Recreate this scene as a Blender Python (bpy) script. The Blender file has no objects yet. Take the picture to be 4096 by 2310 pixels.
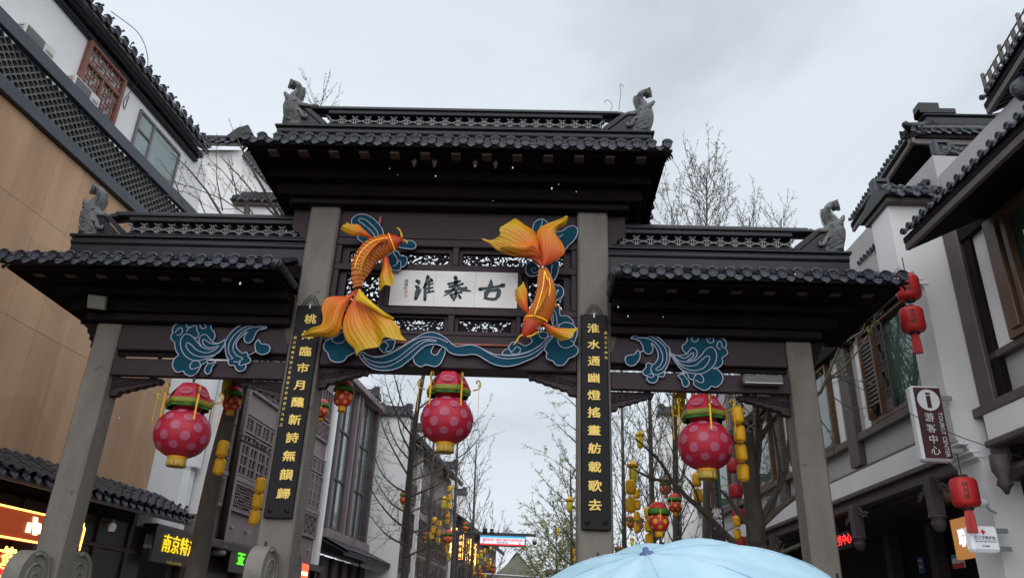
import bpy, math, random
from math import sin, cos, pi, radians, sqrt, atan2
from mathutils import Vector, Matrix, noise as mnoise
from mathutils.geometry import tessellate_polygon
random.seed(7)
SC = bpy.context.scene
COL = SC.collection

# ------------------------------------------------------------------ camera
F_PX, IMG_W, IMG_H = 3078.0, 4096.0, 2310.0
YAW, PITCH, ROLL = radians(-1.818), radians(24.37), radians(2.18)
CAM = Vector((1.194, -10.25, 1.65))
fwd = Vector((sin(YAW)*cos(PITCH), cos(YAW)*cos(PITCH), sin(PITCH)))
_r = Vector((cos(YAW), -sin(YAW), 0)); _u = _r.cross(fwd)
rgt = _r*cos(ROLL) + _u*sin(ROLL); upv = -_r*sin(ROLL) + _u*cos(ROLL)
camd = bpy.data.cameras.new('camera'); camo = bpy.data.objects.new('camera', camd)
COL.objects.link(camo)
camd.sensor_width = 36.0; camd.lens = F_PX/IMG_W*36.0
camd.clip_start = 0.05; camd.clip_end = 3000
Mc = Matrix.Identity(4)
for i in range(3):
    Mc[i][0] = rgt[i]; Mc[i][1] = upv[i]; Mc[i][2] = -fwd[i]; Mc[i][3] = CAM[i]
camo.matrix_world = Mc
SC.camera = camo

# ------------------------------------------------------------------ sky, sun, exposure
SUN_EL, SUN_AZ = radians(46), radians(182)      # soft light behind the photographer
wd = bpy.data.worlds.new('World'); SC.world = wd; wd.use_nodes = True
nt = wd.node_tree; nt.nodes.clear()
def wn(t, **k):
    n = nt.nodes.new(t)
    for a, b in k.items(): setattr(n, a, b)
    return n
tc = wn('ShaderNodeTexCoord')
sky = wn('ShaderNodeTexSky', sky_type='NISHITA'); sky.sun_disc = False
sky.sun_elevation = SUN_EL; sky.sun_rotation = SUN_AZ; sky.air_density = 1.0; sky.dust_density = 3.0
mp = wn('ShaderNodeMapping'); mp.inputs['Scale'].default_value = (1.0, 1.0, 2.2)
mp.inputs['Location'].default_value = (1.25, 0.3, 0.2)
nz = wn('ShaderNodeTexNoise'); nz.inputs['Scale'].default_value = 1.15; nz.inputs['Detail'].default_value = 5; nz.inputs['Roughness'].default_value = 0.5
nz.inputs['Distortion'].default_value = 0.5
rp = wn('ShaderNodeValToRGB')
rp.color_ramp.elements[0].position = 0.36; rp.color_ramp.elements[0].color = (0.349, 0.379, 0.416, 1)
rp.color_ramp.elements[1].position = 0.60; rp.color_ramp.elements[1].color = (0.507, 0.542, 0.589, 1)
e = rp.color_ramp.elements.new(0.46); e.color = (0.457, 0.497, 0.544, 1)
bgs = wn('ShaderNodeBackground'); bgs.inputs['Strength'].default_value = 0.06
bgc = wn('ShaderNodeBackground'); bgc.inputs['Strength'].default_value = 1.0
mx = wn('ShaderNodeMixShader'); mx.inputs[0].default_value = 0.95
ow = wn('ShaderNodeOutputWorld')
L = nt.links.new
L(tc.outputs['Generated'], mp.inputs['Vector']); L(mp.outputs['Vector'], nz.inputs['Vector'])
sp_ = wn('ShaderNodeSeparateXYZ'); L(tc.outputs['Generated'], sp_.inputs[0])
cl_ = wn('ShaderNodeMapRange'); cl_.inputs['From Min'].default_value = 0.0; cl_.inputs['From Max'].default_value = 0.7; cl_.inputs['To Min'].default_value = 0.13; cl_.inputs['To Max'].default_value = -0.03
ad_ = wn('ShaderNodeMath', operation='ADD'); L(sp_.outputs['Z'], cl_.inputs['Value']); L(cl_.outputs[0], ad_.inputs[0]); L(nz.outputs['Fac'], ad_.inputs[1])
L(ad_.outputs[0], rp.inputs['Fac']); L(rp.outputs['Color'], bgc.inputs['Color'])
L(sky.outputs['Color'], bgs.inputs['Color'])
L(bgs.outputs[0], mx.inputs[1]); L(bgc.outputs[0], mx.inputs[2]); L(mx.outputs[0], ow.inputs['Surface'])
sund = bpy.data.lights.new('sun', 'SUN'); suno = bpy.data.objects.new('sun', sund); COL.objects.link(suno)
sund.energy = 1.5; sund.angle = radians(120); sund.color = (1.0, 0.975, 0.95)
sd = Vector((sin(SUN_AZ)*cos(SUN_EL), cos(SUN_AZ)*cos(SUN_EL), sin(SUN_EL)))
suno.location = sd*60
suno.rotation_euler = (-sd).to_track_quat('-Z', 'Y').to_euler()
SC.view_settings.view_transform = 'Standard'; SC.view_settings.look = 'None'
SC.view_settings.exposure = 0.75; SC.view_settings.gamma = 1.0; SC.view_settings.use_curve_mapping = False
SC.cycles.max_bounces = 6; SC.cycles.diffuse_bounces = 3; SC.cycles.glossy_bounces = 3
SC.cycles.transmission_bounces = 4; SC.cycles.transparent_max_bounces = 6
SC.cycles.use_denoising = True; SC.cycles.caustics_reflective = False; SC.cycles.caustics_refractive = False

# ------------------------------------------------------------------ pixel rays (2576-wide picture) and wall frames
def ray(x, y):
    k = IMG_W/2576.0
    return fwd + rgt*((x*k-IMG_W/2)/F_PX) + upv*((IMG_H/2-y*k)/F_PX)
ZUP = Vector((0, 0, 1))
class Frame:
    """u along the wall, v up, w out of the wall"""
    def __init__(s, o, u):
        s.o = Vector(o); s.u = Vector(u).normalized(); s.n = s.u.cross(ZUP).normalized()
        M = Matrix.Identity(4)
        for i in range(3):
            M[i][0] = s.u[i]; M[i][1] = ZUP[i]; M[i][2] = s.n[i]; M[i][3] = s.o[i]
        s.M = M
    def hit(s, x, y, w=0.0):
        d = ray(x, y); p0 = s.o + s.n*w
        t = (p0-CAM).dot(s.n)/d.dot(s.n); p = CAM + d*t - s.o
        return (p.dot(s.u), p.z)
    def at(s, u, v, w=0.0): return s.o + s.u*u + ZUP*v + s.n*w
    def T(s, u, v, w=0.0): return s.M @ Matrix.Translation((u, v, w))
def az(deg): a = radians(deg); return Vector((sin(a), cos(a), 0))
G = Frame((0, 0, 0), (1, 0, 0))          # the archway: column fronts at w = 0
def zoomer(ox, oy, sc):                   # coordinates read in an enlarged cut-out of the photo -> 2576-wide picture
    k = 2576.0/4096.0
    return lambda x, y: ((ox + x/sc)*k, (oy + y/sc)*k)

# ------------------------------------------------------------------ materials
MATS = {}
def mat(name, col, rough=0.7, col2=None, nscale=3.0, namt=1.0, bump=0.0, bscale=30.0, metal=0.0, emit=0.0, ecol=None,
        stretch=(1, 1, 1), rvar=0.0, spec=0.5, trans=0.0, alpha=1.0, detail=4.0, rand=0.0, coat=0.0, sheen=0.0, lichen=None):
    if name in MATS: return MATS[name]
    m = bpy.data.materials.new(name); m.use_nodes = True; t = m.node_tree; b = t.nodes['Principled BSDF']
    lk = t.links.new
    geo = t.nodes.new('ShaderNodeNewGeometry'); mpn = t.nodes.new('ShaderNodeMapping'); mpn.inputs['Scale'].default_value = stretch
    lk(geo.outputs['Position'], mpn.inputs['Vector'])
    csock = None
    if col2 is not None:
        n = t.nodes.new('ShaderNodeTexNoise'); n.inputs['Scale'].default_value = nscale; n.inputs['Detail'].default_value = detail; n.inputs['Roughness'].default_value = 0.62
        lk(mpn.outputs[0], n.inputs['Vector'])
        r = t.nodes.new('ShaderNodeValToRGB'); r.color_ramp.elements[0].position = 0.5-0.22*namt; r.color_ramp.elements[1].position = 0.5+0.22*namt
        r.color_ramp.elements[0].color = (*col, 1); r.color_ramp.elements[1].color = (*col2, 1)
        lk(n.outputs['Fac'], r.inputs['Fac']); csock = r.outputs['Color']
        if rvar:
            mr = t.nodes.new('ShaderNodeMapRange'); mr.inputs['To Min'].default_value = max(0.03, rough-rvar); mr.inputs['To Max'].default_value = min(1, rough+rvar)
            lk(n.outputs['Fac'], mr.inputs['Value']); lk(mr.outputs[0], b.inputs['Roughness'])
    if lichen is not None:                # patches of worn, paler surface with a shape of their own
        n2 = t.nodes.new('ShaderNodeTexNoise'); n2.inputs['Scale'].default_value = lichen[1]; n2.inputs['Detail'].default_value = 8; n2.inputs['Roughness'].default_value = 0.75
        lk(geo.outputs['Position'], n2.inputs['Vector'])
        r2 = t.nodes.new('ShaderNodeValToRGB'); r2.color_ramp.elements[0].position = lichen[2]; r2.color_ramp.elements[1].position = lichen[2]+0.06
        lk(n2.outputs['Fac'], r2.inputs['Fac'])
        mm = t.nodes.new('ShaderNodeMix'); mm.data_type = 'RGBA'; mm.inputs[7].default_value = (*lichen[0], 1)
        lk(r2.outputs['Color'], mm.inputs[0])
        if csock: lk(csock, mm.inputs[6])
        else: mm.inputs[6].default_value = (*col, 1)
        csock = mm.outputs[2]
    if rand:
        oi = t.nodes.new('ShaderNodeObjectInfo'); mr2 = t.nodes.new('ShaderNodeMapRange'); mr2.inputs['To Min'].default_value = 1-rand; mr2.inputs['To Max'].default_value = 1+rand
        lk(oi.outputs['Random'], mr2.inputs['Value'])
        hs = t.nodes.new('ShaderNodeHueSaturation'); lk(mr2.outputs[0], hs.inputs['Value'])
        if csock: lk(csock, hs.inputs['Color'])
        else: hs.inputs['Color'].default_value = (*col, 1)
        csock = hs.outputs['Color']
    if csock: lk(csock, b.inputs['Base Color'])
    else: b.inputs['Base Color'].default_value = (*col, 1)
    if not (col2 is not None and rvar): b.inputs['Roughness'].default_value = rough
    b.inputs['Metallic'].default_value = metal; b.inputs['Specular IOR Level'].default_value = spec
    if coat: b.inputs['Coat Weight'].default_value = coat; b.inputs['Coat Roughness'].default_value = 0.2
    if trans: b.inputs['Transmission Weight'].default_value = trans
    if sheen: b.inputs['Sheen Weight'].default_value = sheen
    if alpha < 1: b.inputs['Alpha'].default_value = alpha
    if emit:
        b.inputs['Emission Color'].default_value = (*(ecol or col), 1); b.inputs['Emission Strength'].default_value = emit
    if bump:
        nb = t.nodes.new('ShaderNodeTexNoise'); nb.inputs['Scale'].default_value = bscale; nb.inputs['Detail'].default_value = 6
        bp = t.nodes.new('ShaderNodeBump'); bp.inputs['Strength'].default_value = bump; bp.inputs['Distance'].default_value = 0.02
        lk(mpn.outputs[0], nb.inputs['Vector']); lk(nb.outputs['Fac'], bp.inputs['Height']); lk(bp.outputs[0], b.inputs['Normal'])
    MATS[name] = m
    return m
def ramp_mat(name, stops, rough=0.5, bump=0.0, bscale=40, stripes=0.0, attr='t', translucent=0.0):
    """colour runs along the thing by a stored attribute (dyed cloth, painted fins)"""
    m = bpy.data.materials.new(name); m.use_nodes = True; t = m.node_tree; b = t.nodes['Principled BSDF']; lk = t.links.new
    a = t.nodes.new('ShaderNodeAttribute'); a.attribute_name = attr
    r = t.nodes.new('ShaderNodeValToRGB')
    els = r.color_ramp.elements
    els[0].position = stops[0][0]; els[0].color = (*stops[0][1], 1); els[1].position = stops[-1][0]; els[1].color = (*stops[-1][1], 1)
    for p, c in stops[1:-1]:
        q = els.new(p); q.color = (*c, 1)
    lk(a.outputs['Fac'], r.inputs['Fac']); cs = r.outputs['Color']
    if stripes:
        a2 = t.nodes.new('ShaderNodeAttribute'); a2.attribute_name = 's'
        w = t.nodes.new('ShaderNodeMath'); w.operation = 'FRACT'; lk(a2.outputs['Fac'], w.inputs[0])
        cr = t.nodes.new('ShaderNodeValToRGB'); ce = cr.color_ramp.elements
        ce[0].position = 0.0; ce[0].color = (1-stripes, (1-stripes)*0.8, (1-stripes)*0.7, 1); ce[1].position = 0.16; ce[1].color = (1, 1, 1, 1)
        q = ce.new(0.9); q.color = (1, 1, 1, 1); q = ce.new(1.0); q.color = (1-stripes, (1-stripes)*0.8, (1-stripes)*0.7, 1)
        lk(w.outputs[0], cr.inputs['Fac'])
        mm = t.nodes.new('ShaderNodeMix'); mm.data_type = 'RGBA'; mm.blend_type = 'MULTIPLY'; mm.inputs[0].default_value = 1.0
        lk(cs, mm.inputs[6]); lk(cr.outputs['Color'], mm.inputs[7]); cs = mm.outputs[2]
    lk(cs, b.inputs['Base Color']); b.inputs['Roughness'].default_value = rough
    if translucent:
        b.inputs['Subsurface Weight'].default_value = 0.0
    if bump:
        geo = t.nodes.new('ShaderNodeNewGeometry'); nb = t.nodes.new('ShaderNodeTexNoise'); nb.inputs['Scale'].default_value = bscale; nb.inputs['Detail'].default_value = 5
        bp = t.nodes.new('ShaderNodeBump'); bp.inputs['Strength'].default_value = bump; bp.inputs['Distance'].default_value = 0.02
        lk(geo.outputs['Position'], nb.inputs['Vector']); lk(nb.outputs['Fac'], bp.inputs['Height']); lk(bp.outputs[0], b.inputs['Normal'])
    MATS[name] = m
    return m

# ------------------------------------------------------------------ mesh building
class MB:
    def __init__(s, T=None):
        s.v = []; s.f = []; s.t = None; s.T = T; s.st = None
    def add(s, vs, fs, t=None, st=None):
        b = len(s.v)
        if s.T is not None: vs = [s.T @ Vector(p) for p in vs]
        s.v.extend([tuple(p) for p in vs]); s.f.extend([tuple(i+b for i in q) for q in fs])
        if t is not None or s.t is not None:
            if s.t is None: s.t = [0.0]*b
            s.t += list(t) if t is not None else [0.0]*len(vs)
        if st is not None or s.st is not None:
            if s.st is None: s.st = [0.0]*b
            s.st += list(st) if st is not None else [0.0]*len(vs)
        return s
    def box(s, x0, x1, y0, y1, z0, z1, c=0.0):
        if x0 > x1: x0, x1 = x1, x0
        if y0 > y1: y0, y1 = y1, y0
        if z0 > z1: z0, z1 = z1, z0
        if c <= 0:
            return s.add([(x0,y0,z0),(x1,y0,z0),(x1,y1,z0),(x0,y1,z0),(x0,y0,z1),(x1,y0,z1),(x1,y1,z1),(x0,y1,z1)],
                         [(0,3,2,1),(4,5,6,7),(0,1,5,4),(1,2,6,5),(2,3,7,6),(3,0,4,7)])
        c = min(c, (x1-x0)*.45, (y1-y0)*.45, (z1-z0)*.45)
        X = (x0, x1); Y = (y0, y1); Z = (z0, z1); vs = []; idx = {}
        for i in (0, 1):
            for j in (0, 1):
                for k in (0, 1):
                    sx = c if i == 0 else -c; sy = c if j == 0 else -c; sz = c if k == 0 else -c
                    idx[i,j,k,0] = len(vs); vs.append((X[i], Y[j]+sy, Z[k]+sz))
                    idx[i,j,k,1] = len(vs); vs.append((X[i]+sx, Y[j], Z[k]+sz))
                    idx[i,j,k,2] = len(vs); vs.append((X[i]+sx, Y[j]+sy, Z[k]))
        fs = []
        for i in (0, 1):
            q = [idx[i,0,0,0], idx[i,1,0,0], idx[i,1,1,0], idx[i,0,1,0]]; fs.append(q if i else q[::-1])
            q = [idx[0,i,0,1], idx[0,i,1,1], idx[1,i,1,1], idx[1,i,0,1]]; fs.append(q if i else q[::-1])
            q = [idx[0,0,i,2], idx[1,0,i,2], idx[1,1,i,2], idx[0,1,i,2]]; fs.append(q if i else q[::-1])
        for i in (0, 1):
            for j in (0, 1):
                fs.append([idx[i,j,0,0], idx[i,j,1,0], idx[i,j,1,1], idx[i,j,0,1]])
                fs.append([idx[i,0,j,0], idx[i,1,j,0], idx[i,1,j,2], idx[i,0,j,2]])
                fs.append([idx[0,i,j,1], idx[1,i,j,1], idx[1,i,j,2], idx[0,i,j,2]])
        for i in (0, 1):
            for j in (0, 1):
                for k in (0, 1): fs.append([idx[i,j,k,0], idx[i,j,k,1], idx[i,j,k,2]])
        return s.add(vs, fs)
    def prism(s, pts, w0, w1, axis='w'):
        """flat outline pulled through from w0 to w1; axis w: (u,v), axis u: (w,v) along u, axis v: (u,w) along v"""
        n = len(pts)
        tri = tessellate_polygon([[Vector((p[0], p[1], 0)) for p in pts]])
        def q(p, w):
            if axis == 'w': return (p[0], p[1], w)
            if axis == 'u': return (w, p[1], p[0])
            return (p[0], w, p[1])
        vs = [q(p, w0) for p in pts] + [q(p, w1) for p in pts]
        fs = [t[::-1] for t in tri] + [tuple(i+n for i in t) for t in tri]
        fs += [(i, (i+1) % n, n+(i+1) % n, n+i) for i in range(n)]
        return s.add(vs, fs)
    def tube(s, pts, r, seg=6, closed=False, cap=True, t=None):
        P = [Vector(p) for p in pts]; n = len(P)
        if n < 2: return s
        R = r if isinstance(r, (list, tuple)) else [r]*n
        vs = []; up = Vector((0.137, 0.291, 0.947))
        for i in range(n):
            a = P[i-1] if (i > 0 or closed) else P[i]; b = P[(i+1) % n] if (i < n-1 or closed) else P[i]
            d = (b-a)
            if d.length < 1e-9: d = Vector((0, 0, 1))
            d.normalize()
            x = d.cross(up)
            if x.length < 1e-3: x = d.cross(Vector((1, 0, 0)))
            x.normalize(); y = d.cross(x); up = -y if False else up
            for k in range(seg):
                a2 = 2*pi*k/seg; vs.append(P[i] + x*(R[i]*cos(a2)) + y*(R[i]*sin(a2)))
        fs = []
        m = n if closed else n-1
        for i in range(m):
            j = (i+1) % n
            for k in range(seg): fs.append((i*seg+k, i*seg+(k+1) % seg, j*seg+(k+1) % seg, j*seg+k))
        if cap and not closed:
            fs.append(tuple(range(seg))[::-1]); fs.append(tuple((n-1)*seg+k for k in range(seg)))
        tt = None
        if t is not None: tt = [t[i] for i in range(n) for k in range(seg)]
        return s.add(vs, fs, tt)
    def lathe(s, prof, c=(0, 0, 0), seg=24, axis='v', squash=1.0, lobes=0, lob=0.0, t=None):
        """profile of (radius, height) turned about the axis"""
        vs = []; n = len(prof); C = Vector(c); tt = []
        for i, (r, h) in enumerate(prof):
            for k in range(seg):
                a = 2*pi*k/seg; rr = r*(1 - lob*(abs(cos(a*lobes/2))**6 if lobes else 0))
                if axis == 'v': p = (rr*cos(a), h, rr*sin(a)*squash)
                elif axis == 'u': p = (h, rr*cos(a), rr*sin(a)*squash)
                else: p = (rr*cos(a), rr*sin(a)*squash, h)
                vs.append(C+Vector(p)); tt.append(t[i] if t else 0)
        fs = [(i*seg+k, (i+1)*seg+k, (i+1)*seg+(k+1) % seg, i*seg+(k+1) % seg) for i in range(n-1) for k in range(seg)]
        fs.append(tuple(range(seg))); fs.append(tuple((n-1)*seg+k for k in range(seg))[::-1])
        return s.add(vs, fs, tt if t else None)
    def grid(s, rows, thick=0.0, tv=None, sv=None):
        """rows of points; optional thickness along the local surface normal"""
        n = len(rows); m = len(rows[0]); P = [[Vector(p) for p in r] for r in rows]
        def nrm(i, j):
            a = P[min(i+1, n-1)][j]-P[max(i-1, 0)][j]; b = P[i][min(j+1, m-1)]-P[i][max(j-1, 0)]
            q = a.cross(b)
            return q.normalized() if q.length > 1e-9 else Vector((0, 0, 1))
        vs = [p for r in P for p in r]
        fs = [(i*m+j, i*m+j+1, (i+1)*m+j+1, (i+1)*m+j) for i in range(n-1) for j in range(m-1)]
        tt = [tv[i][j] for i in range(n) for j in range(m)] if tv else None
        ss = [sv[i][j] for i in range(n) for j in range(m)] if sv else None
        if thick:
            b = n*m
            vs = vs + [P[i][j]-nrm(i, j)*thick for i in range(n) for j in range(m)]
            fs += [(b+i*m+j, b+(i+1)*m+j, b+(i+1)*m+j+1, b+i*m+j+1) for i in range(n-1) for j in range(m-1)]
            rim = [(0, j) for j in range(m)] + [(i, m-1) for i in range(1, n)] + [(n-1, j) for j in range(m-2, -1, -1)] + [(i, 0) for i in range(n-2, 0, -1)]
            for a in range(len(rim)):
                p = rim[a][0]*m+rim[a][1]; q = rim[(a+1) % len(rim)]; q = q[0]*m+q[1]
                fs.append((p, b+p, b+q, q))
            if tt: tt = tt+tt
            if ss: ss = ss+ss
        return s.add(vs, fs, tt, ss)
    def mesh(s, name, m=None, smooth=False, ang=None):
        me = bpy.data.meshes.new(name); me.from_pydata(s.v, [], s.f)
        if s.t is not None:
            at = me.attributes.new('t', 'FLOAT', 'POINT'); at.data.foreach_set('value', s.t)
        if s.st is not None:
            at = me.attributes.new('s', 'FLOAT', 'POINT'); at.data.foreach_set('value', s.st)
        if m is not None: me.materials.append(m)
        if smooth: me.polygons.foreach_set('use_smooth', [True]*len(me.polygons))
        me.validate(); me.update()
        if smooth and ang is not None: me.set_sharp_from_angle(angle=radians(ang))
        return me
    def build(s, name, m, parent=None, M=None, smooth=False, ang=None, **k):
        return put(name, s.mesh(name, m, smooth, ang), parent, M, **k)
WM = {}
def put(name, data, parent=None, M=None, label=None, cat=None, group=None, kind=None):
    """one object; M is its place in the world"""
    o = bpy.data.objects.new(name, data); COL.objects.link(o)
    if M is None: M = Matrix.Identity(4)
    WM[o.name] = M.copy()
    if parent is not None:
        o.parent = parent; o.matrix_basis = WM[parent.name].inverted() @ M
    else: o.matrix_basis = M
    tag(o, label, cat, group, kind)
    return o
def tag(o, label=None, cat=None, group=None, kind=None):
    if label: o['label'] = label
    if cat: o['category'] = cat
    if group: o['group'] = group
    if kind: o['kind'] = kind
    return o
def thing(name, label, cat, M=None, group=None):
    if M is not None and not isinstance(M, Matrix): M = Matrix.Translation(M)
    o = put(name, None, None, M, label, cat, group); o.empty_display_size = 0.1
    return o
def copy_tree(o, M, label=None, group=None, parent=None):
    def rec(src, par, Mw):
        c = src.copy(); COL.objects.link(c); WM[c.name] = Mw.copy(); c.parent = par
        c.matrix_basis = Mw if par is None else WM[par.name].inverted() @ Mw
        for ch in src.children: rec(ch, c, Mw @ WM[src.name].inverted() @ WM[ch.name])
        return c
    r = rec(o, parent, M)
    if label: r['label'] = label
    if group: r['group'] = group
    return r
def place(o, M):
    """move a thing with its parts"""
    old = WM[o.name]
    def rec(q, Mw):
        WM[q.name], prev = Mw.copy(), WM[q.name]
        for ch in q.children: rec(ch, Mw @ prev.inverted() @ WM[ch.name])
    o.matrix_basis = M; rec(o, M)

def cr(pts, n=6, closed=False):
    """smooth curve through points"""
    P = [Vector(p) for p in pts]; N = len(P); out = []
    m = N if closed else N-1
    for i in range(m):
        p1 = P[i]; p2 = P[(i+1) % N]
        p0 = P[i-1] if (closed or i > 0) else p1*2-p2
        p3 = P[(i+2) % N] if (closed or i+2 < N) else p2*2-p1
        for k in range(n):
            t = k/n
            out.append(0.5*((2*p1)+(p2-p0)*t+(2*p0-5*p1+4*p2-p3)*t*t+(3*p1-p0-3*p2+p3)*t*t*t))
    if not closed: out.append(P[-1])
    return out
def resample(pts, n):
    P = [Vector(p) for p in pts]; d = [0]
    for i in range(1, len(P)): d.append(d[-1]+(P[i]-P[i-1]).length)
    out = []; j = 0
    for k in range(n):
        t = d[-1]*k/(n-1)
        while j < len(P)-2 and d[j+1] < t: j += 1
        s = (t-d[j])/max(1e-9, d[j+1]-d[j]); out.append(P[j].lerp(P[j+1], min(1, s)))
    return out

TXT = {}
def text_mb(body, size=1.0, depth=0.01, bold=0.0, vertical=False, lead=1.0, xs=1.0, res=3):
    """letters as a mesh builder, centred on the origin (x right, y up)"""
    lines = list(body) if vertical else [body]
    mb = MB(); y = 0
    for ch in lines:
        key = (ch, bold, res)
        if key not in TXT:
            c = bpy.data.curves.new('t', 'FONT'); c.body = ch; c.size = 1.0; c.extrude = 0.5; c.bevel_depth = bold; c.bevel_resolution = 0
            c.resolution_u = res; c.align_x = 'CENTER'; c.align_y = 'CENTER'
            o = bpy.data.objects.new('t', c); COL.objects.link(o); bpy.context.view_layer.update()
            me = bpy.data.meshes.new_from_object(o.evaluated_get(bpy.context.evaluated_depsgraph_get()))
            V = [tuple(v.co) for v in me.vertices]; Fc = [tuple(p.vertices) for p in me.polygons]
            bpy.data.objects.remove(o); bpy.data.curves.remove(c); bpy.data.meshes.remove(me)
            TXT[key] = (V, Fc)
        V, Fc = TXT[key]
        if V:
            zr = 0.5+bold
            mb.add([(p[0]*size*xs, p[1]*size+y, (p[2]/zr)*depth*.5+depth*.5) for p in V], Fc)
        y -= size*lead
    if vertical and len(lines) > 1:
        h = (len(lines)-1)*size*lead/2
        mb.v = [(p[0], p[1]+h, p[2]) for p in mb.v]
    return mb
def rotM(ax, deg): return Matrix.Rotation(radians(deg), 4, ax)
def T3(x, y, z): return Matrix.Translation((x, y, z))
# ------------------------------------------------------------------ shared materials
M_STONE = mat('granite_column', (0.125, 0.112, 0.098), 0.78, (0.215, 0.197, 0.174), nscale=2.2, bump=0.25, bscale=45, stretch=(1, 1, 0.35), lichen=((0.09, 0.08, 0.07), 4.0, 0.60))
M_STONE2 = mat('carved_stone', (0.15, 0.14, 0.122), 0.8, (0.235, 0.222, 0.20), nscale=5, bump=0.3, bscale=60)
M_BEAST = mat('grey_ridge_clay', (0.075, 0.08, 0.085), 0.85, (0.19, 0.195, 0.20), nscale=9, bump=0.6, bscale=28)
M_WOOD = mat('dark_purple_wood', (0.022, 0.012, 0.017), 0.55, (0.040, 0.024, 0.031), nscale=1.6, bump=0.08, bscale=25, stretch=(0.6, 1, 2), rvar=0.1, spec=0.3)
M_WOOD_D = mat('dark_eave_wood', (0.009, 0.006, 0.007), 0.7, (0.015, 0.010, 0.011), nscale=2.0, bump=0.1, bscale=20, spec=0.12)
M_WOOD_K = mat('shade_dark_eave_timber', (0.007, 0.005, 0.006), 0.85, (0.012, 0.008, 0.009), nscale=2.0, bump=0.1, bscale=20, spec=0.05)  # near-black colour puts the shade under the eaves into the timber
M_WOOD_B = mat('brown_board_end', (0.06, 0.035, 0.028), 0.65, (0.085, 0.052, 0.042), nscale=4)
M_TILE = mat('wet_grey_tile', (0.008, 0.010, 0.016), 0.30, (0.022, 0.026, 0.038), nscale=7, bump=0.25, bscale=35, rvar=0.14, rand=0.3, spec=0.45)
M_TILE_L = mat('tile_rim_highlight', (0.13, 0.138, 0.165), 0.4, (0.24, 0.25, 0.285), nscale=9, bump=0.15, bscale=40, rand=0.2)  # pale colour paints the highlight arcs along the tile edges
M_TILE_M = mat('embossed_tile', (0.018, 0.022, 0.033), 0.45, (0.048, 0.056, 0.080), nscale=30, bump=0.9, bscale=38, rand=0.25)
M_RIDGE = mat('black_ridge_plaster', (0.007, 0.008, 0.012), 0.42, (0.017, 0.019, 0.027), nscale=5, bump=0.2, bscale=25, rvar=0.12, lichen=((0.15, 0.14, 0.115), 4.5, 0.67), spec=0.35)
M_RIDGE_P = mat('pale_openwork_tile', (0.17, 0.175, 0.185), 0.7, (0.26, 0.265, 0.27), nscale=12)
M_WHITE = mat('white_plaster', (0.70, 0.70, 0.705), 0.85, (0.79, 0.795, 0.80), nscale=0.8, bump=0.05, bscale=18, stretch=(1, 1, 0.3), lichen=((0.60, 0.59, 0.575), 2.0, 0.70))
M_WHITE_B = mat('white_trim_paint', (0.76, 0.78, 0.80), 0.6, (0.82, 0.84, 0.86), nscale=2)
M_GREYP = mat('grey_infill_plaster', (0.36, 0.35, 0.355), 0.85, (0.43, 0.42, 0.425), nscale=1.2, bump=0.05, bscale=20)
M_TRIM = mat('brown_painted_timber', (0.075, 0.058, 0.055), 0.55, (0.11, 0.088, 0.082), nscale=2.5, bump=0.08, bscale=30)
M_GOLD = mat('gold_leaf_letters', (0.72, 0.50, 0.10), 0.38, (0.82, 0.60, 0.16), nscale=20, metal=0.25, bump=0.1, bscale=60)
M_BLACK = mat('black_lacquer_board', (0.004, 0.004, 0.006), 0.45, (0.007, 0.007, 0.010), nscale=3, bump=0.03, bscale=40, spec=0.2)
M_WIRE = mat('black_wire', (0.012, 0.011, 0.012), 0.6)
M_STEEL = mat('galvanised_steel', (0.42, 0.43, 0.45), 0.4, metal=0.7)
M_GLASS = mat('window_glass', (0.06, 0.09, 0.09), 0.04, (0.10, 0.14, 0.135), nscale=1.3, spec=1.0, bump=0.0)
# ------------------------------------------------------------------ ground
def ground():
    m = bpy.data.materials.new('wet_stone_paving'); m.use_nodes = True; t = m.node_tree; b = t.nodes['Principled BSDF']; lk = t.links.new
    geo = t.nodes.new('ShaderNodeNewGeometry'); br = t.nodes.new('ShaderNodeTexBrick'); br.inputs['Scale'].default_value = 1.0
    br.inputs['Brick Width'].default_value = 0.8; br.inputs['Row Height'].default_value = 0.4; br.inputs['Mortar Size'].default_value = 0.008
    br.inputs['Color1'].default_value = (0.13, 0.125, 0.12, 1); br.inputs['Color2'].default_value = (0.17, 0.165, 0.158, 1); br.inputs['Mortar'].default_value = (0.05, 0.05, 0.05, 1)
    lk(geo.outputs['Position'], br.inputs['Vector']); lk(br.outputs['Color'], b.inputs['Base Color'])
    n = t.nodes.new('ShaderNodeTexNoise'); n.inputs['Scale'].default_value = 0.8; lk(geo.outputs['Position'], n.inputs['Vector'])
    mr = t.nodes.new('ShaderNodeMapRange'); mr.inputs['To Min'].default_value = 0.08; mr.inputs['To Max'].default_value = 0.6
    lk(n.outputs['Fac'], mr.inputs['Value']); lk(mr.outputs[0], b.inputs['Roughness'])
    MB().add([(-600, -600, 0), (600, -600, 0), (600, 1200, 0), (-600, 1200, 0)], [(0, 1, 2, 3)]).build('ground', m, kind='structure')
ground()

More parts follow.
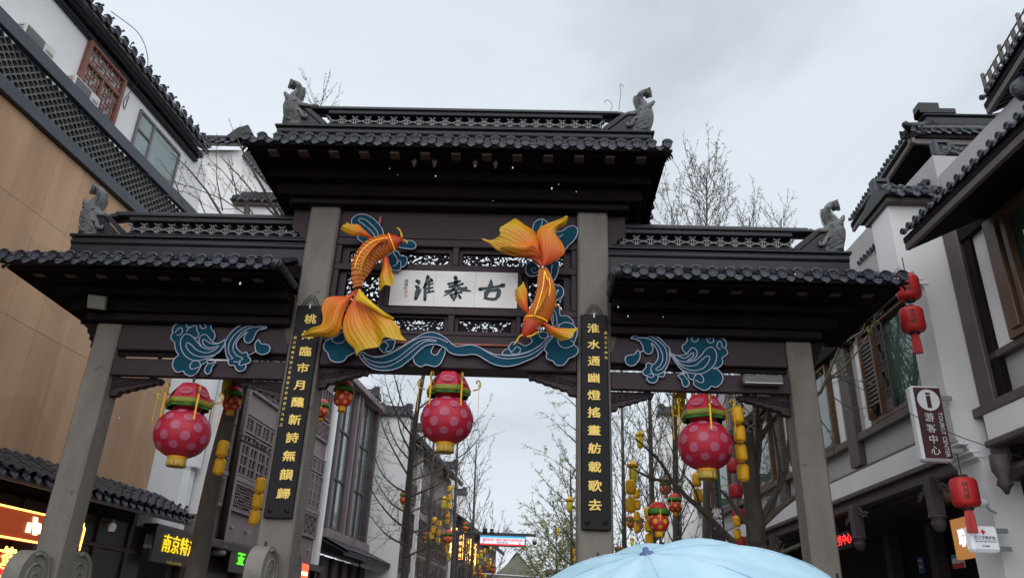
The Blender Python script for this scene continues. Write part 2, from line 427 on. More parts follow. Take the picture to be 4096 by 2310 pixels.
# ------------------------------------------------------------------ roof tiles
TCACHE = {}
def tile_templates(s, slope, length, mats=None):
    key = (round(s, 3), round(slope, 2), round(length, 2))
    if key in TCACHE: return TCACHE[key]
    r = s*0.255; a = slope
    # cover tile row: half round, running up the slope from the eave, a lip every 0.24 m
    mb = MB(); n = 9; rows = []; k = max(2, int(length/0.24)); st = length/k
    for i in range(k):
        for q, rr in ((0.0, 1.10), (0.06, 1.10), (0.07, 1.0), (0.999, 0.97)):
            d = (i+q)*st
            rows.append([(cos(pi*j/(n-1))*r*rr, sin(pi*j/(n-1))*r*rr*cos(a)+d*sin(a), -d*cos(a)+sin(pi*j/(n-1))*r*rr*sin(a)) for j in range(n)])
    mb.grid(rows); cover = mb.mesh('cover_tile_row', M_TILE, True, 35)
    # round end disc with a raised rim
    mb = MB(); mb.lathe([(0.0, 0.012), (r*0.78, 0.012), (r*0.80, 0.022), (r*1.0, 0.022), (r*1.04, 0.012), (r*1.04, -0.03)][::-1], (0, r*0.18, 0.012), 20, 'w')
    disc = mb.mesh('eave_disc', M_TILE_M, True, 40)
    # crescent cap standing above the disc
    mb = MB(); pts = []
    for j in range(9): a2 = radians(28+124*j/8); pts.append((cos(a2)*r*1.5, sin(a2)*r*1.45+r*0.50))
    for j in range(8, -1, -1): a2 = radians(34+112*j/8); pts.append((cos(a2)*r*1.1, sin(a2)*r*1.14+r*0.50))
    mb.prism(pts, -0.05, 0.012); cap = mb.mesh('cap_tile', M_TILE, True, 30)
    mb = MB()
    arc = [(cos(radians(28+124*j/8))*r*1.51, sin(radians(28+124*j/8))*r*1.46+r*0.50, 0.014) for j in range(9)]
    mb.tube(arc, s*0.013, 5); rim = mb.mesh('cap_rim', M_TILE_L, True)
    # drip tile: curved plate with a pointed lower edge, hung between two covers
    mb = MB(); w = s*0.34; top = []; bot = []
    for j in range(9):
        x = -w+2*w*j/8; q = x/w
        top.append((x, -r*0.55+0.35*r*q*q, 0.02-0.03*q*q)); bot.append((x, -r*0.62-r*1.15*(1-abs(q)**1.25), 0.035-0.03*q*q))
    mb.grid([top, [tuple((a_+b_)/2 for a_, b_ in zip(p, q)) for p, q in zip(top, bot)], bot], 0.014)
    drip = mb.mesh('drip_tile', M_TILE_M, True, 40)
    mb = MB(); mb.tube([(p[0], p[1]+0.004, p[2]+0.004) for p in top], s*0.02, 5); drim = mb.mesh('drip_rim', M_TILE_L, True)
    # concave pan running up the slope
    mb = MB(); rows = []
    for i in range(2):
        d = i*length
        rows.append([(-w*1.1+2.2*w*j/6, -r*0.5+0.5*r*(2*j/6-1)**2+d*sin(a), -d*cos(a)) for j in range(7)])
    mb.grid(rows); pan = mb.mesh('pan_tile_row', M_TILE, True)
    TCACHE[key] = (cover, disc, cap, rim, drip, drim, pan)
    return TCACHE[key]
def eave_tiles(parent, M, xs, s, slope, length, rows=True, caps=True, discs=True, jit=0.008):
    """M: local x along the eave, y up, z out over the eave"""
    cover, disc, cap, rim, drip, drim, pan = tile_templates(s, slope, length)
    rnd = random.Random(len(xs)*7+int(s*1000))
    for i, x in enumerate(xs):
        j = T3(x+rnd.uniform(-jit, jit), rnd.uniform(-jit, jit), rnd.uniform(-jit, jit)) @ rotM('Z', rnd.uniform(-2.5, 2.5))
        if rows: put('cover_tile_row', cover, parent, M @ j)
        if discs: put('eave_disc', disc, parent, M @ j)
        if caps:
            put('cap_tile', cap, parent, M @ j)
            put('cap_rim', rim, parent, M @ j)
        if i < len(xs)-1:
            j2 = T3((x+xs[i+1])/2+rnd.uniform(-jit, jit), rnd.uniform(-jit, jit), 0) @ rotM('Z', rnd.uniform(-3, 3))
            if rows: put('pan_tile_row', pan, parent, M @ j2)
            put('drip_tile', drip, parent, M @ j2)
            if caps: put('drip_rim', drim, parent, M @ j2)

# ------------------------------------------------------------------ the archway
ARCH = thing('memorial_archway', 'dark timber and stone memorial archway with three tiled roofs spanning the street', 'archway', (0, 0, 0))
XI, HWI, XO, HWO = 2.056, 0.23, 4.937, 0.178
YC = -0.23                                  # w of the ridge line
for sx in (-1, 1):
    MB().box(sx*XI-HWI, sx*XI+HWI, 0, 7.64, -0.46, 0, 0.028).build('inner_column', M_STONE, ARCH, G.M)
    MB().box(sx*XO-HWO, sx*XO+HWO, 0, 5.60, -0.37, 0, 0.022).build('outer_column', M_STONE, ARCH, G.M)
# drum stones, one before and one behind each column, the drum lying across
def drum(cx, hw, w0, sgn, zt):
    hw = 0.115; mb = MB(); seg = 28; R = 0.33; cz = zt-R; cw = w0+sgn*0.30
    x0, x1 = cx-hw*0.92, cx+hw*0.92
    o = []
    for k in range(seg+1):                   # scroll outline seen from the side: drum above, swelling foot below
        a = pi*0.5 - sgn*0 - 2*pi*k/seg
        o.append((cw+R*cos(a)*sgn, cz+R*sin(a)))
    mb.prism(o[:-1], x0, x1, 'u')
    mb.prism([(w0, 0), (w0+sgn*0.78, 0), (w0+sgn*0.78, 0.5), (w0+sgn*0.60, 0.8), (w0+sgn*0.62, cz-R*0.8), (w0+sgn*0.25, cz-R*0.2), (w0, cz+R*0.7)], x0+0.004, x1-0.004, 'u')
    p = mb.build('drum_stone', M_STONE2, ARCH, G.M, True, 30)
    for sx in (-1, 1):                       # carved spiral on each drum face
        sp = []
        for k in range(44):
            a = k*0.32; rr = R*0.88*(1-k/52.0)
            sp.append(((x0 if sx < 0 else x1), cz+rr*sin(a+1.2), cw+rr*cos(a+1.2)))
        MB().tube(sp, [0.026*(1-0.5*k/44) for k in range(44)], 6).build('spiral_carving', M_STONE2, p, G.M, True)
    # small upright peg and shoulder scroll between drum and column
    MB().box(cx-0.012, cx+0.012, zt-0.01, zt+0.06, cw-0.01, cw+0.014).build('iron_peg', M_WIRE, p, G.M)
    MB().lathe([(0.0, x0+0.01), (0.10, x0+0.01), (0.10, x1-0.01), (0, x1-0.01)], (0, cz+R*0.55, w0+sgn*0.06), 16, 'u').build('shoulder_scroll', M_STONE2, p, G.M, True, 30)
for sx in (-1, 1):
    drum(sx*XI, HWI, 0, 1, 2.58); drum(sx*XI, HWI, -0.46, -1, 2.66)
    drum(sx*XO, HWO+0.02, 0, 1, 2.44); drum(sx*XO, HWO+0.02, -0.37, -1, 2.52)

# ---- openwork panels: holes with rounded scroll edges, cut by marching squares
def openwork(x0, x1, v0, v1, w0, w1, seed, cell=0.0098):
    nx = int((x1-x0)/cell); ny = int((v1-v0)/cell); cx = (x0+x1)/2; hx = (x1-x0)/2; hy = (v1-v0)/2; cv = (v0+v1)/2
    f = {}
    for i in range(nx+1):
        for j in range(ny+1):
            x = -hx+2*hx*i/nx; y = -hy+2*hy*j/ny
            ax = abs(x) if hx > hy else x; ay = abs(y) if hy > hx else y      # carved symmetrically
            p = Vector((ax*25+seed*3.1, ay*25, seed*1.7)); wv = mnoise.noise_vector(p*0.45)*1.3
            d1, pts = mnoise.voronoi(p*0.42+wv)[0], None
            val = d1[1]-d1[0]                          # thin walls between cells
            q = 0.20 - val
            curl = mnoise.noise(p*0.9+Vector((9, 4, 2)))
            q = max(q, 0.10*(curl-0.42)*8)
            e = min(hx-abs(x), hy-abs(y))
            if e < 0.012: q = max(q, 0.08)
            f[i, j] = q
    vs = []; fs = []; key = {}; walls = []
    def vid(p):
        k = (round(p[0], 4), round(p[1], 4))
        if k not in key: key[k] = len(vs); vs.append(p)
        return key[k]
    for i in range(nx):
        for j in range(ny):
            c = [(i, j), (i+1, j), (i+1, j+1), (i, j+1)]; val = [f[q] for q in c]
            if all(q <= 0 for q in val): continue
            poly = []; cut = []
            for k in range(4):
                a, b = val[k], val[(k+1) % 4]; pa = c[k]; pb = c[(k+1) % 4]
                if a > 0: poly.append((x0+(x1-x0)*pa[0]/nx, v0+(v1-v0)*pa[1]/ny))
                if (a > 0) != (b > 0):
                    t = a/(a-b); pt = (x0+(x1-x0)*(pa[0]+t*(pb[0]-pa[0]))/nx, v0+(v1-v0)*(pa[1]+t*(pb[1]-pa[1]))/ny)
                    poly.append(pt); cut.append(pt)
            if len(poly) >= 3:
                ids = [vid(p) for p in poly]
                ids = [q for n, q in enumerate(ids) if q != ids[n-1]]
                if len(ids) >= 3: fs.append(ids)
            for n in range(0, len(cut)-1, 2): walls.append((vid(cut[n]), vid(cut[n+1])))
    n = len(vs)
    V = [(p[0], p[1], w1) for p in vs] + [(p[0], p[1], w0) for p in vs]
    Fc = fs + [[q+n for q in g[::-1]] for g in fs] + [(a, b, b+n, a+n) for a, b in walls if a != b]
    return MB().add(V, Fc)

# ---- central bay frame between the inner columns
X1 = XI-HWI
def board(n, x0, x1, v0, v1, w0, w1, m=M_WOOD, c=0.008, par=ARCH): return MB().box(x0, x1, v0, v1, w0, w1, c).build(n, m, par, G.M)
board('top_board', -X1, X1, 7.135, 7.60, -0.34, -0.09)
board('top_rail', -X1, X1, 7.0, 7.12, -0.32, -0.07)
board('middle_rail', -X1, X1, 6.585, 6.69, -0.31, -0.075)
board('lower_rail', -X1, X1, 5.895, 6.005, -0.31, -0.075)
board('base_rail', -X1, X1, 5.44, 5.625, -0.33, -0.06)
board('base_step', -X1, X1, 5.565, 5.632, -0.32, -0.045)
board('main_lintel', -X1, X1, 5.06, 5.405, -0.40, -0.035, c=0.02)
board('gap_strip', -X1, X1, 5.405, 5.44, -0.30, -0.15, M_WOOD_D)
for sx in (-1, 1):
    for v0, v1 in ((6.691, 6.999), (6.006, 6.584), (5.633, 5.894)):
        board('end_stile', sx*X1, sx*1.735, v0, v1, -0.31, -0.08)
    board('plaque_stile', sx*0.945, sx*1.01, 6.006, 6.584, -0.31, -0.08); board('plaque_stile', sx*0.945, sx*1.01, 5.633, 5.894, -0.31, -0.08)
    # panel plates round each opening
    def panel(a, b, v0, v1, oa, ob, ov0, ov1, seed):
        if a > b: a, b = b, a; oa, ob = min(oa, ob), max(oa, ob)
        fr = MB()
        fr.box(a, b, ov1, v1, -0.25, -0.15); fr.box(a, b, v0, ov0, -0.25, -0.15); fr.box(a, oa, ov0, ov1, -0.25, -0.15); fr.box(ob, b, ov0, ov1, -0.25, -0.15)
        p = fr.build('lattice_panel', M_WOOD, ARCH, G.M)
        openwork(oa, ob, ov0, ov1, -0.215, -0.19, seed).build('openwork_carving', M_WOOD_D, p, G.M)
    o = lambda a, b: (min(sx*a, sx*b), max(sx*a, sx*b))
    a, b = o(0.048, 1.733); oa, ob = o(0.10, 1.625); panel(a, b, 6.692, 6.998, oa, ob, 6.735, 6.93, 1+sx)
    a, b = o(1.012, 1.733); oa, ob = o(1.10, 1.63); panel(a, b, 6.008, 6.582, oa, ob, 6.05, 6.54, 5+sx)
    a, b = o(0.048, 0.943); oa, ob = o(0.10, 0.875); panel(a, b, 5.634, 5.892, oa, ob, 5.665, 5.86, 9+sx)
    a, b = o(1.012, 1.733); oa, ob = o(1.10, 1.63); panel(a, b, 5.634, 5.892, oa, ob, 5.665, 5.86, 13+sx)
for v0, v1 in ((6.692, 6.998), (5.634, 5.892)): board('centre_stile', -0.047, 0.047, v0, v1, -0.31, -0.08)
# marble plaque in three slabs with brushed characters
M_MARBLE = mat('veined_marble', (0.64, 0.615, 0.60), 0.4, (0.78, 0.765, 0.75), nscale=2.5, detail=9, namt=0.9, lichen=((0.50, 0.42, 0.37), 3.0, 0.69))
M_INK = mat('teal_black_ink', (0.008, 0.030, 0.042), 0.5)
PL = MB().box(-0.94, 0.955, 6.01, 6.58, -0.26, -0.14).build('plaque', M_WOOD_D, ARCH, G.M)
for a, b in ((-0.932, -0.2767), (-0.2753, 0.3193), (0.3207, 0.948)):
    MB().box(a, b, 6.02, 6.595, -0.14, -0.075, 0.002).build('marble_slab', M_MARBLE, PL, G.M)
Z6 = zoomer(1200, 800, 1.9376)
def stroke(mb, pts, wd, w, zf=None, n=5, dep=0.008):
    """brush stroke of changing width; pts in plane coordinates"""
    P = cr([Vector((p[0], p[1], 0)) for p in pts], n); m = len(P); Wd = resample([(i, q, 0) for i, q in enumerate(wd)], m)
    L_ = []; R_ = []
    for i in range(m):
        d = (P[min(i+1, m-1)]-P[max(i-1, 0)]); d = Vector((-d.y, d.x, 0)).normalized() if d.length > 0 else Vector((0, 1, 0))
        h = Wd[i].y/2; L_.append(P[i]+d*h); R_.append(P[i]-d*h)
    mb.grid([[(p.x, p.y, w+dep) for p in L_], [(p.x, p.y, w+dep) for p in R_]])
    for e, k in ((0, 0), (m-1, 1)):
        c = P[e]; h = Wd[e].y/2
        if h > 0.004: mb.add([(c.x, c.y, w+dep)]+[(c.x+h*cos(q*pi/5), c.y+h*sin(q*pi/5), w+dep) for q in range(10)], [(0, i+1, (i+1) % 10+1) for i in range(10)])
def zst(mb, zz, strokes, w=-0.0745):
    for pts, wd in strokes:
        q = [G.hit(*zz(*p), w) for p in pts]
        stroke(mb, q, [x/1.9376*0.0056 for x in wd], w, dep=0.003+0.0004*len(mb.f) % 0.003)
ch = [
 [([(1395, 690), (1450, 683), (1530, 670), (1575, 660)], [20, 16, 16, 24]), ([(1480, 622), (1478, 660), (1450, 720), (1430, 762)], [10, 26, 20, 10]),
  ([(1438, 715), (1440, 750), (1448, 768)], [16, 18, 10]), ([(1440, 712), (1500, 700), (1540, 700), (1535, 740), (1515, 768)], [10, 14, 22, 22, 12]), ([(1448, 762), (1490, 768), (1522, 764)], [12, 16, 14])],
 [([(1150, 650), (1200, 640), (1240, 628)], [14, 16, 12]), ([(1160, 672), (1210, 662), (1262, 648)], [14, 14, 12]), ([(1130, 708), (1200, 695), (1290, 678)], [16, 14, 12]),
  ([(1205, 598), (1208, 640), (1180, 700), (1118, 740)], [20, 20, 16, 6]), ([(1220, 670), (1255, 690), (1320, 705)], [10, 22, 8]),
  ([(1165, 735), (1210, 722), (1250, 712)], [10, 12, 14]), ([(1210, 705), (1206, 740), (1190, 776)], [14, 18, 10]), ([(1175, 745), (1180, 760)], [14, 10]), ([(1232, 738), (1242, 756)], [12, 16])],
 [([(905, 625), (918, 635), (922, 650)], [16, 24, 10]), ([(900, 668), (915, 680), (905, 720), (892, 768)], [14, 20, 20, 12]), ([(900, 764), (925, 715), (938, 690)], [14, 12, 6]),
  ([(992, 592), (980, 640), (958, 680)], [18, 16, 8]), ([(972, 650), (970, 710), (968, 772)], [14, 16, 16]), ([(1012, 610), (1022, 625)], [12, 16]),
  ([(975, 660), (1005, 652), (1030, 648)], [10, 10, 10]), ([(975, 688), (1005, 682), (1028, 678)], [10, 10, 10]), ([(975, 716), (1005, 712), (1034, 706)], [10, 10, 12]), ([(1002, 630), (1000, 700), (998, 712)], [12, 12, 10])]]
for s_ in ch:
    mb = MB(); zst(mb, Z6, s_); mb.build('brushed_character', M_INK, PL, G.M)
M_SEAL = mat('red_seal_ink', (0.55, 0.12, 0.08), 0.6)
u, v = G.hit(*Z6(822, 655), -0.073); t_ = text_mb('趙樸初', 0.062, 0.002, 0, True, 0.95); t_.build('signature', M_INK, PL, G.T(u, v, -0.0745))
for y in (710, 742):
    u, v = G.hit(*Z6(820, y), -0.073); q = MB(); q.box(-.022, .022, -.022, -.017, 0, .002); q.box(-.022, .022, .017, .022, 0, .002); q.box(-.022, -.017, -.017, .017, 0, .002); q.box(.017, .022, -.017, .017, 0, .002); q.box(-.003, .003, -.014, .014, 0, .002); q.box(-.012, .012, -.002, .002, 0, .0025)
    q.build('red_seal', M_SEAL, PL, G.T(u, v, -0.0745))
# beam ends standing out beyond the inner columns
for sx in (-1, 1):
    pts = [(sx*(XI+HWI), 7.60), (sx*2.56, 7.60), (sx*2.56, 7.33), (sx*2.52, 7.24), (sx*2.44, 7.20), (sx*2.40, 7.12), (sx*(XI+HWI), 7.10)]
    MB().prism(pts if sx > 0 else pts[::-1], -0.33, -0.10).build('beam_end', M_WOOD, ARCH, G.M)
    # red-brown tapering boards where the side roofs meet the inner columns
    a = sx*(XI+HWI)
    pts = [(a, 6.12), (a+sx*0.24, 6.12), (a+sx*0.10, 5.60), (a+sx*0.03, 5.35), (a, 5.35)]
    MB().prism(pts if sx > 0 else pts[::-1], -0.08, -0.02).build('side_board', M_WOOD_B, ARCH, G.M)
    # small carved lamp over each inner column
    MB().lathe([(0.0, -.075), (.02, -.07), (.03, -.04), (.045, -.02), (.05, .02), (.035, .05), (.02, .06), (.02, .12)], (sx*XI, 7.70, 0.05), 12).build('pendant_knob', M_WOOD_B, ARCH, G.M, True)

# ---- roofs: stepped eaves body, slopes, tiles
def eave_body(name, x0, x1, ends, z, steps, par):
    """tiers of boards stepping out under the eave; ends = (left free, right free)"""
    for i, (e, d, za, zb) in enumerate(steps):
        a = x0-(e if ends[0] else 0); b = x1+(e if ends[1] else 0)
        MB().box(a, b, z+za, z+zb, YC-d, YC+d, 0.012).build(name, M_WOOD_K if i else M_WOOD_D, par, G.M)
# central roof
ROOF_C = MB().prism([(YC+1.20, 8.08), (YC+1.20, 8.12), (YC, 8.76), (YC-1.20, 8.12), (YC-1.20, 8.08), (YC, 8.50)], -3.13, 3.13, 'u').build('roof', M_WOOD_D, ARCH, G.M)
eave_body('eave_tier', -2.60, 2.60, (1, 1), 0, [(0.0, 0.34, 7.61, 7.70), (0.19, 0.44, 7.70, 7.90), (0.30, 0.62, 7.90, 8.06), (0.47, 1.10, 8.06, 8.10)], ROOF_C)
sp = 6.13/27
MCF = G.T(0, 8.16, 0.985)
eave_tiles(ROOF_C, MCF, [-3.065+sp*i for i in range(28)], sp, radians(29), 1.30)
for i in range(13):
    x = -2.7+i*0.45
    MB().box(x-0.07, x+0.07, 8.03, 8.075, 0.70, 0.86, 0.006).build('rafter_end', M_WOOD_B, ROOF_C, G.M)
for x in (-0.62, -0.32, 0.28, 0.58):
    MB().lathe([(0, -.07), (.02, -.06), (.028, -.02), (.04, 0), (.04, .03), (.02, .05), (.012, .10)], (x, 7.98, 0.70), 10).build('hanging_knob', M_WOOD_B, ROOF_C, G.M, True)
# back slope covers of the free gable ends: drip tiles along the verge
def verge(par, x, sgn, z0, z1, run, n=7):
    cover, disc, cap, rim, drip, drim, pan = tile_templates(0.19, 0.6, 0.5)
    for k in range(n):
        t = (k+0.5)/n
        for sd in (1, -1):
            w = YC+sd*run*(1-t); v = z0+(z1-z0)*t
            put('verge_tile', drip, par, G.M @ T3(x, v, w) @ rotM('Y', 90*sgn) @ rotM('Z', (35 if sgn*sd > 0 else -35)))
verge(ROOF_C, 3.135, 1, 8.10, 8.74, 1.15); verge(ROOF_C, -3.135, -1, 8.10, 8.74, 1.15)
# side roofs
ROOF_S = {}
for sx in (-1, 1):
    a, b = (-6.12, -2.29) if sx < 0 else (2.29, 6.12)
    r_ = MB().prism([(YC+1.20, 6.06), (YC+1.20, 6.10), (YC, 6.70), (YC-1.20, 6.10), (YC-1.20, 6.06), (YC, 6.45)], a, b, 'u').build('roof', M_WOOD_D, ARCH, G.M); ROOF_S[sx] = r_
    x0, x1 = (-5.14, -2.30) if sx < 0 else (2.30, 5.14)
    fr = (sx < 0, sx > 0)
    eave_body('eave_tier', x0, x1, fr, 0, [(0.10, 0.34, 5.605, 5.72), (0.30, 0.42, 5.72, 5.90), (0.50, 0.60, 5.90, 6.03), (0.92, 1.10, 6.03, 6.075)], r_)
    sp2 = (6.06-2.42)/16
    xs = [sx*(2.42+sp2*i) for i in range(17)]
    eave_tiles(r_, G.T(0, 6.145, 0.985), sorted(xs), sp2, radians(27.5), 1.28)
    # half-buried cover lying along the column
    MB().tube([(sx*2.29, 6.13, 0.96), (sx*2.36, 6.15, 0.99)], 0.085, 12).build('end_tile', M_TILE, r_, G.M, True, 40)
    MB().tube([(sx*2.29, 6.17, 0.2), (sx*2.29, 6.15, 1.0)], 0.07, 10).build('end_tile', M_TILE, r_, G.M, True, 40)
    verge(r_, sx*6.125, sx, 6.08, 6.68, 1.15)
    for i in range(8):
        x = sx*(2.62+i*0.44)
        MB().box(x-0.07, x+0.07, 6.015, 6.028, 0.62, 0.72, 0.004).build('rafter_end', M_WOOD_B, r_, G.M)
    # scalloped corbel down to the outer column
    pts = [(sx*5.115, 5.60), (sx*5.33, 5.60), (sx*5.31, 5.55), (sx*5.26, 5.52), (sx*5.25, 5.46), (sx*5.20, 5.42), (sx*5.20, 5.36), (sx*5.15, 5.32), (sx*5.15, 5.24), (sx*5.115, 5.20)]
    MB().prism(pts if sx > 0 else pts[::-1], -0.33, -0.04).build('scalloped_corbel', M_WOOD_D, ARCH, G.M)
    # side bay beams with a slit between them
    i0, i1 = sx*(XI+HWI), sx*(XO-HWO); lo, hi = min(i0, i1), max(i0, i1)
    board('side_upper_beam', lo, hi, 5.21, 5.602, -0.20, -0.03, c=0.015)
    board('side_fillet', lo, hi, 5.138, 5.21, -0.14, -0.10, M_WOOD_D)
    board('side_lower_beam', lo, hi, 4.83, 5.085, -0.13, -0.03, c=0.012)
    for k in (0.25, 0.75): board('spacer_block', lo+(hi-lo)*k-0.03, lo+(hi-lo)*k+0.03, 5.084, 5.14, -0.13, -0.105, M_WOOD_D)
# ---- carved brackets under the beams
def bracket(x, sgn, v, wd, ht, seed):
    """stepped carved bracket hanging under a beam at a column; x column face, sgn direction out"""
    prof = [(0, 0), (1.0, 0), (0.955, 0.27), (0.86, 0.24), (0.80, 0.33), (0.70, 0.36), (0.64, 0.47), (0.52, 0.50), (0.47, 0.60), (0.36, 0.62), (0.31, 0.73), (0.20, 0.74), (0.15, 0.95), (0.0, 1.0)]
    pts = [(x+sgn*wd*p[0], v-ht*p[1]) for p in prof]
    b = MB().prism(pts if sgn < 0 else pts[::-1], -0.27, -0.14).build('carved_bracket', M_WOOD, ARCH, G.M)
    rnd = random.Random(seed)
    mb = MB()
    for k in range(7):                       # raised rolling-cloud carving
        c = Vector((x+sgn*wd*(0.10+0.125*k), v-ht*(0.62-0.085*k)*0.72, 0)); r = ht*0.19*(1-0.05*k)
        sp_ = []
        for q in range(22):
            a = q*0.42+rnd.random(); rr = r*(1-q/26.0); sp_.append((c.x+rr*cos(a)*sgn*1.5, c.y+rr*sin(a)*0.8, -0.138))
        mb.tube(sp_, 0.012, 5)
        mb.tube(cr([(c.x-sgn*wd*0.09, c.y+ht*0.12, -0.138), (c.x, c.y-ht*0.08, -0.132), (c.x+sgn*wd*0.10, c.y+ht*0.02, -0.138)], 5), 0.012, 5)
    mb.build('cloud_carving', M_WOOD, b, G.M, True)
bracket(-X1, 1, 5.058, 0.70, 0.30, 1); bracket(X1, -1, 5.058, 0.70, 0.30, 2)
for sx in (-1, 1):
    bracket(sx*(XI+HWI), sx, 4.828, 0.62, 0.27, 3+sx); bracket(sx*(XO-HWO), -sx, 4.828, 0.70, 0.27, 6+sx)

# ---- ridges
def coin_openwork(x0, x1, v0, v1, w, par, n):
    """rows of tile arcs making the coin pattern"""
    s = (x1-x0)/n; h = v1-v0; a = MB(); b = MB(); a = MB()
    def arc(cx, cy, r, a0, a1):
        pts = []
        for k in range(11):
            q = radians(a0+(a1-a0)*k/10); pts.append((cx+r*cos(q), cy+r*sin(q)))
        return pts
    def strip(mb, pts, th=0.013, dep=0.10):
        P = [Vector((p[0], p[1], 0)) for p in pts]; o = []; i_ = []
        for k in range(len(P)):
            d = P[min(k+1, len(P)-1)]-P[max(k-1, 0)]; nn = Vector((-d.y, d.x, 0)).normalized()
            o.append(P[k]+nn*th/2); i_.append(P[k]-nn*th/2)
        mb.prism([(p.x, p.y) for p in o]+[(p.x, p.y) for p in i_[::-1]], w-dep, w)
    m1 = MB(); r = s*0.47
    strip(m1, arc(0, -h*0.12, h*0.55, 15, 165)); strip(m1, arc(0, h*1.0, h*0.55, 195, 345))
    strip(m1, arc(-s*0.5-h*0.38, h*0.45, h*0.47, -75, 75)); strip(m1, arc(s*0.5+h*0.38, h*0.45, h*0.47, 105, 255))
    me = m1.mesh('coin_tile', M_RIDGE_P)
    for i in range(n): put('coin_tile', me, par, G.T(x0+s*(i+0.5), v0, 0))
def ridge(x0, x1, zb, zt, roof, sides, ntiles):
    """base mouldings, openwork band, top bar; sides = which ends carry slanted frames"""
    h = zt-zb; w = YC
    R_ = MB().box(x0, x1, zb-0.50, zb-0.02, w-0.12, w+0.12, 0.01).build('ridge', M_RIDGE, roof, G.M)
    MB().box(x0-0.05*sides[0], x1+0.05*sides[1], zb-0.02, zb+0.025, w-0.16, w+0.16, 0.01).build('ridge_ledge', M_RIDGE, R_, G.M)
    MB().tube([(x0, zb-0.10, w+0.10), (x1, zb-0.10, w+0.10)], 0.055, 12).build('ridge_roll', M_RIDGE, R_, G.M, True, 40)
    a = x0+0.78*sides[0]; b = x1-0.78*sides[1]
    MB().box(a-0.05*sides[0], b+0.05*sides[1], zb+0.045, zb+0.075, w-0.12, w+0.12, 0.008).build('ridge_sill', M_RIDGE, R_, G.M)
    MB().box(a, b, zt-0.16, zt-0.05, w-0.10, w+0.10, 0.01).build('ridge_band', M_RIDGE, R_, G.M)
    MB().tube([(a-0.26*sides[0], zt-0.03, w), (b+0.26*sides[1], zt-0.03, w)], 0.075, 14).build('ridge_cap', M_RIDGE, R_, G.M, True, 40)
    MB().box(a-0.3*sides[0], b+0.3*sides[1], zt-0.085, zt-0.055, w-0.13, w+0.13, 0.008).build('ridge_cornice', M_RIDGE, R_, G.M)
    MB().box(a, b, zb+0.125, zt-0.161, w-0.075, w-0.045).build('ridge_backing', M_RIDGE, R_, G.M)
    coin_openwork(a+0.02, b-0.02, zb+0.076, zt-0.161, w+0.06, R_, ntiles)
    for sd, xx in ((0, x0), (1, x1)):
        if not sides[sd]: continue
        s_ = -1 if sd == 0 else 1; e = a if sd == 0 else b
        MB().prism([(e, zb+0.045), (e, zb+0.10), (e+s_*0.30, zt-0.085), (e+s_*0.40, zt-0.085), (e+s_*0.06, zb+0.045)][::(1 if s_ < 0 else -1)], w-0.12, w+0.12).build('slanted_frame', M_RIDGE, R_, G.M)
        MB().prism([(e+s_*0.065, zb+0.026), (e+s_*0.42, zt-0.10), (xx-s_*0.04, zt-0.10), (xx-s_*0.04, zb+0.026)][::(1 if s_ < 0 else -1)], w-0.10, w+0.10).build('ridge_end', M_RIDGE, R_, G.M)
    return R_
RC = ridge(-3.08, 3.03, 9.185, 9.63, ROOF_C, (1, 1), 21)
RL = ridge(-5.93, -2.29, 7.065, 7.52, ROOF_S[-1], (1, 0), 13)
RR = ridge(2.29, 5.88, 7.065, 7.50, ROOF_S[1], (0, 1), 13)
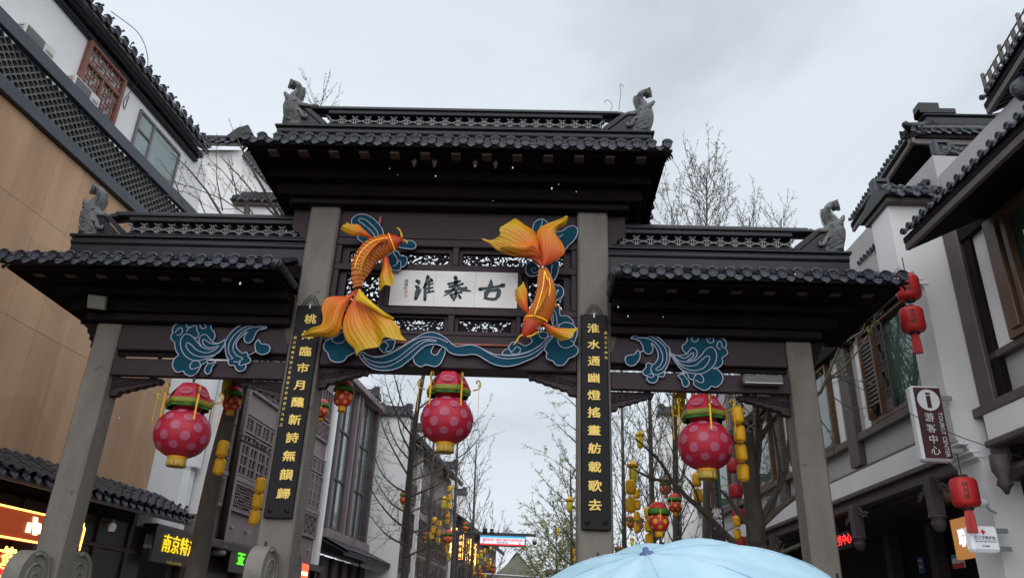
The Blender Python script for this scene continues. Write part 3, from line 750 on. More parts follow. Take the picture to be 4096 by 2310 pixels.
# ---- ridge beasts: fish-tailed dragons biting the ridge
Z8 = zoomer(2400, 330, 5.38)
def beast_mesh(sg):
    w = YC
    def q(x, y): u, v = G.hit(*Z8(x, y), w); return Vector(((u-3.0)*sg, v-9.18, 0))
    pairs = [((650, 1185), (1020, 1190)), ((630, 1110), (1045, 1120)), ((635, 1030), (1090, 1020)), ((680, 950), (1135, 900)), ((700, 850), (1155, 800)), ((730, 740), (1158, 730)),
             ((725, 680), (1140, 650)), ((790, 600), (1105, 580)), ((795, 550), (1035, 525)), ((770, 480), (980, 470)), ((757, 420), (930, 425)), ((757, 360), (908, 370)),
             ((780, 295), (915, 325)), ((835, 222), (940, 290)), ((900, 175), (985, 280)), ((960, 150), (1030, 300)), ((1040, 122), (1085, 325)), ((1085, 115), (1125, 310))]
    rows = []; tv = []; n = 14
    dep = [0.15, 0.16, 0.17, 0.18, 0.18, 0.18, 0.17, 0.155, 0.145, 0.135, 0.125, 0.115, 0.105, 0.09, 0.07, 0.05, 0.035, 0.02]
    A = [q(*p[0]) for p in pairs]; B = [q(*p[1]) for p in pairs]
    A = cr(A, 3); B = cr(B, 3); D = [d.y for d in resample([(i, d, 0) for i, d in enumerate(dep)], len(A))]
    for i in range(len(A)):
        c = (A[i]+B[i])/2; a = (B[i]-A[i])/2
        rows.append([c+a*cos(2*pi*k/n)+Vector((0, 0, w+D[i]*sin(2*pi*k/n)*(1+0.06*sin(i*2.1+k)))) for k in range(n)]+[c+a+Vector((0, 0, w))])
    mb = MB(); mb.grid(rows)
    nn = len(rows[0]); mb.add(rows[-1][:n], [tuple(range(n))]); mb.add(rows[0][:n], [tuple(range(n))[::-1]])
    body = mb.mesh('ridge_beast', M_BEAST, True, 60)
    det = MB()
    # jaws along the ridge cap
    up = [(800, 640), (700, 690), (600, 700), (520, 735), (430, 705), (350, 745)]; lo = [(800, 760), (700, 770), (600, 775), (520, 782), (430, 780), (330, 772)]
    U = [q(*p) for p in up]; Lo = [q(*p) for p in lo]
    det.grid([[p+Vector((0, 0, w+0.10)) for p in U], [(p+r)/2+Vector((0, 0, w+0.13)) for p, r in zip(U, Lo)], [p+Vector((0, 0, w+0.12)) for p in Lo], [p+Vector((0, 0, w-0.12)) for p in Lo], [p+Vector((0, 0, w-0.10)) for p in U], [p+Vector((0, 0, w+0.10)) for p in U]])
    jaw = [q(*p)+Vector((0, 0, w+0.13)) for p in [(760, 870), (700, 930), (660, 1000), (590, 1020), (565, 960)]]
    det.tube(cr(jaw, 4), [0.035]*13+[0.025, 0.02, 0.015, 0.008], 7)
    # horn / fin at the back, spikes on the tail
    det.tube([q(900, 660)+Vector((0, 0, w+0.13)), q(1010, 600)+Vector((0, 0, w+0.12)), q(1090, 535)+Vector((0, 0, w+0.08)), q(1150, 445)+Vector((0, 0, w+.04))], [0.02, 0.045, 0.042, 0.026], 8)
    for k in range(8):
        y = 310+k*36; xb = [765, 750, 742, 742, 748, 760, 775, 790][k]
        c = q(xb, y); det.tube([c+Vector((0.03*sg, 0, w)), c+Vector((-0.035*sg, 0.012, w))], [0.028, 0.004], 5)
    # flowing mane carved on the flank (both faces)
    rnd = random.Random(5)
    for face in (1, -1):
        for k in range(13):
            y0 = 700+k*29; x0 = 1050-rnd.random()*50
            L_ = 300-12*abs(k-7)
            pts = [q(x0-L_*t, y0+80*t*t+14*sin(t*6+k)+k*2)+Vector((0, 0, w+face*(0.185-0.02*abs(t-0.4)-0.004*abs(k-6)))) for t in (0, .2, .4, .6, .8, 1)]
            det.tube(cr(pts, 3), [0.006]+[0.017]*13+[0.012, 0.006], 5)
        for k in range(4): det.tube([q(950-k*40, 610+k*12)+Vector((0, 0, w+face*0.13)), q(1010-k*30, 650+k*14)+Vector((0, 0, w+face*0.16)), q(1080-k*25, 640+k*16)+Vector((0, 0, w+face*0.13))], 0.018, 5)
        for k in range(5): det.tube([q(960+k*10, 215+k*16)+Vector((0, 0, w+face*0.075)), q(1075+k*5, 135+k*36)+Vector((0, 0, w+face*0.03))], 0.011, 5)
        for i in range(7):
            for j in range(5):
                xl = (795, 775, 772, 772, 778, 790, 805)[i]+22; xr = (905, 905, 920, 945, 970, 1000, 1030)[i]-28; cx = xl+(xr-xl)*j/4; cy = 325+i*36+(j % 2)*14
                det.tube([q(cx-14, cy)+Vector((0, 0, w+face*0.115)), q(cx, cy+12)+Vector((0, 0, w+face*0.13)), q(cx+14, cy)+Vector((0, 0, w+face*0.115))], 0.008, 4)
        e = q(850, 680); det.lathe([(0, 0), (0.028, 0.004), (0.022, 0.02), (0, 0.026)], (e.x, e.y, w+face*0.15), 10, 'w')
    return body, det.mesh('beast_carving', M_BEAST, True, 50)
for sg, pos in ((1, [(3.0, 9.18, RC, 'right'), (5.83, 7.06, RR, 'r')]), (-1, [(-3.0, 9.23, RC, 'left'), (-5.87, 7.06, RL, 'l')])):
    bm, dm = beast_mesh(sg)
    for x, z, rd, _ in pos:
        b = put('ridge_beast', bm, ARCH, G.T(x, z, 0)); put('beast_carving', dm, b, G.T(x, z, 0), kind='stuff')
# wire curls left on the ridge
for x0, h, bend in ((2.37, 0.34, -0.05), (2.52, 0.68, 0.06)):
    pts = [(x0, 9.55, YC), (x0+0.02, 9.55+h*0.4, YC), (x0+0.05, 9.55+h*0.75, YC), (x0+0.03+bend*0.2, 9.55+h, YC), (x0+bend, 9.55+h+0.03, YC), (x0+bend*1.6, 9.55+h-0.03, YC)]
    MB().tube(cr(pts, 5), 0.0045, 5).build('curled_wire', M_WIRE, RC, G.M, True)
# ------------------------------------------------------------------ couplet boards on the inner columns
def brush(mb, seed):
    """uneven, swelling strokes"""
    out = []
    for p in mb.v:
        n = mnoise.noise_vector(Vector((p[0]*11+seed*5.3, p[1]*11, seed*1.9))); out.append((p[0]+n.x*0.008+p[1]*0.03*sin(seed), p[1]+n.y*0.008-0.30*p[0]*p[0], p[2]))
    mb.v = out
    return mb
def couplet(x0t, x0b, tx, side, yt, yb, chars, small, smallx, label):
    # corners read from the photo on the column front
    a = [G.hit(*p, 0.05) for p in ((tx[0], yt), (tx[1], yt), (tx[2], yb), (tx[3], yb))]
    u0 = (a[0][0]+a[2][0])/2; u1 = (a[1][0]+a[3][0])/2; vt = (a[0][1]+a[1][1])/2; vb = (a[2][1]+a[3][1])/2
    T_ = thing('couplet_board', label, 'sign board', G.T((u0+u1)/2, vb, 0.03))
    MB().box(u0, u1, vb, vt, 0.02, 0.058, 0.012).build('board', M_BLACK, T_, G.M)
    n = len(chars); h = (vt-vb); st = h*0.905/n
    for i, c in enumerate(chars):
        cw = (u0+u1)/2+side[0]; v = vt-h*0.035-st*(i+0.5)
        brush(text_mb(c, st*0.60, 0.016, 0.020, xs=1.22), i+len(small)).build('gold_character', M_GOLD, T_, G.T(cw, v, 0.056))
    for i, c in enumerate(small):
        text_mb(c, 0.046, 0.006, 0.0).build('small_character', M_GOLD, T_, G.T(smallx(u0, u1), vt-h*side[1]-i*0.074, 0.057))
    mid = (u0+u1)/2
    for k, (dx, hh) in enumerate(((0.13, 0.16), (0.09, 0.12))):
        MB().tube(cr([(mid-dx, vt-0.01, 0.045), (mid-dx*0.5, vt+hh*0.7, 0.05), (mid+0.01, vt+hh, 0.05), (mid+dx*0.6, vt+hh*0.6, 0.05), (mid+dx, vt-0.01, 0.045)], 5), 0.007, 5).build('hanging_wire', M_WIRE, T_, G.M, True)
    for dx in (-0.11, 0.11):
        MB().lathe([(0, 0.012), (0.03, 0.01), (0.034, 0), (0.034, -0.01)][::-1], (mid+dx, vb+0.10, 0.058), 12, 'w').build('boss', M_BLACK, T_, G.M, True)
    MB().box(mid-0.01, mid+0.01, vt-0.05, vt+0.02, 0.056, 0.064).build('nail', M_STEEL, T_, G.M)
couplet(0, 0, (746, 812, 664, 737), (0.035, 0.17), 768, 1303, '桃津臨市月釀新詩無韻歸', '趙曰明聯海廣之譽連齋言恭達書於九年正', lambda a, b: a+0.045,
        'black couplet board with gold characters ending behind the left goldfish tail')
couplet(0, 0, (1460, 1527, 1463, 1538), (-0.012, 0.095), 791, 1333, '淮水通幽燈搖畫舫載歌去', '歲次壬午仲秋', lambda a, b: b-0.028,
        'black couplet board with gold characters on the column above the blue umbrella')

# ------------------------------------------------------------------ blue wave and cloud panels with white rope light
M_BLUE = mat('blue_stretched_cloth', (0.004, 0.050, 0.085), 0.8, (0.007, 0.070, 0.112), nscale=3.5, bump=0.35, bscale=5, stretch=(1, 1, 4), spec=0.15)
M_ROPE = mat('white_rope_light', (0.42, 0.44, 0.56), 0.45)
M_PIPE = mat('pink_conduit', (0.36, 0.12, 0.09), 0.5)
def cloud(name, zz, outline, lines, w, label, cat='wave panel', group=None, parent=None, thick=0.035):
    hitp = lambda p: G.hit(*zz(*p), w)
    pts = cr([Vector((*hitp(p), 0)) for p in outline], 5, True)
    if parent is None: root = thing(name, label, cat, G.T(sum(p.x for p in pts)/len(pts), min(p.y for p in pts), w), group)
    else: root = parent
    P2 = [(p.x, p.y) for p in pts]
    area = sum(P2[i-1][0]*P2[i][1]-P2[i][0]*P2[i-1][1] for i in range(len(P2)))
    if area < 0: P2 = P2[::-1]
    pan = MB().prism(P2, w-thick, w).build('cloth_panel', M_BLUE, root, G.M)
    MB().tube([(p[0], p[1], w+0.003) for p in P2], 0.0085, 6, closed=True).build('rope_outline', M_ROPE, pan, G.M, True)
    for ln in lines:
        q = cr([Vector((*hitp(p), w+0.006)) for p in ln], 5)
        MB().tube([tuple(p) for p in q], 0.008, 6).build('rope_line', M_ROPE, pan, G.M, True)
    # stand-off struts to the woodwork behind
    c = P2[0]; 
    return root
def strut(root, pts, r=0.012, m=M_WIRE): MB().tube(pts, r, 6).build('bracket_strut', m, root, G.M)
A3 = zoomer(1250, 1280, 4.2933); A4 = zoomer(1780, 1280, 4.2933)
def m4(p): return (p[0]+530*4.2933, p[1])
band = [(800, 585), (850, 545), (940, 590), (1040, 625), (1200, 610), (1350, 560), (1500, 470), (1620, 395), (1750, 320), (1850, 260), (1950, 220), (2030, 208), (2120, 220), (2230, 270), (2330, 345), (2400, 415)]
band += [m4(p) for p in [(205, 452), (300, 442), (400, 425), (500, 435), (590, 465), (720, 535), (850, 585), (1000, 602), (1150, 608), (1300, 588), (1450, 540), (1600, 455), (1700, 365), (1760, 300), (1840, 265)]]
band += [m4(p) for p in [(1790, 370), (1715, 475), (1650, 550), (1550, 630), (1400, 700), (1250, 760), (1100, 790), (950, 785), (800, 740), (680, 670), (560, 602), (450, 585), (350, 600), (200, 595), (80, 555)]]
band += [(2290, 490), (2200, 440), (2110, 415), (2000, 422), (1900, 465), (1800, 550), (1720, 635), (1620, 720), (1500, 805), (1350, 855), (1200, 862), (1050, 835), (950, 780), (860, 690)]
W_ = cloud('wave_panel', A3, band, [
    [(870, 560), (1000, 620), (1120, 640), (1280, 600), (1450, 520), (1600, 430), (1750, 340), (1900, 295), (2050, 292), (2200, 325), (2330, 390)],
    [(830, 575), (930, 660), (1060, 715), (1200, 732), (1350, 700), (1500, 620), (1650, 500), (1800, 390), (1930, 340), (2050, 335), (2125, 355), (2090, 372), (1980, 360), (1850, 420), (1700, 540), (1550, 660), (1400, 750), (1250, 800), (1100, 795), (960, 730), (870, 640)],
    [m4(p) for p in [(620, 480), (760, 570), (900, 635), (1050, 662), (1200, 655), (1400, 620), (1560, 545), (1690, 440), (1790, 320)]]], 0.04,
    'long blue wave panel outlined in white rope, under the white plaque')
strut(W_, [(0, 5.3, 0.01), (0, 5.3, -0.04)])
c1 = cloud('cloud_panel', A3, [(520, 205), (420, 270), (330, 310), (230, 360), (190, 440), (210, 510), (260, 560), (290, 650), (360, 710), (480, 720), (560, 680), (600, 620), (680, 580), (735, 535), (760, 400), (680, 240)],
    [[(330, 310), (360, 370), (440, 402), (520, 380), (560, 340)]], 0.10, 'blue cloud panel half hidden by the left goldfish tail, at the lower left', 'cloud panel')
c2 = cloud('cloud_panel', A3, [(1765, 600), (1730, 650), (1760, 740), (1840, 795), (1900, 785), (1950, 765), (2020, 780), (2110, 795), (2190, 750), (2230, 680), (2278, 560), (2270, 500), (2235, 470), (2185, 520), (2145, 585), (2090, 600), (2040, 560), (2050, 500), (2082, 445), (2040, 428), (1950, 445), (1850, 520)],
    [], 0.012, 'blue cloud panel hanging from the long wave near its crest', 'cloud panel')
c3 = cloud('scroll_panel', A3, [(1205, 555), (1145, 470), (1160, 410), (1225, 375), (1330, 335), (1410, 350), (1408, 420), (1375, 500), (1320, 545), (1260, 552)],
    [[(1205, 545), (1150, 475), (1165, 410), (1225, 378), (1285, 405), (1300, 440), (1275, 480), (1258, 510), (1290, 538), (1340, 525)]], 0.012, 'small blue scroll panel beside the right tip of the left goldfish tail', 'scroll panel')
c4 = cloud('cloud_panel', A4, [(1705, 485), (1745, 560), (1740, 640), (1790, 680), (1850, 700), (1890, 750), (1950, 780), (2030, 770), (2090, 710), (2130, 655), (2220, 620), (2275, 560), (2280, 480), (2215, 410), (2268, 250), (2260, 160), (2200, 80), (2100, 40), (2000, 60), (1950, 110), (1900, 200), (1860, 270), (1780, 380)],
    [[(1935, 330), (1950, 410), (2010, 465), (2090, 478), (2170, 450), (2215, 405), (2160, 345)]], 0.07, 'large blue cloud panel below the right goldfish side fin', 'cloud panel')
c5 = cloud('scroll_panel', A4, [(985, 585), (1015, 520), (1080, 485), (1105, 440), (1150, 385), (1220, 375), (1290, 400), (1345, 432), (1390, 440), (1480, 390), (1495, 340), (1470, 290), (1560, 240), (1690, 200), (1770, 240), (1740, 310), (1690, 375), (1590, 455), (1450, 535), (1250, 585), (1100, 600)],
    [[(1105, 480), (1110, 520), (1150, 537), (1190, 510), (1215, 468), (1260, 462), (1295, 500), (1280, 555), (1225, 585), (1160, 575), (1112, 540)], [(1615, 240), (1630, 290), (1690, 315), (1745, 300), (1772, 250)]], 0.0, 'blue scroll panel under the head of the right goldfish', 'scroll panel')
B1 = zoomer(1190, 830, 2.4217); B2 = zoomer(1900, 830, 2.2356)
c6 = cloud('cloud_panel', B1, [(525, 150), (530, 110), (570, 75), (630, 65), (700, 85), (760, 130), (810, 190), (830, 240), (830, 290), (770, 310), (700, 330), (650, 345), (600, 315), (580, 285), (605, 270), (650, 235), (600, 195), (545, 180)],
    [[(790, 290), (770, 230), (720, 170), (660, 120), (610, 108), (595, 130), (640, 165), (700, 215), (740, 260), (755, 295)]], 0.0, 'blue cloud panel with a looped rope above the left goldfish back', 'cloud panel')
strut(c6, [G.hit(*B1(795, 160), -0.05)+(-0.05,), G.hit(*B1(805, 92), -0.05)+(-0.05,)], 0.02, M_PIPE)
c7 = cloud('cloud_panel', B1, [(985, 385), (1000, 350), (1060, 322), (1110, 325), (1145, 355), (1140, 390), (1100, 402), (1030, 395)], [], 0.0, 'small blue cloud panel at the mouth of the left goldfish', 'cloud panel')
c8 = cloud('scroll_panel', B1, [(870, 470), (960, 420), (1000, 465), (1055, 478), (1060, 530), (1030, 570), (1000, 580), (985, 608), (920, 605), (900, 570), (872, 510)],
    [[(930, 440), (965, 500), (960, 550), (920, 572)], [(965, 545), (980, 515), (1000, 530), (1000, 575)]], 0.0, 'blue scroll panel between the left goldfish belly and the plaque', 'scroll panel')
d1 = cloud('cloud_panel', B2, [(515, 200), (525, 150), (560, 112), (610, 106), (655, 145), (640, 170), (600, 200), (555, 245), (522, 225)], [[(600, 108), (600, 145), (585, 178)]], 0.0, 'small blue cloud panel between the lobes of the right goldfish tail', 'cloud panel')
d2 = cloud('cloud_panel', B2, [(715, 225), (780, 210), (830, 175), (880, 165), (917, 195), (910, 250), (880, 300), (835, 340), (800, 378), (770, 320), (725, 265)], [[(730, 262), (760, 262), (785, 243)]], 0.0, 'blue leaf-shaped cloud panel right of the right goldfish tail', 'cloud panel')
d3 = cloud('scroll_panel', B2, [(455, 540), (470, 500), (510, 485), (555, 515), (575, 560), (560, 600), (520, 615), (475, 605), (455, 572)], [[(560, 570), (530, 585), (505, 565), (515, 542), (545, 545)]], 0.0, 'round blue scroll panel left of the right goldfish tail root', 'scroll panel')
d4 = cloud('stream_panel', B2, [(640, 500), (740, 480), (745, 560), (720, 630), (695, 668), (730, 695), (770, 705), (792, 745), (782, 795), (740, 822), (718, 850), (752, 890), (762, 965), (820, 968), (868, 1005), (872, 1040), (760, 1042), (700, 1062), (680, 960), (690, 860), (640, 760), (620, 640)],
    [[(690, 510), (680, 580), (672, 640)], [(720, 760), (745, 735), (720, 790)], [(700, 900), (725, 960), (735, 1050)], [(690, 930), (700, 1000), (695, 1060)]], 0.0, 'blue stream panel running down behind the right goldfish', 'stream panel')
# side bay waves
B5 = zoomer(650, 1240, 4.843); B6 = zoomer(2450, 1280, 4.54)
s1 = cloud('wave_panel', B5, [(200, 430), (195, 370), (230, 300), (290, 260), (370, 230), (440, 175), (500, 165), (560, 192), (610, 182), (680, 160), (725, 190), (760, 202), (820, 180), (890, 210), (940, 270), (945, 350), (1000, 420), (1020, 490), (1000, 560), (965, 608), (1050, 640), (1130, 620), (1205, 572), (1215, 625), (1190, 680), (1120, 780), (1040, 850), (950, 910), (870, 945), (850, 1000), (760, 1060), (720, 1130), (660, 1220), (580, 1270), (510, 1270), (440, 1230), (400, 1182), (340, 1195), (260, 1190), (205, 1110), (195, 1030), (240, 930), (310, 870), (260, 780), (240, 690), (235, 630), (180, 570), (165, 510), (185, 465)],
    [[(240, 440), (300, 370), (350, 340), (388, 380), (380, 440), (330, 485), (280, 480)], [(570, 215), (530, 250), (480, 260), (465, 300), (500, 340), (550, 320)], [(745, 240), (728, 300), (760, 350), (820, 355), (848, 310), (810, 275), (760, 255)],
     [(750, 710), (690, 630), (590, 520), (480, 462), (390, 510), (350, 620), (370, 760), (440, 880), (560, 960), (720, 975), (860, 935)], [(1200, 690), (1080, 830), (920, 890), (760, 905), (600, 860), (490, 760), (460, 680), (490, 630), (560, 670), (680, 780), (850, 825), (1000, 780), (1100, 690)],
     [(950, 600), (900, 530), (840, 470), (760, 490), (710, 570), (730, 660), (820, 740), (950, 755), (1080, 690)], [(1190, 590), (1060, 655), (930, 640), (820, 570), (780, 590), (800, 660), (880, 725), (1000, 715)],
     [(720, 1090), (640, 1130), (560, 1140), (535, 1080), (580, 1000), (660, 980), (720, 1010), (735, 1070)], [(470, 420), (500, 360), (570, 325), (640, 295), (670, 340), (665, 390), (705, 450), (690, 510), (640, 540), (560, 500)]], 0.015,
    'curling blue wave panel in the left side bay, nearest the outer column', 'wave panel')
s2 = cloud('wave_panel', B5, [(1222, 600), (1300, 470), (1420, 350), (1560, 270), (1700, 245), (1850, 255), (1950, 290), (2022, 338), (1970, 360), (1870, 382), (1820, 430), (1780, 510), (1740, 590), (1660, 640), (1600, 600), (1582, 530), (1640, 415), (1560, 480), (1480, 560), (1430, 650), (1440, 720), (1500, 800), (1560, 830), (1620, 812), (1660, 860), (1652, 890), (1700, 940), (1700, 1000), (1640, 1040), (1595, 1042), (1618, 1080), (1590, 1150), (1500, 1185), (1425, 1140), (1390, 1072), (1310, 1068), (1270, 1010), (1285, 960), (1240, 880), (1220, 760), (1215, 680)],
    [[(2000, 325), (1800, 290), (1600, 330), (1440, 440), (1330, 570), (1280, 720), (1300, 850), (1360, 930), (1320, 950)], [(1960, 335), (1800, 325), (1620, 380), (1480, 500), (1390, 640), (1370, 760), (1430, 870), (1550, 930), (1480, 1000), (1380, 1000)], [(1590, 1045), (1520, 1075), (1485, 1040), (1520, 1000)]], 0.02,
    'crescent blue wave panel in the left side bay, beside the couplet board', 'wave panel')
cloud('drop', B5, [(1862, 572), (1810, 620), (1792, 690), (1815, 800), (1880, 845), (1950, 858), (2050, 820), (2085, 740), (2050, 680), (1980, 655), (1910, 650)], [[(1810, 800), (1680, 868)]], 0.02, '', parent=s2)
cloud('drop', B5, [(1012, 985), (950, 1030), (880, 1042), (830, 1110), (820, 1180), (860, 1235), (910, 1225), (940, 1170), (960, 1100), (1030, 1010)], [[(880, 1040), (862, 960)]], 0.02, '', parent=s1)
r1 = cloud('wave_panel', B6, [(1050, 600), (1140, 635), (1250, 640), (1370, 602), (1320, 592), (1272, 530), (1272, 460), (1340, 400), (1370, 285), (1430, 228), (1510, 232), (1548, 262), (1590, 208), (1680, 208), (1725, 265), (1780, 228), (1870, 242), (1940, 305), (2030, 350), (2070, 430), (2052, 500), (2090, 580), (2060, 640), (1992, 680), (2000, 770), (1940, 850), (1820, 872), (1900, 890), (1970, 960), (2005, 1050), (1970, 1150), (1880, 1215), (1795, 1198), (1740, 1250), (1660, 1270), (1560, 1230), (1480, 1170), (1468, 1092), (1400, 1062), (1350, 965), (1290, 925), (1200, 840), (1110, 710), (1055, 625)],
    [[(1545, 260), (1500, 290), (1440, 320), (1440, 370), (1500, 395), (1550, 360), (1555, 300)], [(1725, 265), (1715, 350), (1770, 415), (1830, 390), (1825, 325), (1785, 305), (1760, 350)], [(2050, 505), (1990, 490), (1980, 420), (1950, 380), (1905, 420), (1900, 490), (1960, 540)],
     [(1060, 610), (1180, 720), (1330, 760), (1480, 740), (1600, 650), (1680, 545), (1770, 490), (1850, 530), (1890, 640), (1860, 780), (1760, 900), (1620, 970), (1480, 970), (1340, 940)], [(1100, 620), (1200, 770), (1350, 830), (1500, 820), (1610, 730), (1700, 655), (1765, 665), (1740, 760), (1650, 870), (1500, 915), (1350, 890), (1220, 810), (1110, 680)],
     [(1350, 740), (1460, 715), (1530, 640), (1525, 550), (1460, 500), (1410, 530), (1370, 590)], [(1200, 660), (1320, 690), (1440, 600), (1475, 610), (1450, 670), (1360, 735)], [(1470, 1075), (1510, 990), (1590, 985), (1650, 1060), (1640, 1125), (1580, 1130), (1500, 1080)]], 0.015,
    'curling blue wave panel in the right side bay, nearest the outer column', 'wave panel')
r2 = cloud('wave_panel', B6, [(337, 325), (420, 270), (560, 242), (720, 262), (870, 340), (960, 440), (1038, 525), (1040, 680), (1000, 820), (942, 930), (945, 1000), (890, 1035), (832, 1012), (820, 1080), (760, 1135), (680, 1130), (622, 1070), (632, 1008), (580, 1000), (548, 930), (608, 862), (610, 800), (650, 777), (740, 800), (800, 740), (832, 650), (800, 520), (705, 415), (735, 520), (700, 600), (640, 615), (592, 590), (560, 540), (552, 480), (500, 392), (420, 347)],
    [[(360, 300), (520, 272), (700, 300), (850, 390), (950, 500), (990, 630), (970, 770), (900, 880), (820, 910), (790, 880), (860, 830), (910, 720), (900, 600), (840, 480), (740, 380), (600, 325), (440, 322)], [(1030, 540), (1035, 700)], [(735, 800), (695, 880), (720, 960), (790, 992), (870, 970), (940, 930)], [(640, 1010), (690, 1045), (745, 1020), (720, 975), (660, 980)]], 0.02,
    'crescent blue wave panel in the right side bay, beside the couplet board', 'wave panel')
cloud('drop', B6, [(455, 545), (500, 600), (490, 700), (420, 800), (330, 830), (250, 780), (230, 690), (280, 640), (400, 618)], [[(500, 600), (560, 540)]], 0.02, '', parent=r2)
cloud('drop', B6, [(1190, 1010), (1240, 985), (1300, 1000), (1380, 1100), (1390, 1160), (1340, 1210), (1280, 1190), (1250, 1080)], [[(1260, 985), (1290, 925), (1350, 950)]], 0.02, '', parent=r1)
# salmon conduit in the slot over the lintel
MB().tube([(-0.95, 5.423, -0.03), (1.0, 5.423, -0.03)], 0.016, 8).build('conduit', M_PIPE, ARCH, G.M, True)

# ------------------------------------------------------------------ goldfish
M_FIN = ramp_mat('painted_fin_cloth', [(0.0, (0.58, 0.055, 0.010)), (0.25, (0.66, 0.115, 0.006)), (0.55, (0.66, 0.22, 0.004)), (0.85, (0.60, 0.33, 0.004)), (1.0, (0.58, 0.36, 0.006))], 0.5, 0.06, 25, stripes=0.42)
M_FINY = ramp_mat('yellow_fin_fold', [(0.0, (0.70, 0.40, 0.01)), (1.0, (0.72, 0.50, 0.012))], 0.45, 0.05, 25)
M_FBODY = ramp_mat('orange_fish_skin', [(0.0, (0.36, 0.055, 0.006)), (0.5, (0.46, 0.06, 0.006)), (0.8, (0.48, 0.045, 0.008)), (1.0, (0.46, 0.035, 0.010))], 0.45, 0.05, 30)
M_SCALE = ramp_mat('orange_fish_scales', [(0.0, (0.56, 0.17, 0.012)), (0.6, (0.64, 0.16, 0.012)), (1.0, (0.62, 0.11, 0.012))], 0.42, 0.0)
M_GTRIM = mat('gold_trim_tube', (0.85, 0.52, 0.03), 0.3, emit=0.25, ecol=(1.0, 0.6, 0.05))
M_EYE = mat('glossy_eye', (0.03, 0.02, 0.02), 0.1)
def fin(root, name, zz, rays, w, wob=0.05, m=None, nu=26, nv=34, thick=0.012, veins=9, tip=0.0, bend=0.0):
    R3 = []
    for i, r_ in enumerate(rays):
        pts = [Vector((*G.hit(*zz(p[0], p[1]), w), w + (p[2] if len(p) > 2 else 0))) for p in r_]
        R3.append(resample(cr(pts, 6), nv))
    rows = []; tv = []; sv = []
    for j in range(nv):
        col = cr([R3[i][j] for i in range(len(R3))], 8); col = resample(col, nu)
        t = j/(nv-1); row = []
        for i, p in enumerate(col):
            s = i/(nu-1)
            d = wob*t*sin(s*pi*2.3+1.0+t*2.0) + bend*t*t + 0.010*t**0.5*abs(sin(s*pi*veins))
            row.append(p+Vector((0, 0, d)))
        rows.append(row); tv.append([t]*nu); sv.append([i/(nu-1)*veins for i in range(nu)])
    mb = MB(); mb.grid(rows, thick, tv, sv)
    return mb.build(name, m or M_FIN, root, G.M, True, 60)
def fish_body(root, zz, pairs, w, dep=0.85, lift=None, scale_to=0.72):
    A = [Vector((*G.hit(*zz(*p[0]), w), 0)) for p in pairs]; B = [Vector((*G.hit(*zz(*p[1]), w), 0)) for p in pairs]
    A = cr(A, 5); B = cr(B, 5); n = len(A); m = 20
    cs = [(a+b)/2 for a, b in zip(A, B)]; hs = [(b-a)/2 for a, b in zip(A, B)]
    def S(s, th, off=0.0):
        s = max(0, min(1, s))*(n-1); i = min(n-2, int(s)); f = s-i
        c = cs[i].lerp(cs[i+1], f); h = hs[i].lerp(hs[i+1], f); r = h.length
        p = c + h*(1+off/max(r, 1e-4))*sin(th); p.z = w + (r*dep+off)*cos(th)
        return p
    rows = [[S(i/(n-1), 2*pi*k/m) for k in range(m+1)] for i in range(n)]
    mb = MB(); mb.grid(rows, 0, [[i/(n-1)]*(m+1) for i in range(n)])
    mb.add(rows[-1][:m], [tuple(range(m))], [1]*m); mb.add(rows[0][:m], [tuple(range(m))[::-1]], [0]*m)
    body = mb.build('body', M_FBODY, root, G.M, True, 50)
    sc = MB(); L_ = sum((cs[i+1]-cs[i]).length for i in range(n-1)); nr = int(L_*scale_to/0.046)
    for i in range(nr):
        s = 0.03+scale_to*i/nr; k = 13
        for j in range(k):
            th = -pi*0.55+pi*1.1*(j+(i % 2)*0.5)/k
            ds = 0.052/L_; dt = pi*1.1/k*0.62; r0 = [S(s, th, 0.011)]
            ring = []
            for q in range(9):
                a = 2*pi*q/9
                ring.append(S(s-ds*cos(a)*0.72, th+dt*sin(a), 0.016 if cos(a) > 0.2 else -0.003))
            sc.add(r0+ring, [(0, q+1, (q+1) % 9+1) for q in range(9)], [s]*10)
    so = sc.build('scales', M_SCALE, body, G.M, True, 30); so['kind'] = 'stuff'
    return body, S
# left goldfish
WF = 0.34
F1 = thing('goldfish_figure', 'orange goldfish figure with its head up and tail spread over the left couplet board', 'fish figure', G.T(-1.2, 5.3, WF), 'goldfish on the archway')
b1, S1 = fish_body(F1, B1, [((553, 785), (622, 770)), ((538, 715), (640, 700)), ((528, 610), (690, 635)), ((540, 530), (722, 580)), ((580, 440), (760, 525)), ((640, 365), (820, 485)), ((715, 312), (870, 450)), ((800, 285), (905, 425)), ((850, 268), (925, 418)), ((920, 265), (960, 395)), ((985, 280), (1005, 350)), ((1020, 300), (1028, 328))], WF)
fin(F1, 'tail_lobe', B1, [[(575, 785), (480, 855), (350, 860), (270, 890), (235, 980), (250, 1080), (225, 1140), (130, 1170), (48, 1242)],
    [(578, 790, .02), (500, 880, .08), (420, 950, .12), (370, 1050, .12), (320, 1150, .1), (230, 1195, .06), (120, 1212, .02), (47, 1246)],
    [(582, 800), (520, 900, .04), (470, 1000, .05), (440, 1110, .05), (420, 1195, .03), (340, 1252), (200, 1245), (46, 1250)]], WF, 0.04, veins=7)
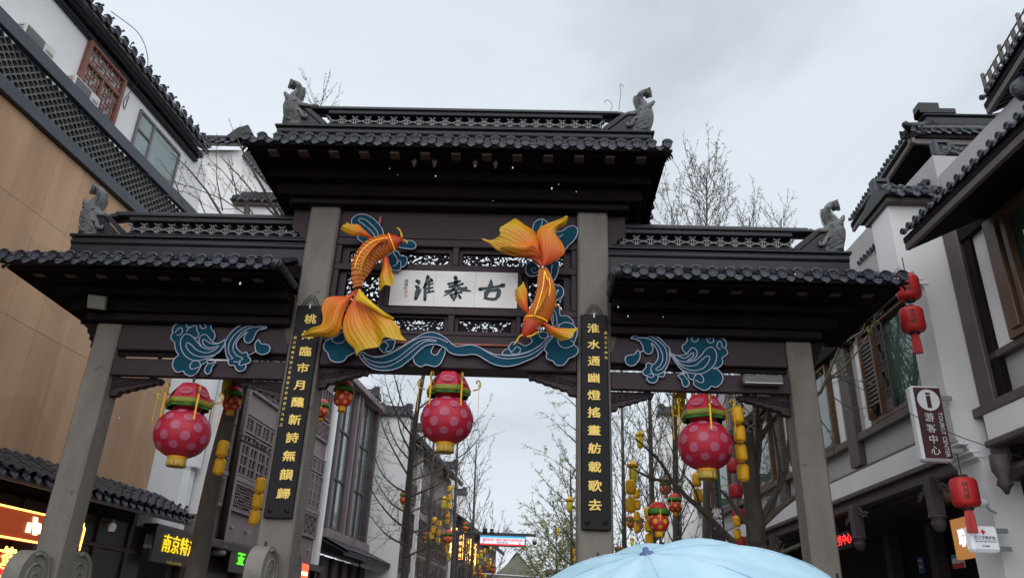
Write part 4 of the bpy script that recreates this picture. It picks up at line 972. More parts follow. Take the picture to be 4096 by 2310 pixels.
fin(F1, 'tail_lobe', B1, [[(578, 800), (530, 900), (470, 1020), (440, 1130), (450, 1230), (490, 1310), (550, 1370), (570, 1440)], [(582, 810), (560, 950, .05), (540, 1120, .08), (560, 1260, .08), (585, 1350, .06), (605, 1400, .05)],
    [(588, 815), (590, 1000, .06), (620, 1150, .1), (650, 1280, .1), (690, 1376, .08)], [(592, 815), (650, 1000, .02), (715, 1150, .0), (755, 1260, .0), (790, 1342, .0)],
    [(598, 815), (690, 970, .03), (780, 1110, .06), (830, 1210, .08), (850, 1283, .08)], [(602, 812), (710, 955, .05), (840, 1080, .08), (920, 1190, .1), (960, 1305, .1)], [(606, 808), (720, 940, .04), (870, 1055, .06), (985, 1160, .06), (1010, 1240, .06), (1065, 1298, .06)]], WF+0.03, 0.03, veins=11, nu=40)
fin(F1, 'tail_fold', B1, [[(592, 795), (570, 900, .05), (590, 925, .08), (700, 985, .08), (840, 1055, .06), (932, 1080)], [(600, 790), (620, 870, .10), (680, 935, .12), (790, 1015, .1), (930, 1077)], [(606, 785), (650, 850, .04), (730, 930, .06), (830, 1010, .05), (935, 1075)]], WF+0.10, 0.01, m=M_FINY, veins=3)
fin(F1, 'side_fin', B1, [[(740, 305), (690, 255), (640, 210), (590, 165), (520, 162), (478, 142)], [(730, 303, .03), (640, 250, .06), (560, 205, .06), (500, 180, .05), (462, 175, .04)], [(720, 312), (620, 278), (530, 270), (460, 240), (415, 213)]], WF-0.02, 0.02, veins=5)
fin(F1, 'side_fin', B1, [[(875, 490), (890, 560), (915, 640), (935, 665)], [(862, 490, .04), (880, 590, .07), (895, 690, .07), (912, 775, .05)], [(848, 495, .05), (855, 610, .08), (850, 700, .08), (860, 775, .06)], [(825, 505), (825, 600), (795, 700), (800, 812)]], WF, 0.02, veins=7)
fin(F1, 'belly_fin', B1, [[(585, 470), (560, 470), (515, 492)], [(575, 490), (550, 488), (515, 492)]], WF-0.03, 0, veins=2, thick=0.008)
fin(F1, 'dorsal_fin', B1, [[(905, 320), (840, 310, .02), (740, 368, .02), (660, 450, .02), (612, 560, .02), (605, 655)], [(900, 325), (835, 345, .09), (750, 415, .10), (690, 490, .10), (650, 560, .08), (612, 655)]], WF+0.15, 0.0, veins=2, thick=0.012)
MB().tube([tuple(S1(0.775, a, 0.012)) for a in [(-1.5+3.0*k/14) for k in range(15)]], 0.007, 6).build('gold_trim', M_GTRIM, F1, G.M, True)
MB().tube(cr([S1(0.74-0.07*k, -0.05-0.10*k*0.4, 0.03) for k in range(9)], 3), 0.006, 6).build('gold_trim', M_GTRIM, F1, G.M, True)
for p in ([(1015, 300), (1005, 250), (985, 215), (965, 203)], [(1026, 322), (1050, 325), (1062, 338), (1063, 355)]):
    MB().tube(cr([Vector((*G.hit(*B1(*q), WF+0.03), WF+0.05)) for q in p], 4), [0.016]*4+[0.013]*5+[0.010]*4, 6).build('whisker', M_FINY, F1, G.M, True)
for a in (-1.1, 1.1):
    e = S1(0.90, a, 0.0); MB().lathe([(0, -.01), (0.02, 0), (0.022, 0.01), (0, 0.022)], tuple(e), 12, 'w').build('eye', M_EYE, F1, G.M, True)
strut(F1, [(-1.35, 6.45, 0.25), (-1.35, 6.62, -0.1)], 0.02)
# right goldfish
F2 = thing('goldfish_figure', 'orange goldfish figure diving head down with its tail at the top right', 'fish figure', G.T(1.35, 5.55, WF), 'goldfish on the archway')
b2, S2 = fish_body(F2, B2, [((575, 555), (640, 548)), ((566, 630), (668, 600)), ((562, 720), (700, 680)), ((545, 800), (716, 760)), ((512, 880), (712, 850)), ((480, 940), (692, 930)), ((458, 975), (655, 1010)), ((438, 1005), (615, 1045)), ((424, 1060), (578, 1090)), ((418, 1120), (520, 1132)), ((432, 1158), (476, 1163))], WF, 0.8)
fin(F2, 'tail_lobe', B2, [[(592, 535), (530, 470), (440, 447), (330, 432), (200, 382), (130, 322), (53, 279)], [(592, 528, .03), (480, 430, .08), (350, 375, .1), (230, 335, .08), (140, 300, .04)], [(596, 520, .03), (470, 400, .1), (330, 325, .12), (228, 272, .1)], [(600, 510, .03), (500, 370, .1), (380, 270, .12), (290, 215, .1), (224, 222, .08)],
    [(604, 500, .03), (525, 350, .08), (425, 240, .1), (350, 180, .08), (300, 166, .06)], [(608, 495, .02), (550, 330, .05), (470, 220, .06), (400, 150, .05), (356, 110, .03)], [(612, 490), (575, 330), (552, 262), (515, 205), (430, 150), (358, 109)]], WF, 0.03, veins=11, nu=40)
fin(F2, 'tail_fold', B2, [[(575, 440), (565, 300), (480, 316), (400, 342), (300, 337), (203, 368)], [(580, 440, .05), (540, 360, .08), (450, 380, .1), (360, 370, .08), (280, 352, .05), (204, 369)], [(590, 470), (520, 430), (430, 430), (330, 395), (240, 372), (206, 370)]], WF+0.10, 0.01, veins=5)
fin(F2, 'tail_lobe', B2, [[(600, 525), (575, 420), (565, 330), (556, 250), (582, 190), (660, 150), (750, 115), (800, 90), (819, 77)], [(612, 525, .03), (612, 400, .08), (605, 300, .1), (625, 220, .08), (690, 175, .06), (770, 135, .04), (822, 83)], [(624, 520, .03), (665, 420, .08), (670, 330, .1), (655, 260, .1), (690, 205, .08), (770, 155, .04), (823, 90)], [(635, 515), (700, 482), (790, 420), (796, 370), (762, 300), (716, 240), (740, 182), (800, 152), (825, 96)]], WF+0.02, 0.03, veins=9, nu=32)
fin(F2, 'side_fin', B2, [[(480, 942), (470, 840), (465, 745), (445, 695), (432, 659)], [(470, 945, .04), (440, 850, .07), (418, 770, .07), (396, 726, .05)], [(460, 945), (410, 900), (382, 850), (362, 820), (354, 735)]], WF, 0.02, veins=6)
fin(F2, 'side_fin', B2, [[(622, 1035), (700, 1075), (800, 1087), (870, 1087), (924, 1079)], [(620, 1042, .04), (710, 1100, .07), (800, 1125, .07), (884, 1130, .05)], [(618, 1047, .04), (700, 1115, .06), (780, 1150, .06), (862, 1178, .04)], [(614, 1052), (668, 1120), (738, 1162), (772, 1187)]], WF, 0.02, veins=7)
fin(F2, 'belly_fin', B2, [[(700, 870), (725, 862), (735, 868)], [(700, 895), (720, 885), (733, 870)]], WF-0.02, 0, veins=2, thick=0.008)
fin(F2, 'dorsal_fin', B2, [[(618, 575), (640, 640, .02), (600, 800, .03), (545, 920, .02), (528, 975)], [(620, 575, .02), (655, 690, .1), (640, 790, .12), (600, 880, .1), (532, 975, .02)]], WF+0.16, 0.0, veins=2, thick=0.012)
MB().tube([tuple(S2(0.635, a, 0.012)) for a in [(-1.4+2.8*k/14) for k in range(15)]], 0.007, 6).build('gold_trim', M_GTRIM, F2, G.M, True)
for pts in ([(620, 575), (612, 680), (585, 800), (530, 972)], [(622, 575), (648, 650), (657, 720), (640, 760)], [(660, 640), (672, 720), (662, 800)]):
    MB().tube(cr([Vector((*G.hit(*B2(*q), WF+0.2), WF+0.235)) for q in pts], 4), 0.006, 6).build('gold_trim', M_GTRIM, F2, G.M, True)
for p in ([(428, 1140), (395, 1160), (375, 1195), (345, 1232)], [(465, 1160), (510, 1148), (545, 1125), (576, 1113)]):
    MB().tube(cr([Vector((*G.hit(*B2(*q), WF+0.03), WF+0.05)) for q in p], 4), [0.016]*4+[0.014]*5+[0.011]*4, 6).build('whisker', M_FINY, F2, G.M, True)
M_EYEW = mat('white_eye', (0.6, 0.6, 0.58), 0.2)
for a in (-1.25, 1.0):
    e = S2(0.80, a, 0.0); MB().lathe([(0, -.02), (0.028, 0), (0.026, 0.012), (0, 0.024)], tuple(e), 12, 'w').build('eye', M_EYEW, F2, G.M, True); MB().lathe([(0, -.0), (0.016, 0.01), (0.014, 0.022), (0, 0.03)], tuple(e), 12, 'w').build('pupil', M_EYE, F2, G.M, True)
strut(F2, [(1.4, 6.25, 0.22), (1.4, 6.62, -0.1)], 0.02)
# ------------------------------------------------------------------ helpers for houses
S2D = 2576.0/4096.0
def at_depth(x, y, z): return CAM + ray(x, y)*z                # point seen at a pixel, z metres deep
def at_z(x, y, z):
    d = ray(x, y); return CAM + d*((z-CAM.z)/d.z)
def at_plane(x, y, p, n):
    d = ray(x, y); n = Vector(n); return CAM + d*((Vector(p)-CAM).dot(n)/d.dot(n))
def eave(par, A, B, inward, run, slope, s, rows=True, caps=True, discs=True, name='roof', soff=M_WOOD_D, fascia=True, th=0.10, rafters=0):
    """one tiled slope: eave line A-B, rising along 'inward'"""
    A = Vector(A); B = Vector(B); out = -Vector(inward).normalized()
    x = ZUP.cross(out).normalized()
    if (B-A).dot(x) < 0: A, B = B, A
    Ln = (B-A).length; xd = (B-A).normalized(); zd = xd.cross(ZUP).normalized(); yd = zd.cross(xd)
    M = Matrix.Identity(4)
    for i in range(3): M[i][0] = xd[i]; M[i][1] = yd[i]; M[i][2] = zd[i]; M[i][3] = A[i]
    h = run*math.tan(slope)
    r_ = MB().prism([(-0.02, -th*0.9), (-0.02, -0.06), (-run, h-0.06), (-run, h-th*1.4)][::-1], 0, Ln, 'u').build(name, soff, par, M)
    n = max(3, int(Ln/s)); sp = Ln/n
    eave_tiles(r_, M, [sp*(i+0.5) for i in range(n)], sp, slope, run/cos(slope), rows, caps, discs)
    if fascia: MB().box(0, Ln, -th*1.5, -th*0.92, -0.09, -0.03).build('fascia', M_TRIM, r_, M)
    for i in range(rafters):
        u = Ln*(i+0.5)/rafters
        MB().prism([(-0.06, -th*1.02), (-run, h-th*1.5), (-run, h-th*1.5-0.07), (-0.10, -th*1.02-0.07)][::-1], u-0.035, u+0.035, 'u').build('rafter', soff, r_, M)
    return r_
def window(par, fr, u0, u1, v0, v1, w, fm, panes=(2, 1), bar=0.05, glass=None, dep=0.08, lattice=None, lm=None, name='window'):
    """framed window in a wall frame; panes, or a timber lattice before them"""
    mb = MB(); mb.box(u0, u1, v0, v0+bar, w, w+dep); mb.box(u0, u1, v1-bar, v1, w, w+dep); mb.box(u0, u0+bar, v0+bar, v1-bar, w, w+dep); mb.box(u1-bar, u1, v0+bar, v1-bar, w, w+dep)
    f = mb.build(name, fm, par, fr.M)
    nu, nv = panes
    for i in range(1, nu): x = u0+(u1-u0)*i/nu; MB().box(x-bar*.4, x+bar*.4, v0+bar, v1-bar, w, w+dep*0.8).build('mullion', fm, f, fr.M)
    for j in range(1, nv): y = v0+(v1-v0)*j/nv; MB().box(u0+bar, u1-bar, y-bar*.4, y+bar*.4, w, w+dep*0.78).build('transom', fm, f, fr.M)
    for i in range(nu):
        for j in range(nv):
            a = u0+(u1-u0)*i/nu; b = u0+(u1-u0)*(i+1)/nu; c = v0+(v1-v0)*j/nv; d = v0+(v1-v0)*(j+1)/nv
            MB().box(a+0.01, b-0.01, c+0.01, d-0.01, w+0.005, w+0.02).build('pane', glass or M_GLASS, f, fr.M)
    if lattice:
        mb = MB(); lattice(mb, u0+bar, u1-bar, v0+bar, v1-bar, w+0.035, w+0.065); q = mb.build('lattice', lm or fm, f, fr.M)
    return f
def fret(n, m, t=0.028):
    """step-and-key fretwork of straight bars"""
    def g(mb, a, b, c, d, w0, w1):
        du = (b-a)/n; dv = (d-c)/m
        for i in range(n+1):
            for j in range(m):
                if (i+j) % 3 != 0 or i in (0, n): mb.box(a+du*i-t/2, a+du*i+t/2, c+dv*j, c+dv*(j+1), w0, w1)
        for j in range(m+1):
            for i in range(n):
                if (i*2+j) % 3 != 1 or j in (0, m): mb.box(a+du*i, a+du*(i+1), c+dv*j-t/2, c+dv*j+t/2, w0+0.002, w1-0.002)
    return g
def wicker(n, m, t=0.03):
    """basket pattern: groups of upright bars beside groups of level bars"""
    def g(mb, a, b, c, d, w0, w1):
        du = (b-a)/n; dv = (d-c)/m
        for i in range(n):
            for j in range(m):
                x0 = a+du*i; y0 = c+dv*j
                if (i+j) % 2:
                    for k in range(3): mb.box(x0+du*(k+.5)/3-t/2, x0+du*(k+.5)/3+t/2, y0, y0+dv, w0, w1)
                else:
                    for k in range(2): mb.box(x0, x0+du, y0+dv*(k+.5)/2-t/2, y0+dv*(k+.5)/2+t/2, w0+0.002, w1-0.002)
        mb.box(a, b, c-t*.4, c+t*.6, w0-.001, w1+.001); mb.box(a, b, d-t*.6, d+t*.4, w0-.001, w1+.001)
    return g
def horsehead(par, fr, u0, u1, v, w0, w1, s=0.2, step=True):
    """little tiled roof with a stepped ridge end on top of a white fire wall"""
    q = MB().prism([(w0-0.20, v+0.06), (w1+0.20, v+0.06), (w1+0.20, v+0.10), ((w0+w1)/2+0.07, v+0.30), ((w0+w1)/2-0.07, v+0.30), (w0-0.20, v+0.10)][::-1], u0-0.10, u1+0.10, 'u').build('wall_cap', M_RIDGE, par, fr.M)
    MB().box(u0-0.05, u1+0.05, v-0.03, v+0.06, w0-0.12, w1+0.12, 0.01).build('cap_moulding', M_TRIM, q, fr.M)
    n = max(3, int((u1-u0+0.2)/s)); sp = (u1-u0+0.2)/n
    eave_tiles(q, fr.M @ T3(u0-0.1, v+0.115, w1+0.2), [sp*(i+.5) for i in range(n)], sp, radians(40), 0.3, True, False, True)
    MB().box(u0+0.02, u1-0.02, v+0.30, v+0.50, (w0+w1)/2-0.06, (w0+w1)/2+0.06, 0.01).build('cap_ridge', M_RIDGE, q, fr.M)
    if step:
        c = (w0+w1)/2; k_ = min(0.36, (u1-u0)*0.38)
        for e, sg in ((u0-0.04, 1), (u1+0.04, -1)):                 # fretted blocks at both ends of the little ridge
            for a, b, c0, c1 in ((0, 1, .30, .36), (0, .16, .36, .62), (.16, .75, .56, .62), (.60, .75, .44, .56), (.32, .60, .44, .49), (.86, 1, .36, .50)):
                MB().box(e+sg*a*k_, e+sg*b*k_, v+c0, v+c1, c-0.085, c+0.085, 0.004).build('fret_block', M_TILE_M, q, fr.M)
            MB().box(e+sg*.17*k_, e+sg*.97*k_, v+.365, v+.555, c-0.05, c+0.05).build('fret_core', M_RIDGE, q, fr.M)
    return q

# ------------------------------------------------------------------ near left building: orange perforated panels, tile-scale band, white attic
LB = Frame((-7.5, 0, 0), az(5.5))
M_ORANGE = None
def orange_mat():
    m = bpy.data.materials.new('rusty_orange_perforated_sheet'); m.use_nodes = True; t = m.node_tree; b = t.nodes['Principled BSDF']; lk = t.links.new
    geo = t.nodes.new('ShaderNodeNewGeometry'); sep = t.nodes.new('ShaderNodeSeparateXYZ'); lk(geo.outputs['Position'], sep.inputs[0])
    # punched holes on a triangular grid along the sheet
    cmb = t.nodes.new('ShaderNodeCombineXYZ')
    def mul(s_, k):
        n = t.nodes.new('ShaderNodeMath'); n.operation = 'MULTIPLY'; lk(s_, n.inputs[0]); n.inputs[1].default_value = k; return n.outputs[0]
    lk(mul(sep.outputs['Y'], 30.0), cmb.inputs[0]); lk(mul(sep.outputs['Z'], 30.0), cmb.inputs[1])
    vo = t.nodes.new('ShaderNodeTexVoronoi'); vo.voronoi_dimensions = '2D'; vo.inputs['Randomness'].default_value = 0.0; vo.inputs['Scale'].default_value = 1.0
    lk(cmb.outputs[0], vo.inputs['Vector'])
    hole = t.nodes.new('ShaderNodeValToRGB'); hole.color_ramp.elements[0].position = 0.27; hole.color_ramp.elements[0].color = (1, 1, 1, 1); hole.color_ramp.elements[1].position = 0.33; hole.color_ramp.elements[1].color = (0, 0, 0, 1)
    lk(vo.outputs['Distance'], hole.inputs['Fac'])
    n = t.nodes.new('ShaderNodeTexNoise'); n.inputs['Scale'].default_value = 0.9; n.inputs['Detail'].default_value = 5
    mp_ = t.nodes.new('ShaderNodeMapping'); mp_.inputs['Scale'].default_value = (1, 1.6, 0.22); lk(geo.outputs['Position'], mp_.inputs['Vector']); lk(mp_.outputs[0], n.inputs['Vector'])
    r = t.nodes.new('ShaderNodeValToRGB'); r.color_ramp.elements[0].position = 0.32; r.color_ramp.elements[0].color = (0.40, 0.22, 0.11, 1); r.color_ramp.elements[1].position = 0.62; r.color_ramp.elements[1].color = (0.60, 0.375, 0.205, 1)
    lk(n.outputs['Fac'], r.inputs['Fac'])
    # rust runs
    n2 = t.nodes.new('ShaderNodeTexNoise'); n2.inputs['Scale'].default_value = 2.4; n2.inputs['Detail'].default_value = 6
    mp2 = t.nodes.new('ShaderNodeMapping'); mp2.inputs['Scale'].default_value = (1, 2.0, 0.10); lk(geo.outputs['Position'], mp2.inputs['Vector']); lk(mp2.outputs[0], n2.inputs['Vector'])
    r2 = t.nodes.new('ShaderNodeValToRGB'); r2.color_ramp.elements[0].position = 0.60; r2.color_ramp.elements[0].color = (0, 0, 0, 1); r2.color_ramp.elements[1].position = 0.75; r2.color_ramp.elements[1].color = (0.7, 0.7, 0.7, 1)
    lk(n2.outputs['Fac'], r2.inputs['Fac'])
    mxr = t.nodes.new('ShaderNodeMix'); mxr.data_type = 'RGBA'; lk(r2.outputs['Color'], mxr.inputs[0]); lk(r.outputs['Color'], mxr.inputs[6]); mxr.inputs[7].default_value = (0.42, 0.21, 0.075, 1)
    # darker patches painted in as shadow shapes of equipment behind the sheet
    n3 = t.nodes.new('ShaderNodeTexVoronoi'); n3.inputs['Scale'].default_value = 0.75; n3.inputs['Randomness'].default_value = 0.9; lk(geo.outputs['Position'], n3.inputs['Vector'])
    r3 = t.nodes.new('ShaderNodeValToRGB'); r3.color_ramp.interpolation = 'LINEAR'; r3.color_ramp.elements[0].position = 0.55; r3.color_ramp.elements[0].color = (0, 0, 0, 1); r3.color_ramp.elements[1].position = 0.62; r3.color_ramp.elements[1].color = (0.22, 0.22, 0.22, 1)
    sc3 = t.nodes.new('ShaderNodeSeparateColor'); lk(n3.outputs['Color'], sc3.inputs[0]); lk(sc3.outputs[0], r3.inputs['Fac'])
    mx3 = t.nodes.new('ShaderNodeMix'); mx3.data_type = 'RGBA'; lk(r3.outputs['Color'], mx3.inputs[0]); lk(mxr.outputs[2], mx3.inputs[6]); mx3.inputs[7].default_value = (0.24, 0.13, 0.08, 1)
    mxr = mx3
    oi = t.nodes.new('ShaderNodeObjectInfo'); mr = t.nodes.new('ShaderNodeMapRange'); mr.inputs['To Min'].default_value = 0.9; mr.inputs['To Max'].default_value = 1.08; lk(oi.outputs['Random'], mr.inputs['Value'])
    hs = t.nodes.new('ShaderNodeHueSaturation'); lk(mr.outputs[0], hs.inputs['Value']); lk(mxr.outputs[2], hs.inputs['Color'])
    mh = t.nodes.new('ShaderNodeMix'); mh.data_type = 'RGBA'; lk(hole.outputs['Color'], mh.inputs[0]); lk(hs.outputs['Color'], mh.inputs[6]); mh.inputs[7].default_value = (0.30, 0.175, 0.10, 1)
    lk(mh.outputs[2], b.inputs['Base Color']); b.inputs['Roughness'].default_value = 0.5
    return m
M_ORANGE = orange_mat()
M_CHAR = mat('charcoal_metal_frame', (0.045, 0.052, 0.065), 0.42, (0.065, 0.074, 0.09), nscale=1.5, metal=0.3)
M_SCALET = mat('grey_scale_tile', (0.12, 0.122, 0.12), 0.6, (0.20, 0.20, 0.195), nscale=8, rand=0.15)
M_VOID = mat('dark_interior', (0.010, 0.010, 0.012), 0.8)
M_REDW = mat('red_brown_window_timber', (0.16, 0.055, 0.035), 0.5, (0.23, 0.085, 0.055), nscale=6, bump=0.1)
M_FROST = mat('pale_window_backing', (0.35, 0.37, 0.38), 0.25, (0.50, 0.52, 0.53), nscale=4)
M_PURP = mat('faded_mauve_timber', (0.17, 0.132, 0.140), 0.7, (0.25, 0.20, 0.208), nscale=1.4, bump=0.1, bscale=30, stretch=(1, 1, 0.25), lichen=((0.33, 0.26, 0.275), 2.6, 0.66))
M_PURPD = mat('dark_mauve_timber', (0.06, 0.045, 0.05), 0.65, (0.09, 0.07, 0.077), nscale=2)
M_SHOP = mat('dark_shopfront_timber', (0.020, 0.014, 0.012), 0.4, (0.036, 0.025, 0.020), nscale=3)
OB = thing('shop_building', 'near left building with rusty orange perforated panels under a white attic', 'building', LB.T(0, 0, 0))
U0, U1 = -6.0, 6.25
MB().box(U0, U1, 0, 10.3, -3.0, -0.13).build('wall', M_VOID, OB, LB.M)
# perforated panels, each a sheet of its own
for j, (v0, v1) in enumerate(((4.02, 6.152), (6.156, 8.0), (8.004, 9.38))):
    n = 17; du = (U1-U0)/n
    for i in range(n):
        MB().box(U0+du*i+0.0015, U0+du*(i+1)-0.0015, v0, v1, -0.02, 0.0+0.004*((i*7+j*3) % 3-1), 0.002).build('perforated_panel', M_ORANGE, OB, LB.M)
MB().box(U0, 6.9, 9.39, 9.63, -0.10, 0.10, 0.01).build('lower_frame_rail', M_CHAR, OB, LB.M)
MB().box(U0, 6.9, 10.34, 10.60, 0.012, 0.12, 0.01).build('upper_frame_rail', M_CHAR, OB, LB.M)
MB().box(6.75, 6.9, 9.63, 10.34, -0.10, 0.10, 0.01).build('frame_end', M_CHAR, OB, LB.M)
MB().box(U0, 6.75, 9.60, 10.36, -0.14, -0.11).build('band_backing', M_VOID, OB, LB.M)
# roof tiles set like fish scales in the band
def scale_tile():
    mb = MB(); o = []; i_ = []
    for k in range(9):
        a = pi*k/8; o.append((0.083*cos(a), 0.075*sin(a))); i_.append((0.070*cos(a), 0.060*sin(a)))
    return mb.prism(o+i_[::-1], -0.10, 0.02).mesh('scale_tile', M_SCALET)
st_me = scale_tile(); rest = MB(); cnt = 0; st_all = []
for j in range(9):
    for i in range(int(7.9/0.172)):
        u = -1.25+0.172*i+(j % 2)*0.086
        if u < 6.68: st_all.append((u, 9.632+0.0795*j))
for k, (u, v) in enumerate(st_all):                                   # the nearest three hundred singly
    if k % 9 < 7 and cnt < 300: put('scale_tile', st_me, OB, LB.T(u, v, 0.0)); cnt += 1
    else:
        mv = [Vector(q.co)+Vector((u, v, 0)) for q in st_me.vertices]; rest.add(mv, [tuple(p.vertices) for p in st_me.polygons])
rest.build('scale_tile_run', M_SCALET, OB, LB.M, kind='stuff')
# white attic, set back behind the ledge
AW = -0.30
MB().box(U0, 6.2, 10.4, 12.20, -0.9, AW).build('attic_wall', M_WHITE, OB, LB.M)
w1 = window(OB, LB, 1.32, 2.56, 10.6, 12.06, AW-0.01, M_REDW, (1, 1), 0.09, M_FROST, 0.10)
for a, b, c, d, n, m in ((1.41, 2.47, 11.62, 11.97, 8, 4), (1.41, 1.91, 10.69, 11.54, 5, 9), (1.97, 2.47, 10.69, 11.54, 5, 9)):
    mb = MB(); fret(n, m, 0.022)(mb, a, b, c, d, AW+0.04, AW+0.065); mb.build('lattice', M_REDW, w1, LB.M)
MB().box(1.41, 2.47, 11.545, 11.615, AW, AW+0.08).build('transom', M_REDW, w1, LB.M); MB().box(1.915, 1.965, 10.69, 11.54, AW, AW+0.075).build('mullion', M_REDW, w1, LB.M)
M_MAUVEF = mat('mauve_aluminium', (0.16, 0.13, 0.15), 0.4, metal=0.2)
M_GLASSG = mat('pale_green_glass', (0.17, 0.24, 0.235), 0.03, (0.24, 0.32, 0.31), nscale=1.0, spec=1.0)
w2 = MB(); w2.box(3.25, 4.96, 11.79, 11.85, AW, AW+0.05); w2.box(3.25, 4.96, 10.6, 10.65, AW, AW+.05); w2.box(3.25, 3.31, 10.65, 11.79, AW, AW+.05); w2.box(4.90, 4.96, 10.65, 11.79, AW, AW+.05)
w2 = w2.build('window', M_MAUVEF, OB, LB.M)
MB().box(3.79, 3.85, 10.65, 11.79, AW, AW+.048).build('mullion', M_MAUVEF, w2, LB.M); MB().box(3.31, 3.79, 11.36, 11.41, AW, AW+.048).build('transom', M_MAUVEF, w2, LB.M)
for a, b, c, d in ((3.31, 3.79, 10.65, 11.36), (3.31, 3.79, 11.41, 11.79), (3.85, 4.90, 10.65, 11.79)): MB().box(a, b, c, d, AW+.005, AW+.02).build('pane', M_GLASSG, w2, LB.M)
rf = eave(OB, LB.at(-5.5, 12.42, 0.05), LB.at(5.62, 12.42, 0.05), -LB.n, 1.6, radians(28), 0.30, True, True, True, soff=M_WOOD_D)
MB().box(U0, 5.6, 12.03, 12.15, -0.32, -0.20, 0.02).build('eave_moulding', M_RIDGE, rf, LB.M); MB().box(U0, 5.62, 12.15, 12.28, -0.32, -0.10, 0.02).build('eave_moulding', M_RIDGE, rf, LB.M)
for i in range(26):                                                     # small upright finials on the tile ends
    u = -3.6+i*0.35
    MB().tube([(u, 12.44, 0.06), (u, 12.54, 0.08), (u+0.03, 12.57, 0.09)], [0.012, 0.012, 0.03], 6).build('tile_pin', M_TILE, rf, LB.M)
# tiled shop canopy
cv = LB.hit(0, 1872*S2D, 0.85)[1]
can = eave(OB, LB.at(-5.5, cv-0.05, 0.85), LB.at(6.9, cv+0.10, 0.85), -LB.n, 0.85, radians(27), 0.26, True, False, False, 'canopy', M_SHOP)
for i in range(9):
    u = 4.2+i*0.29; MB().tube([(u, cv+0.12+0.05, 0.80), (u, cv+0.28, 0.80), (u+0.03, cv+0.30, 0.81)], [0.018, 0.02, 0.04], 6).build('tile_pin', M_TILE, can, LB.M)
MB().box(U0, U1+0.3, 0, cv-0.15, -0.125, 0.02).build('shopfront', M_SHOP, OB, LB.M)
for i in range(12):
    u = -5.6+i*1.05; MB().box(u-0.05, u+0.05, 0, cv-0.15, 0.021, 0.07, 0.01).build('shop_post', M_SHOP, OB, LB.M)
for v in (2.35, 2.95): MB().box(U0, U1, v, v+0.08, 0.021, 0.06, 0.01).build('shop_rail', M_WOOD_B, OB, LB.M)
# outdoor units on the ledge
M_ACW = mat('cream_enamel', (0.55, 0.54, 0.51), 0.45, (0.62, 0.61, 0.58), nscale=3)
M_GRILLE = mat('dark_grille', (0.10, 0.10, 0.10), 0.5)
def ac_unit(u, label):
    t = thing('air_conditioner', label, 'air conditioner', LB.T(u, 10.5, -0.1), 'outdoor units on the left ledge')
    MB().box(u, u+0.76, 10.36, 10.91, AW, 0.0, 0.015).build('casing', M_ACW, t, LB.M)
    MB().box(u+0.04, u+0.47, 10.40, 10.87, 0.0, 0.008).build('grille', M_GRILLE, t, LB.M)
    for k in range(13): MB().box(u+0.05, u+0.46, 10.41+k*0.034, 10.417+k*0.034, 0.008, 0.014).build('grille_bar', M_STEEL, t, LB.M)
    text_mb('GREE', 0.08, 0.003).build('maker_name', M_CHAR, t, LB.T(u+0.62, 10.75, 0.001))
    for k in range(4): MB().box(u-0.006, u, 10.68+k*0.05, 10.695+k*0.05, -0.25, -0.05).build('side_slot', M_GRILLE, t, LB.M)
ac_unit(-0.34, 'cream air conditioner unit nearest the top left corner on the charcoal ledge'); ac_unit(1.0, 'cream air conditioner unit below the red lattice window')
# cable looping down from the roof
MB().tube(cr([LB.at(1.2, 12.62, 0.1), LB.at(2.0, 12.75, 0.2), LB.at(2.6, 12.5, 0.1), LB.at(2.72, 12.05, -0.15), LB.at(2.70, 11.65, -0.28), LB.at(2.78, 11.5, -0.28), LB.at(2.80, 11.85, -0.28)], 6), 0.008, 5).build('loose_cable', M_WIRE, OB, None, True)
# white strip of wall and bright pier between orange panels and mauve facade
MB().box(6.26, 7.62, 3.2, 10.3, -0.6, -0.05).build('end_wall', M_WHITE, OB, LB.M)
MB().box(7.62, 7.86, 3.45, 5.0, -0.3, 0.12, 0.01).build('white_pier', M_WHITE_B, OB, LB.M); MB().box(7.60, 7.86, 5.0, 9.6, -0.3, 0.24, 0.01).build('white_pier', M_WHITE_B, OB, LB.M)
for v in (4.05, 4.95, 6.3): MB().box(7.615, 7.865, v, v+0.012, -0.05, 0.163).build('pier_joint', M_GREYP, OB, LB.M)

# signs on the near left shops
M_SIGNR = mat('dark_red_sign_face', (0.10, 0.015, 0.006), 0.35, emit=0.18, ecol=(0.9, 0.12, 0.02))
M_NEON = mat('warm_neon_tube', (0.9, 0.5, 0.1), 0.4, emit=2.5, ecol=(1.0, 0.50, 0.10))
M_NEONW = mat('white_lit_letter', (0.9, 0.8, 0.6), 0.4, emit=1.0, ecol=(1.0, 0.80, 0.50))
M_NEONR = mat('red_led', (0.8, 0.02, 0.02), 0.4, emit=1.6, ecol=(1.0, 0.03, 0.03))
M_NEONY = mat('yellow_lit_letter', (0.8, 0.6, 0.02), 0.4, emit=0.5, ecol=(1.0, 0.72, 0.02))
M_NEONG = mat('green_lit_letter', (0.1, 0.8, 0.05), 0.4, emit=0.8, ecol=(0.12, 1.0, 0.03))
def tube_loop(mb, pts, r, closed=True): mb.tube(pts, r, 6, closed)
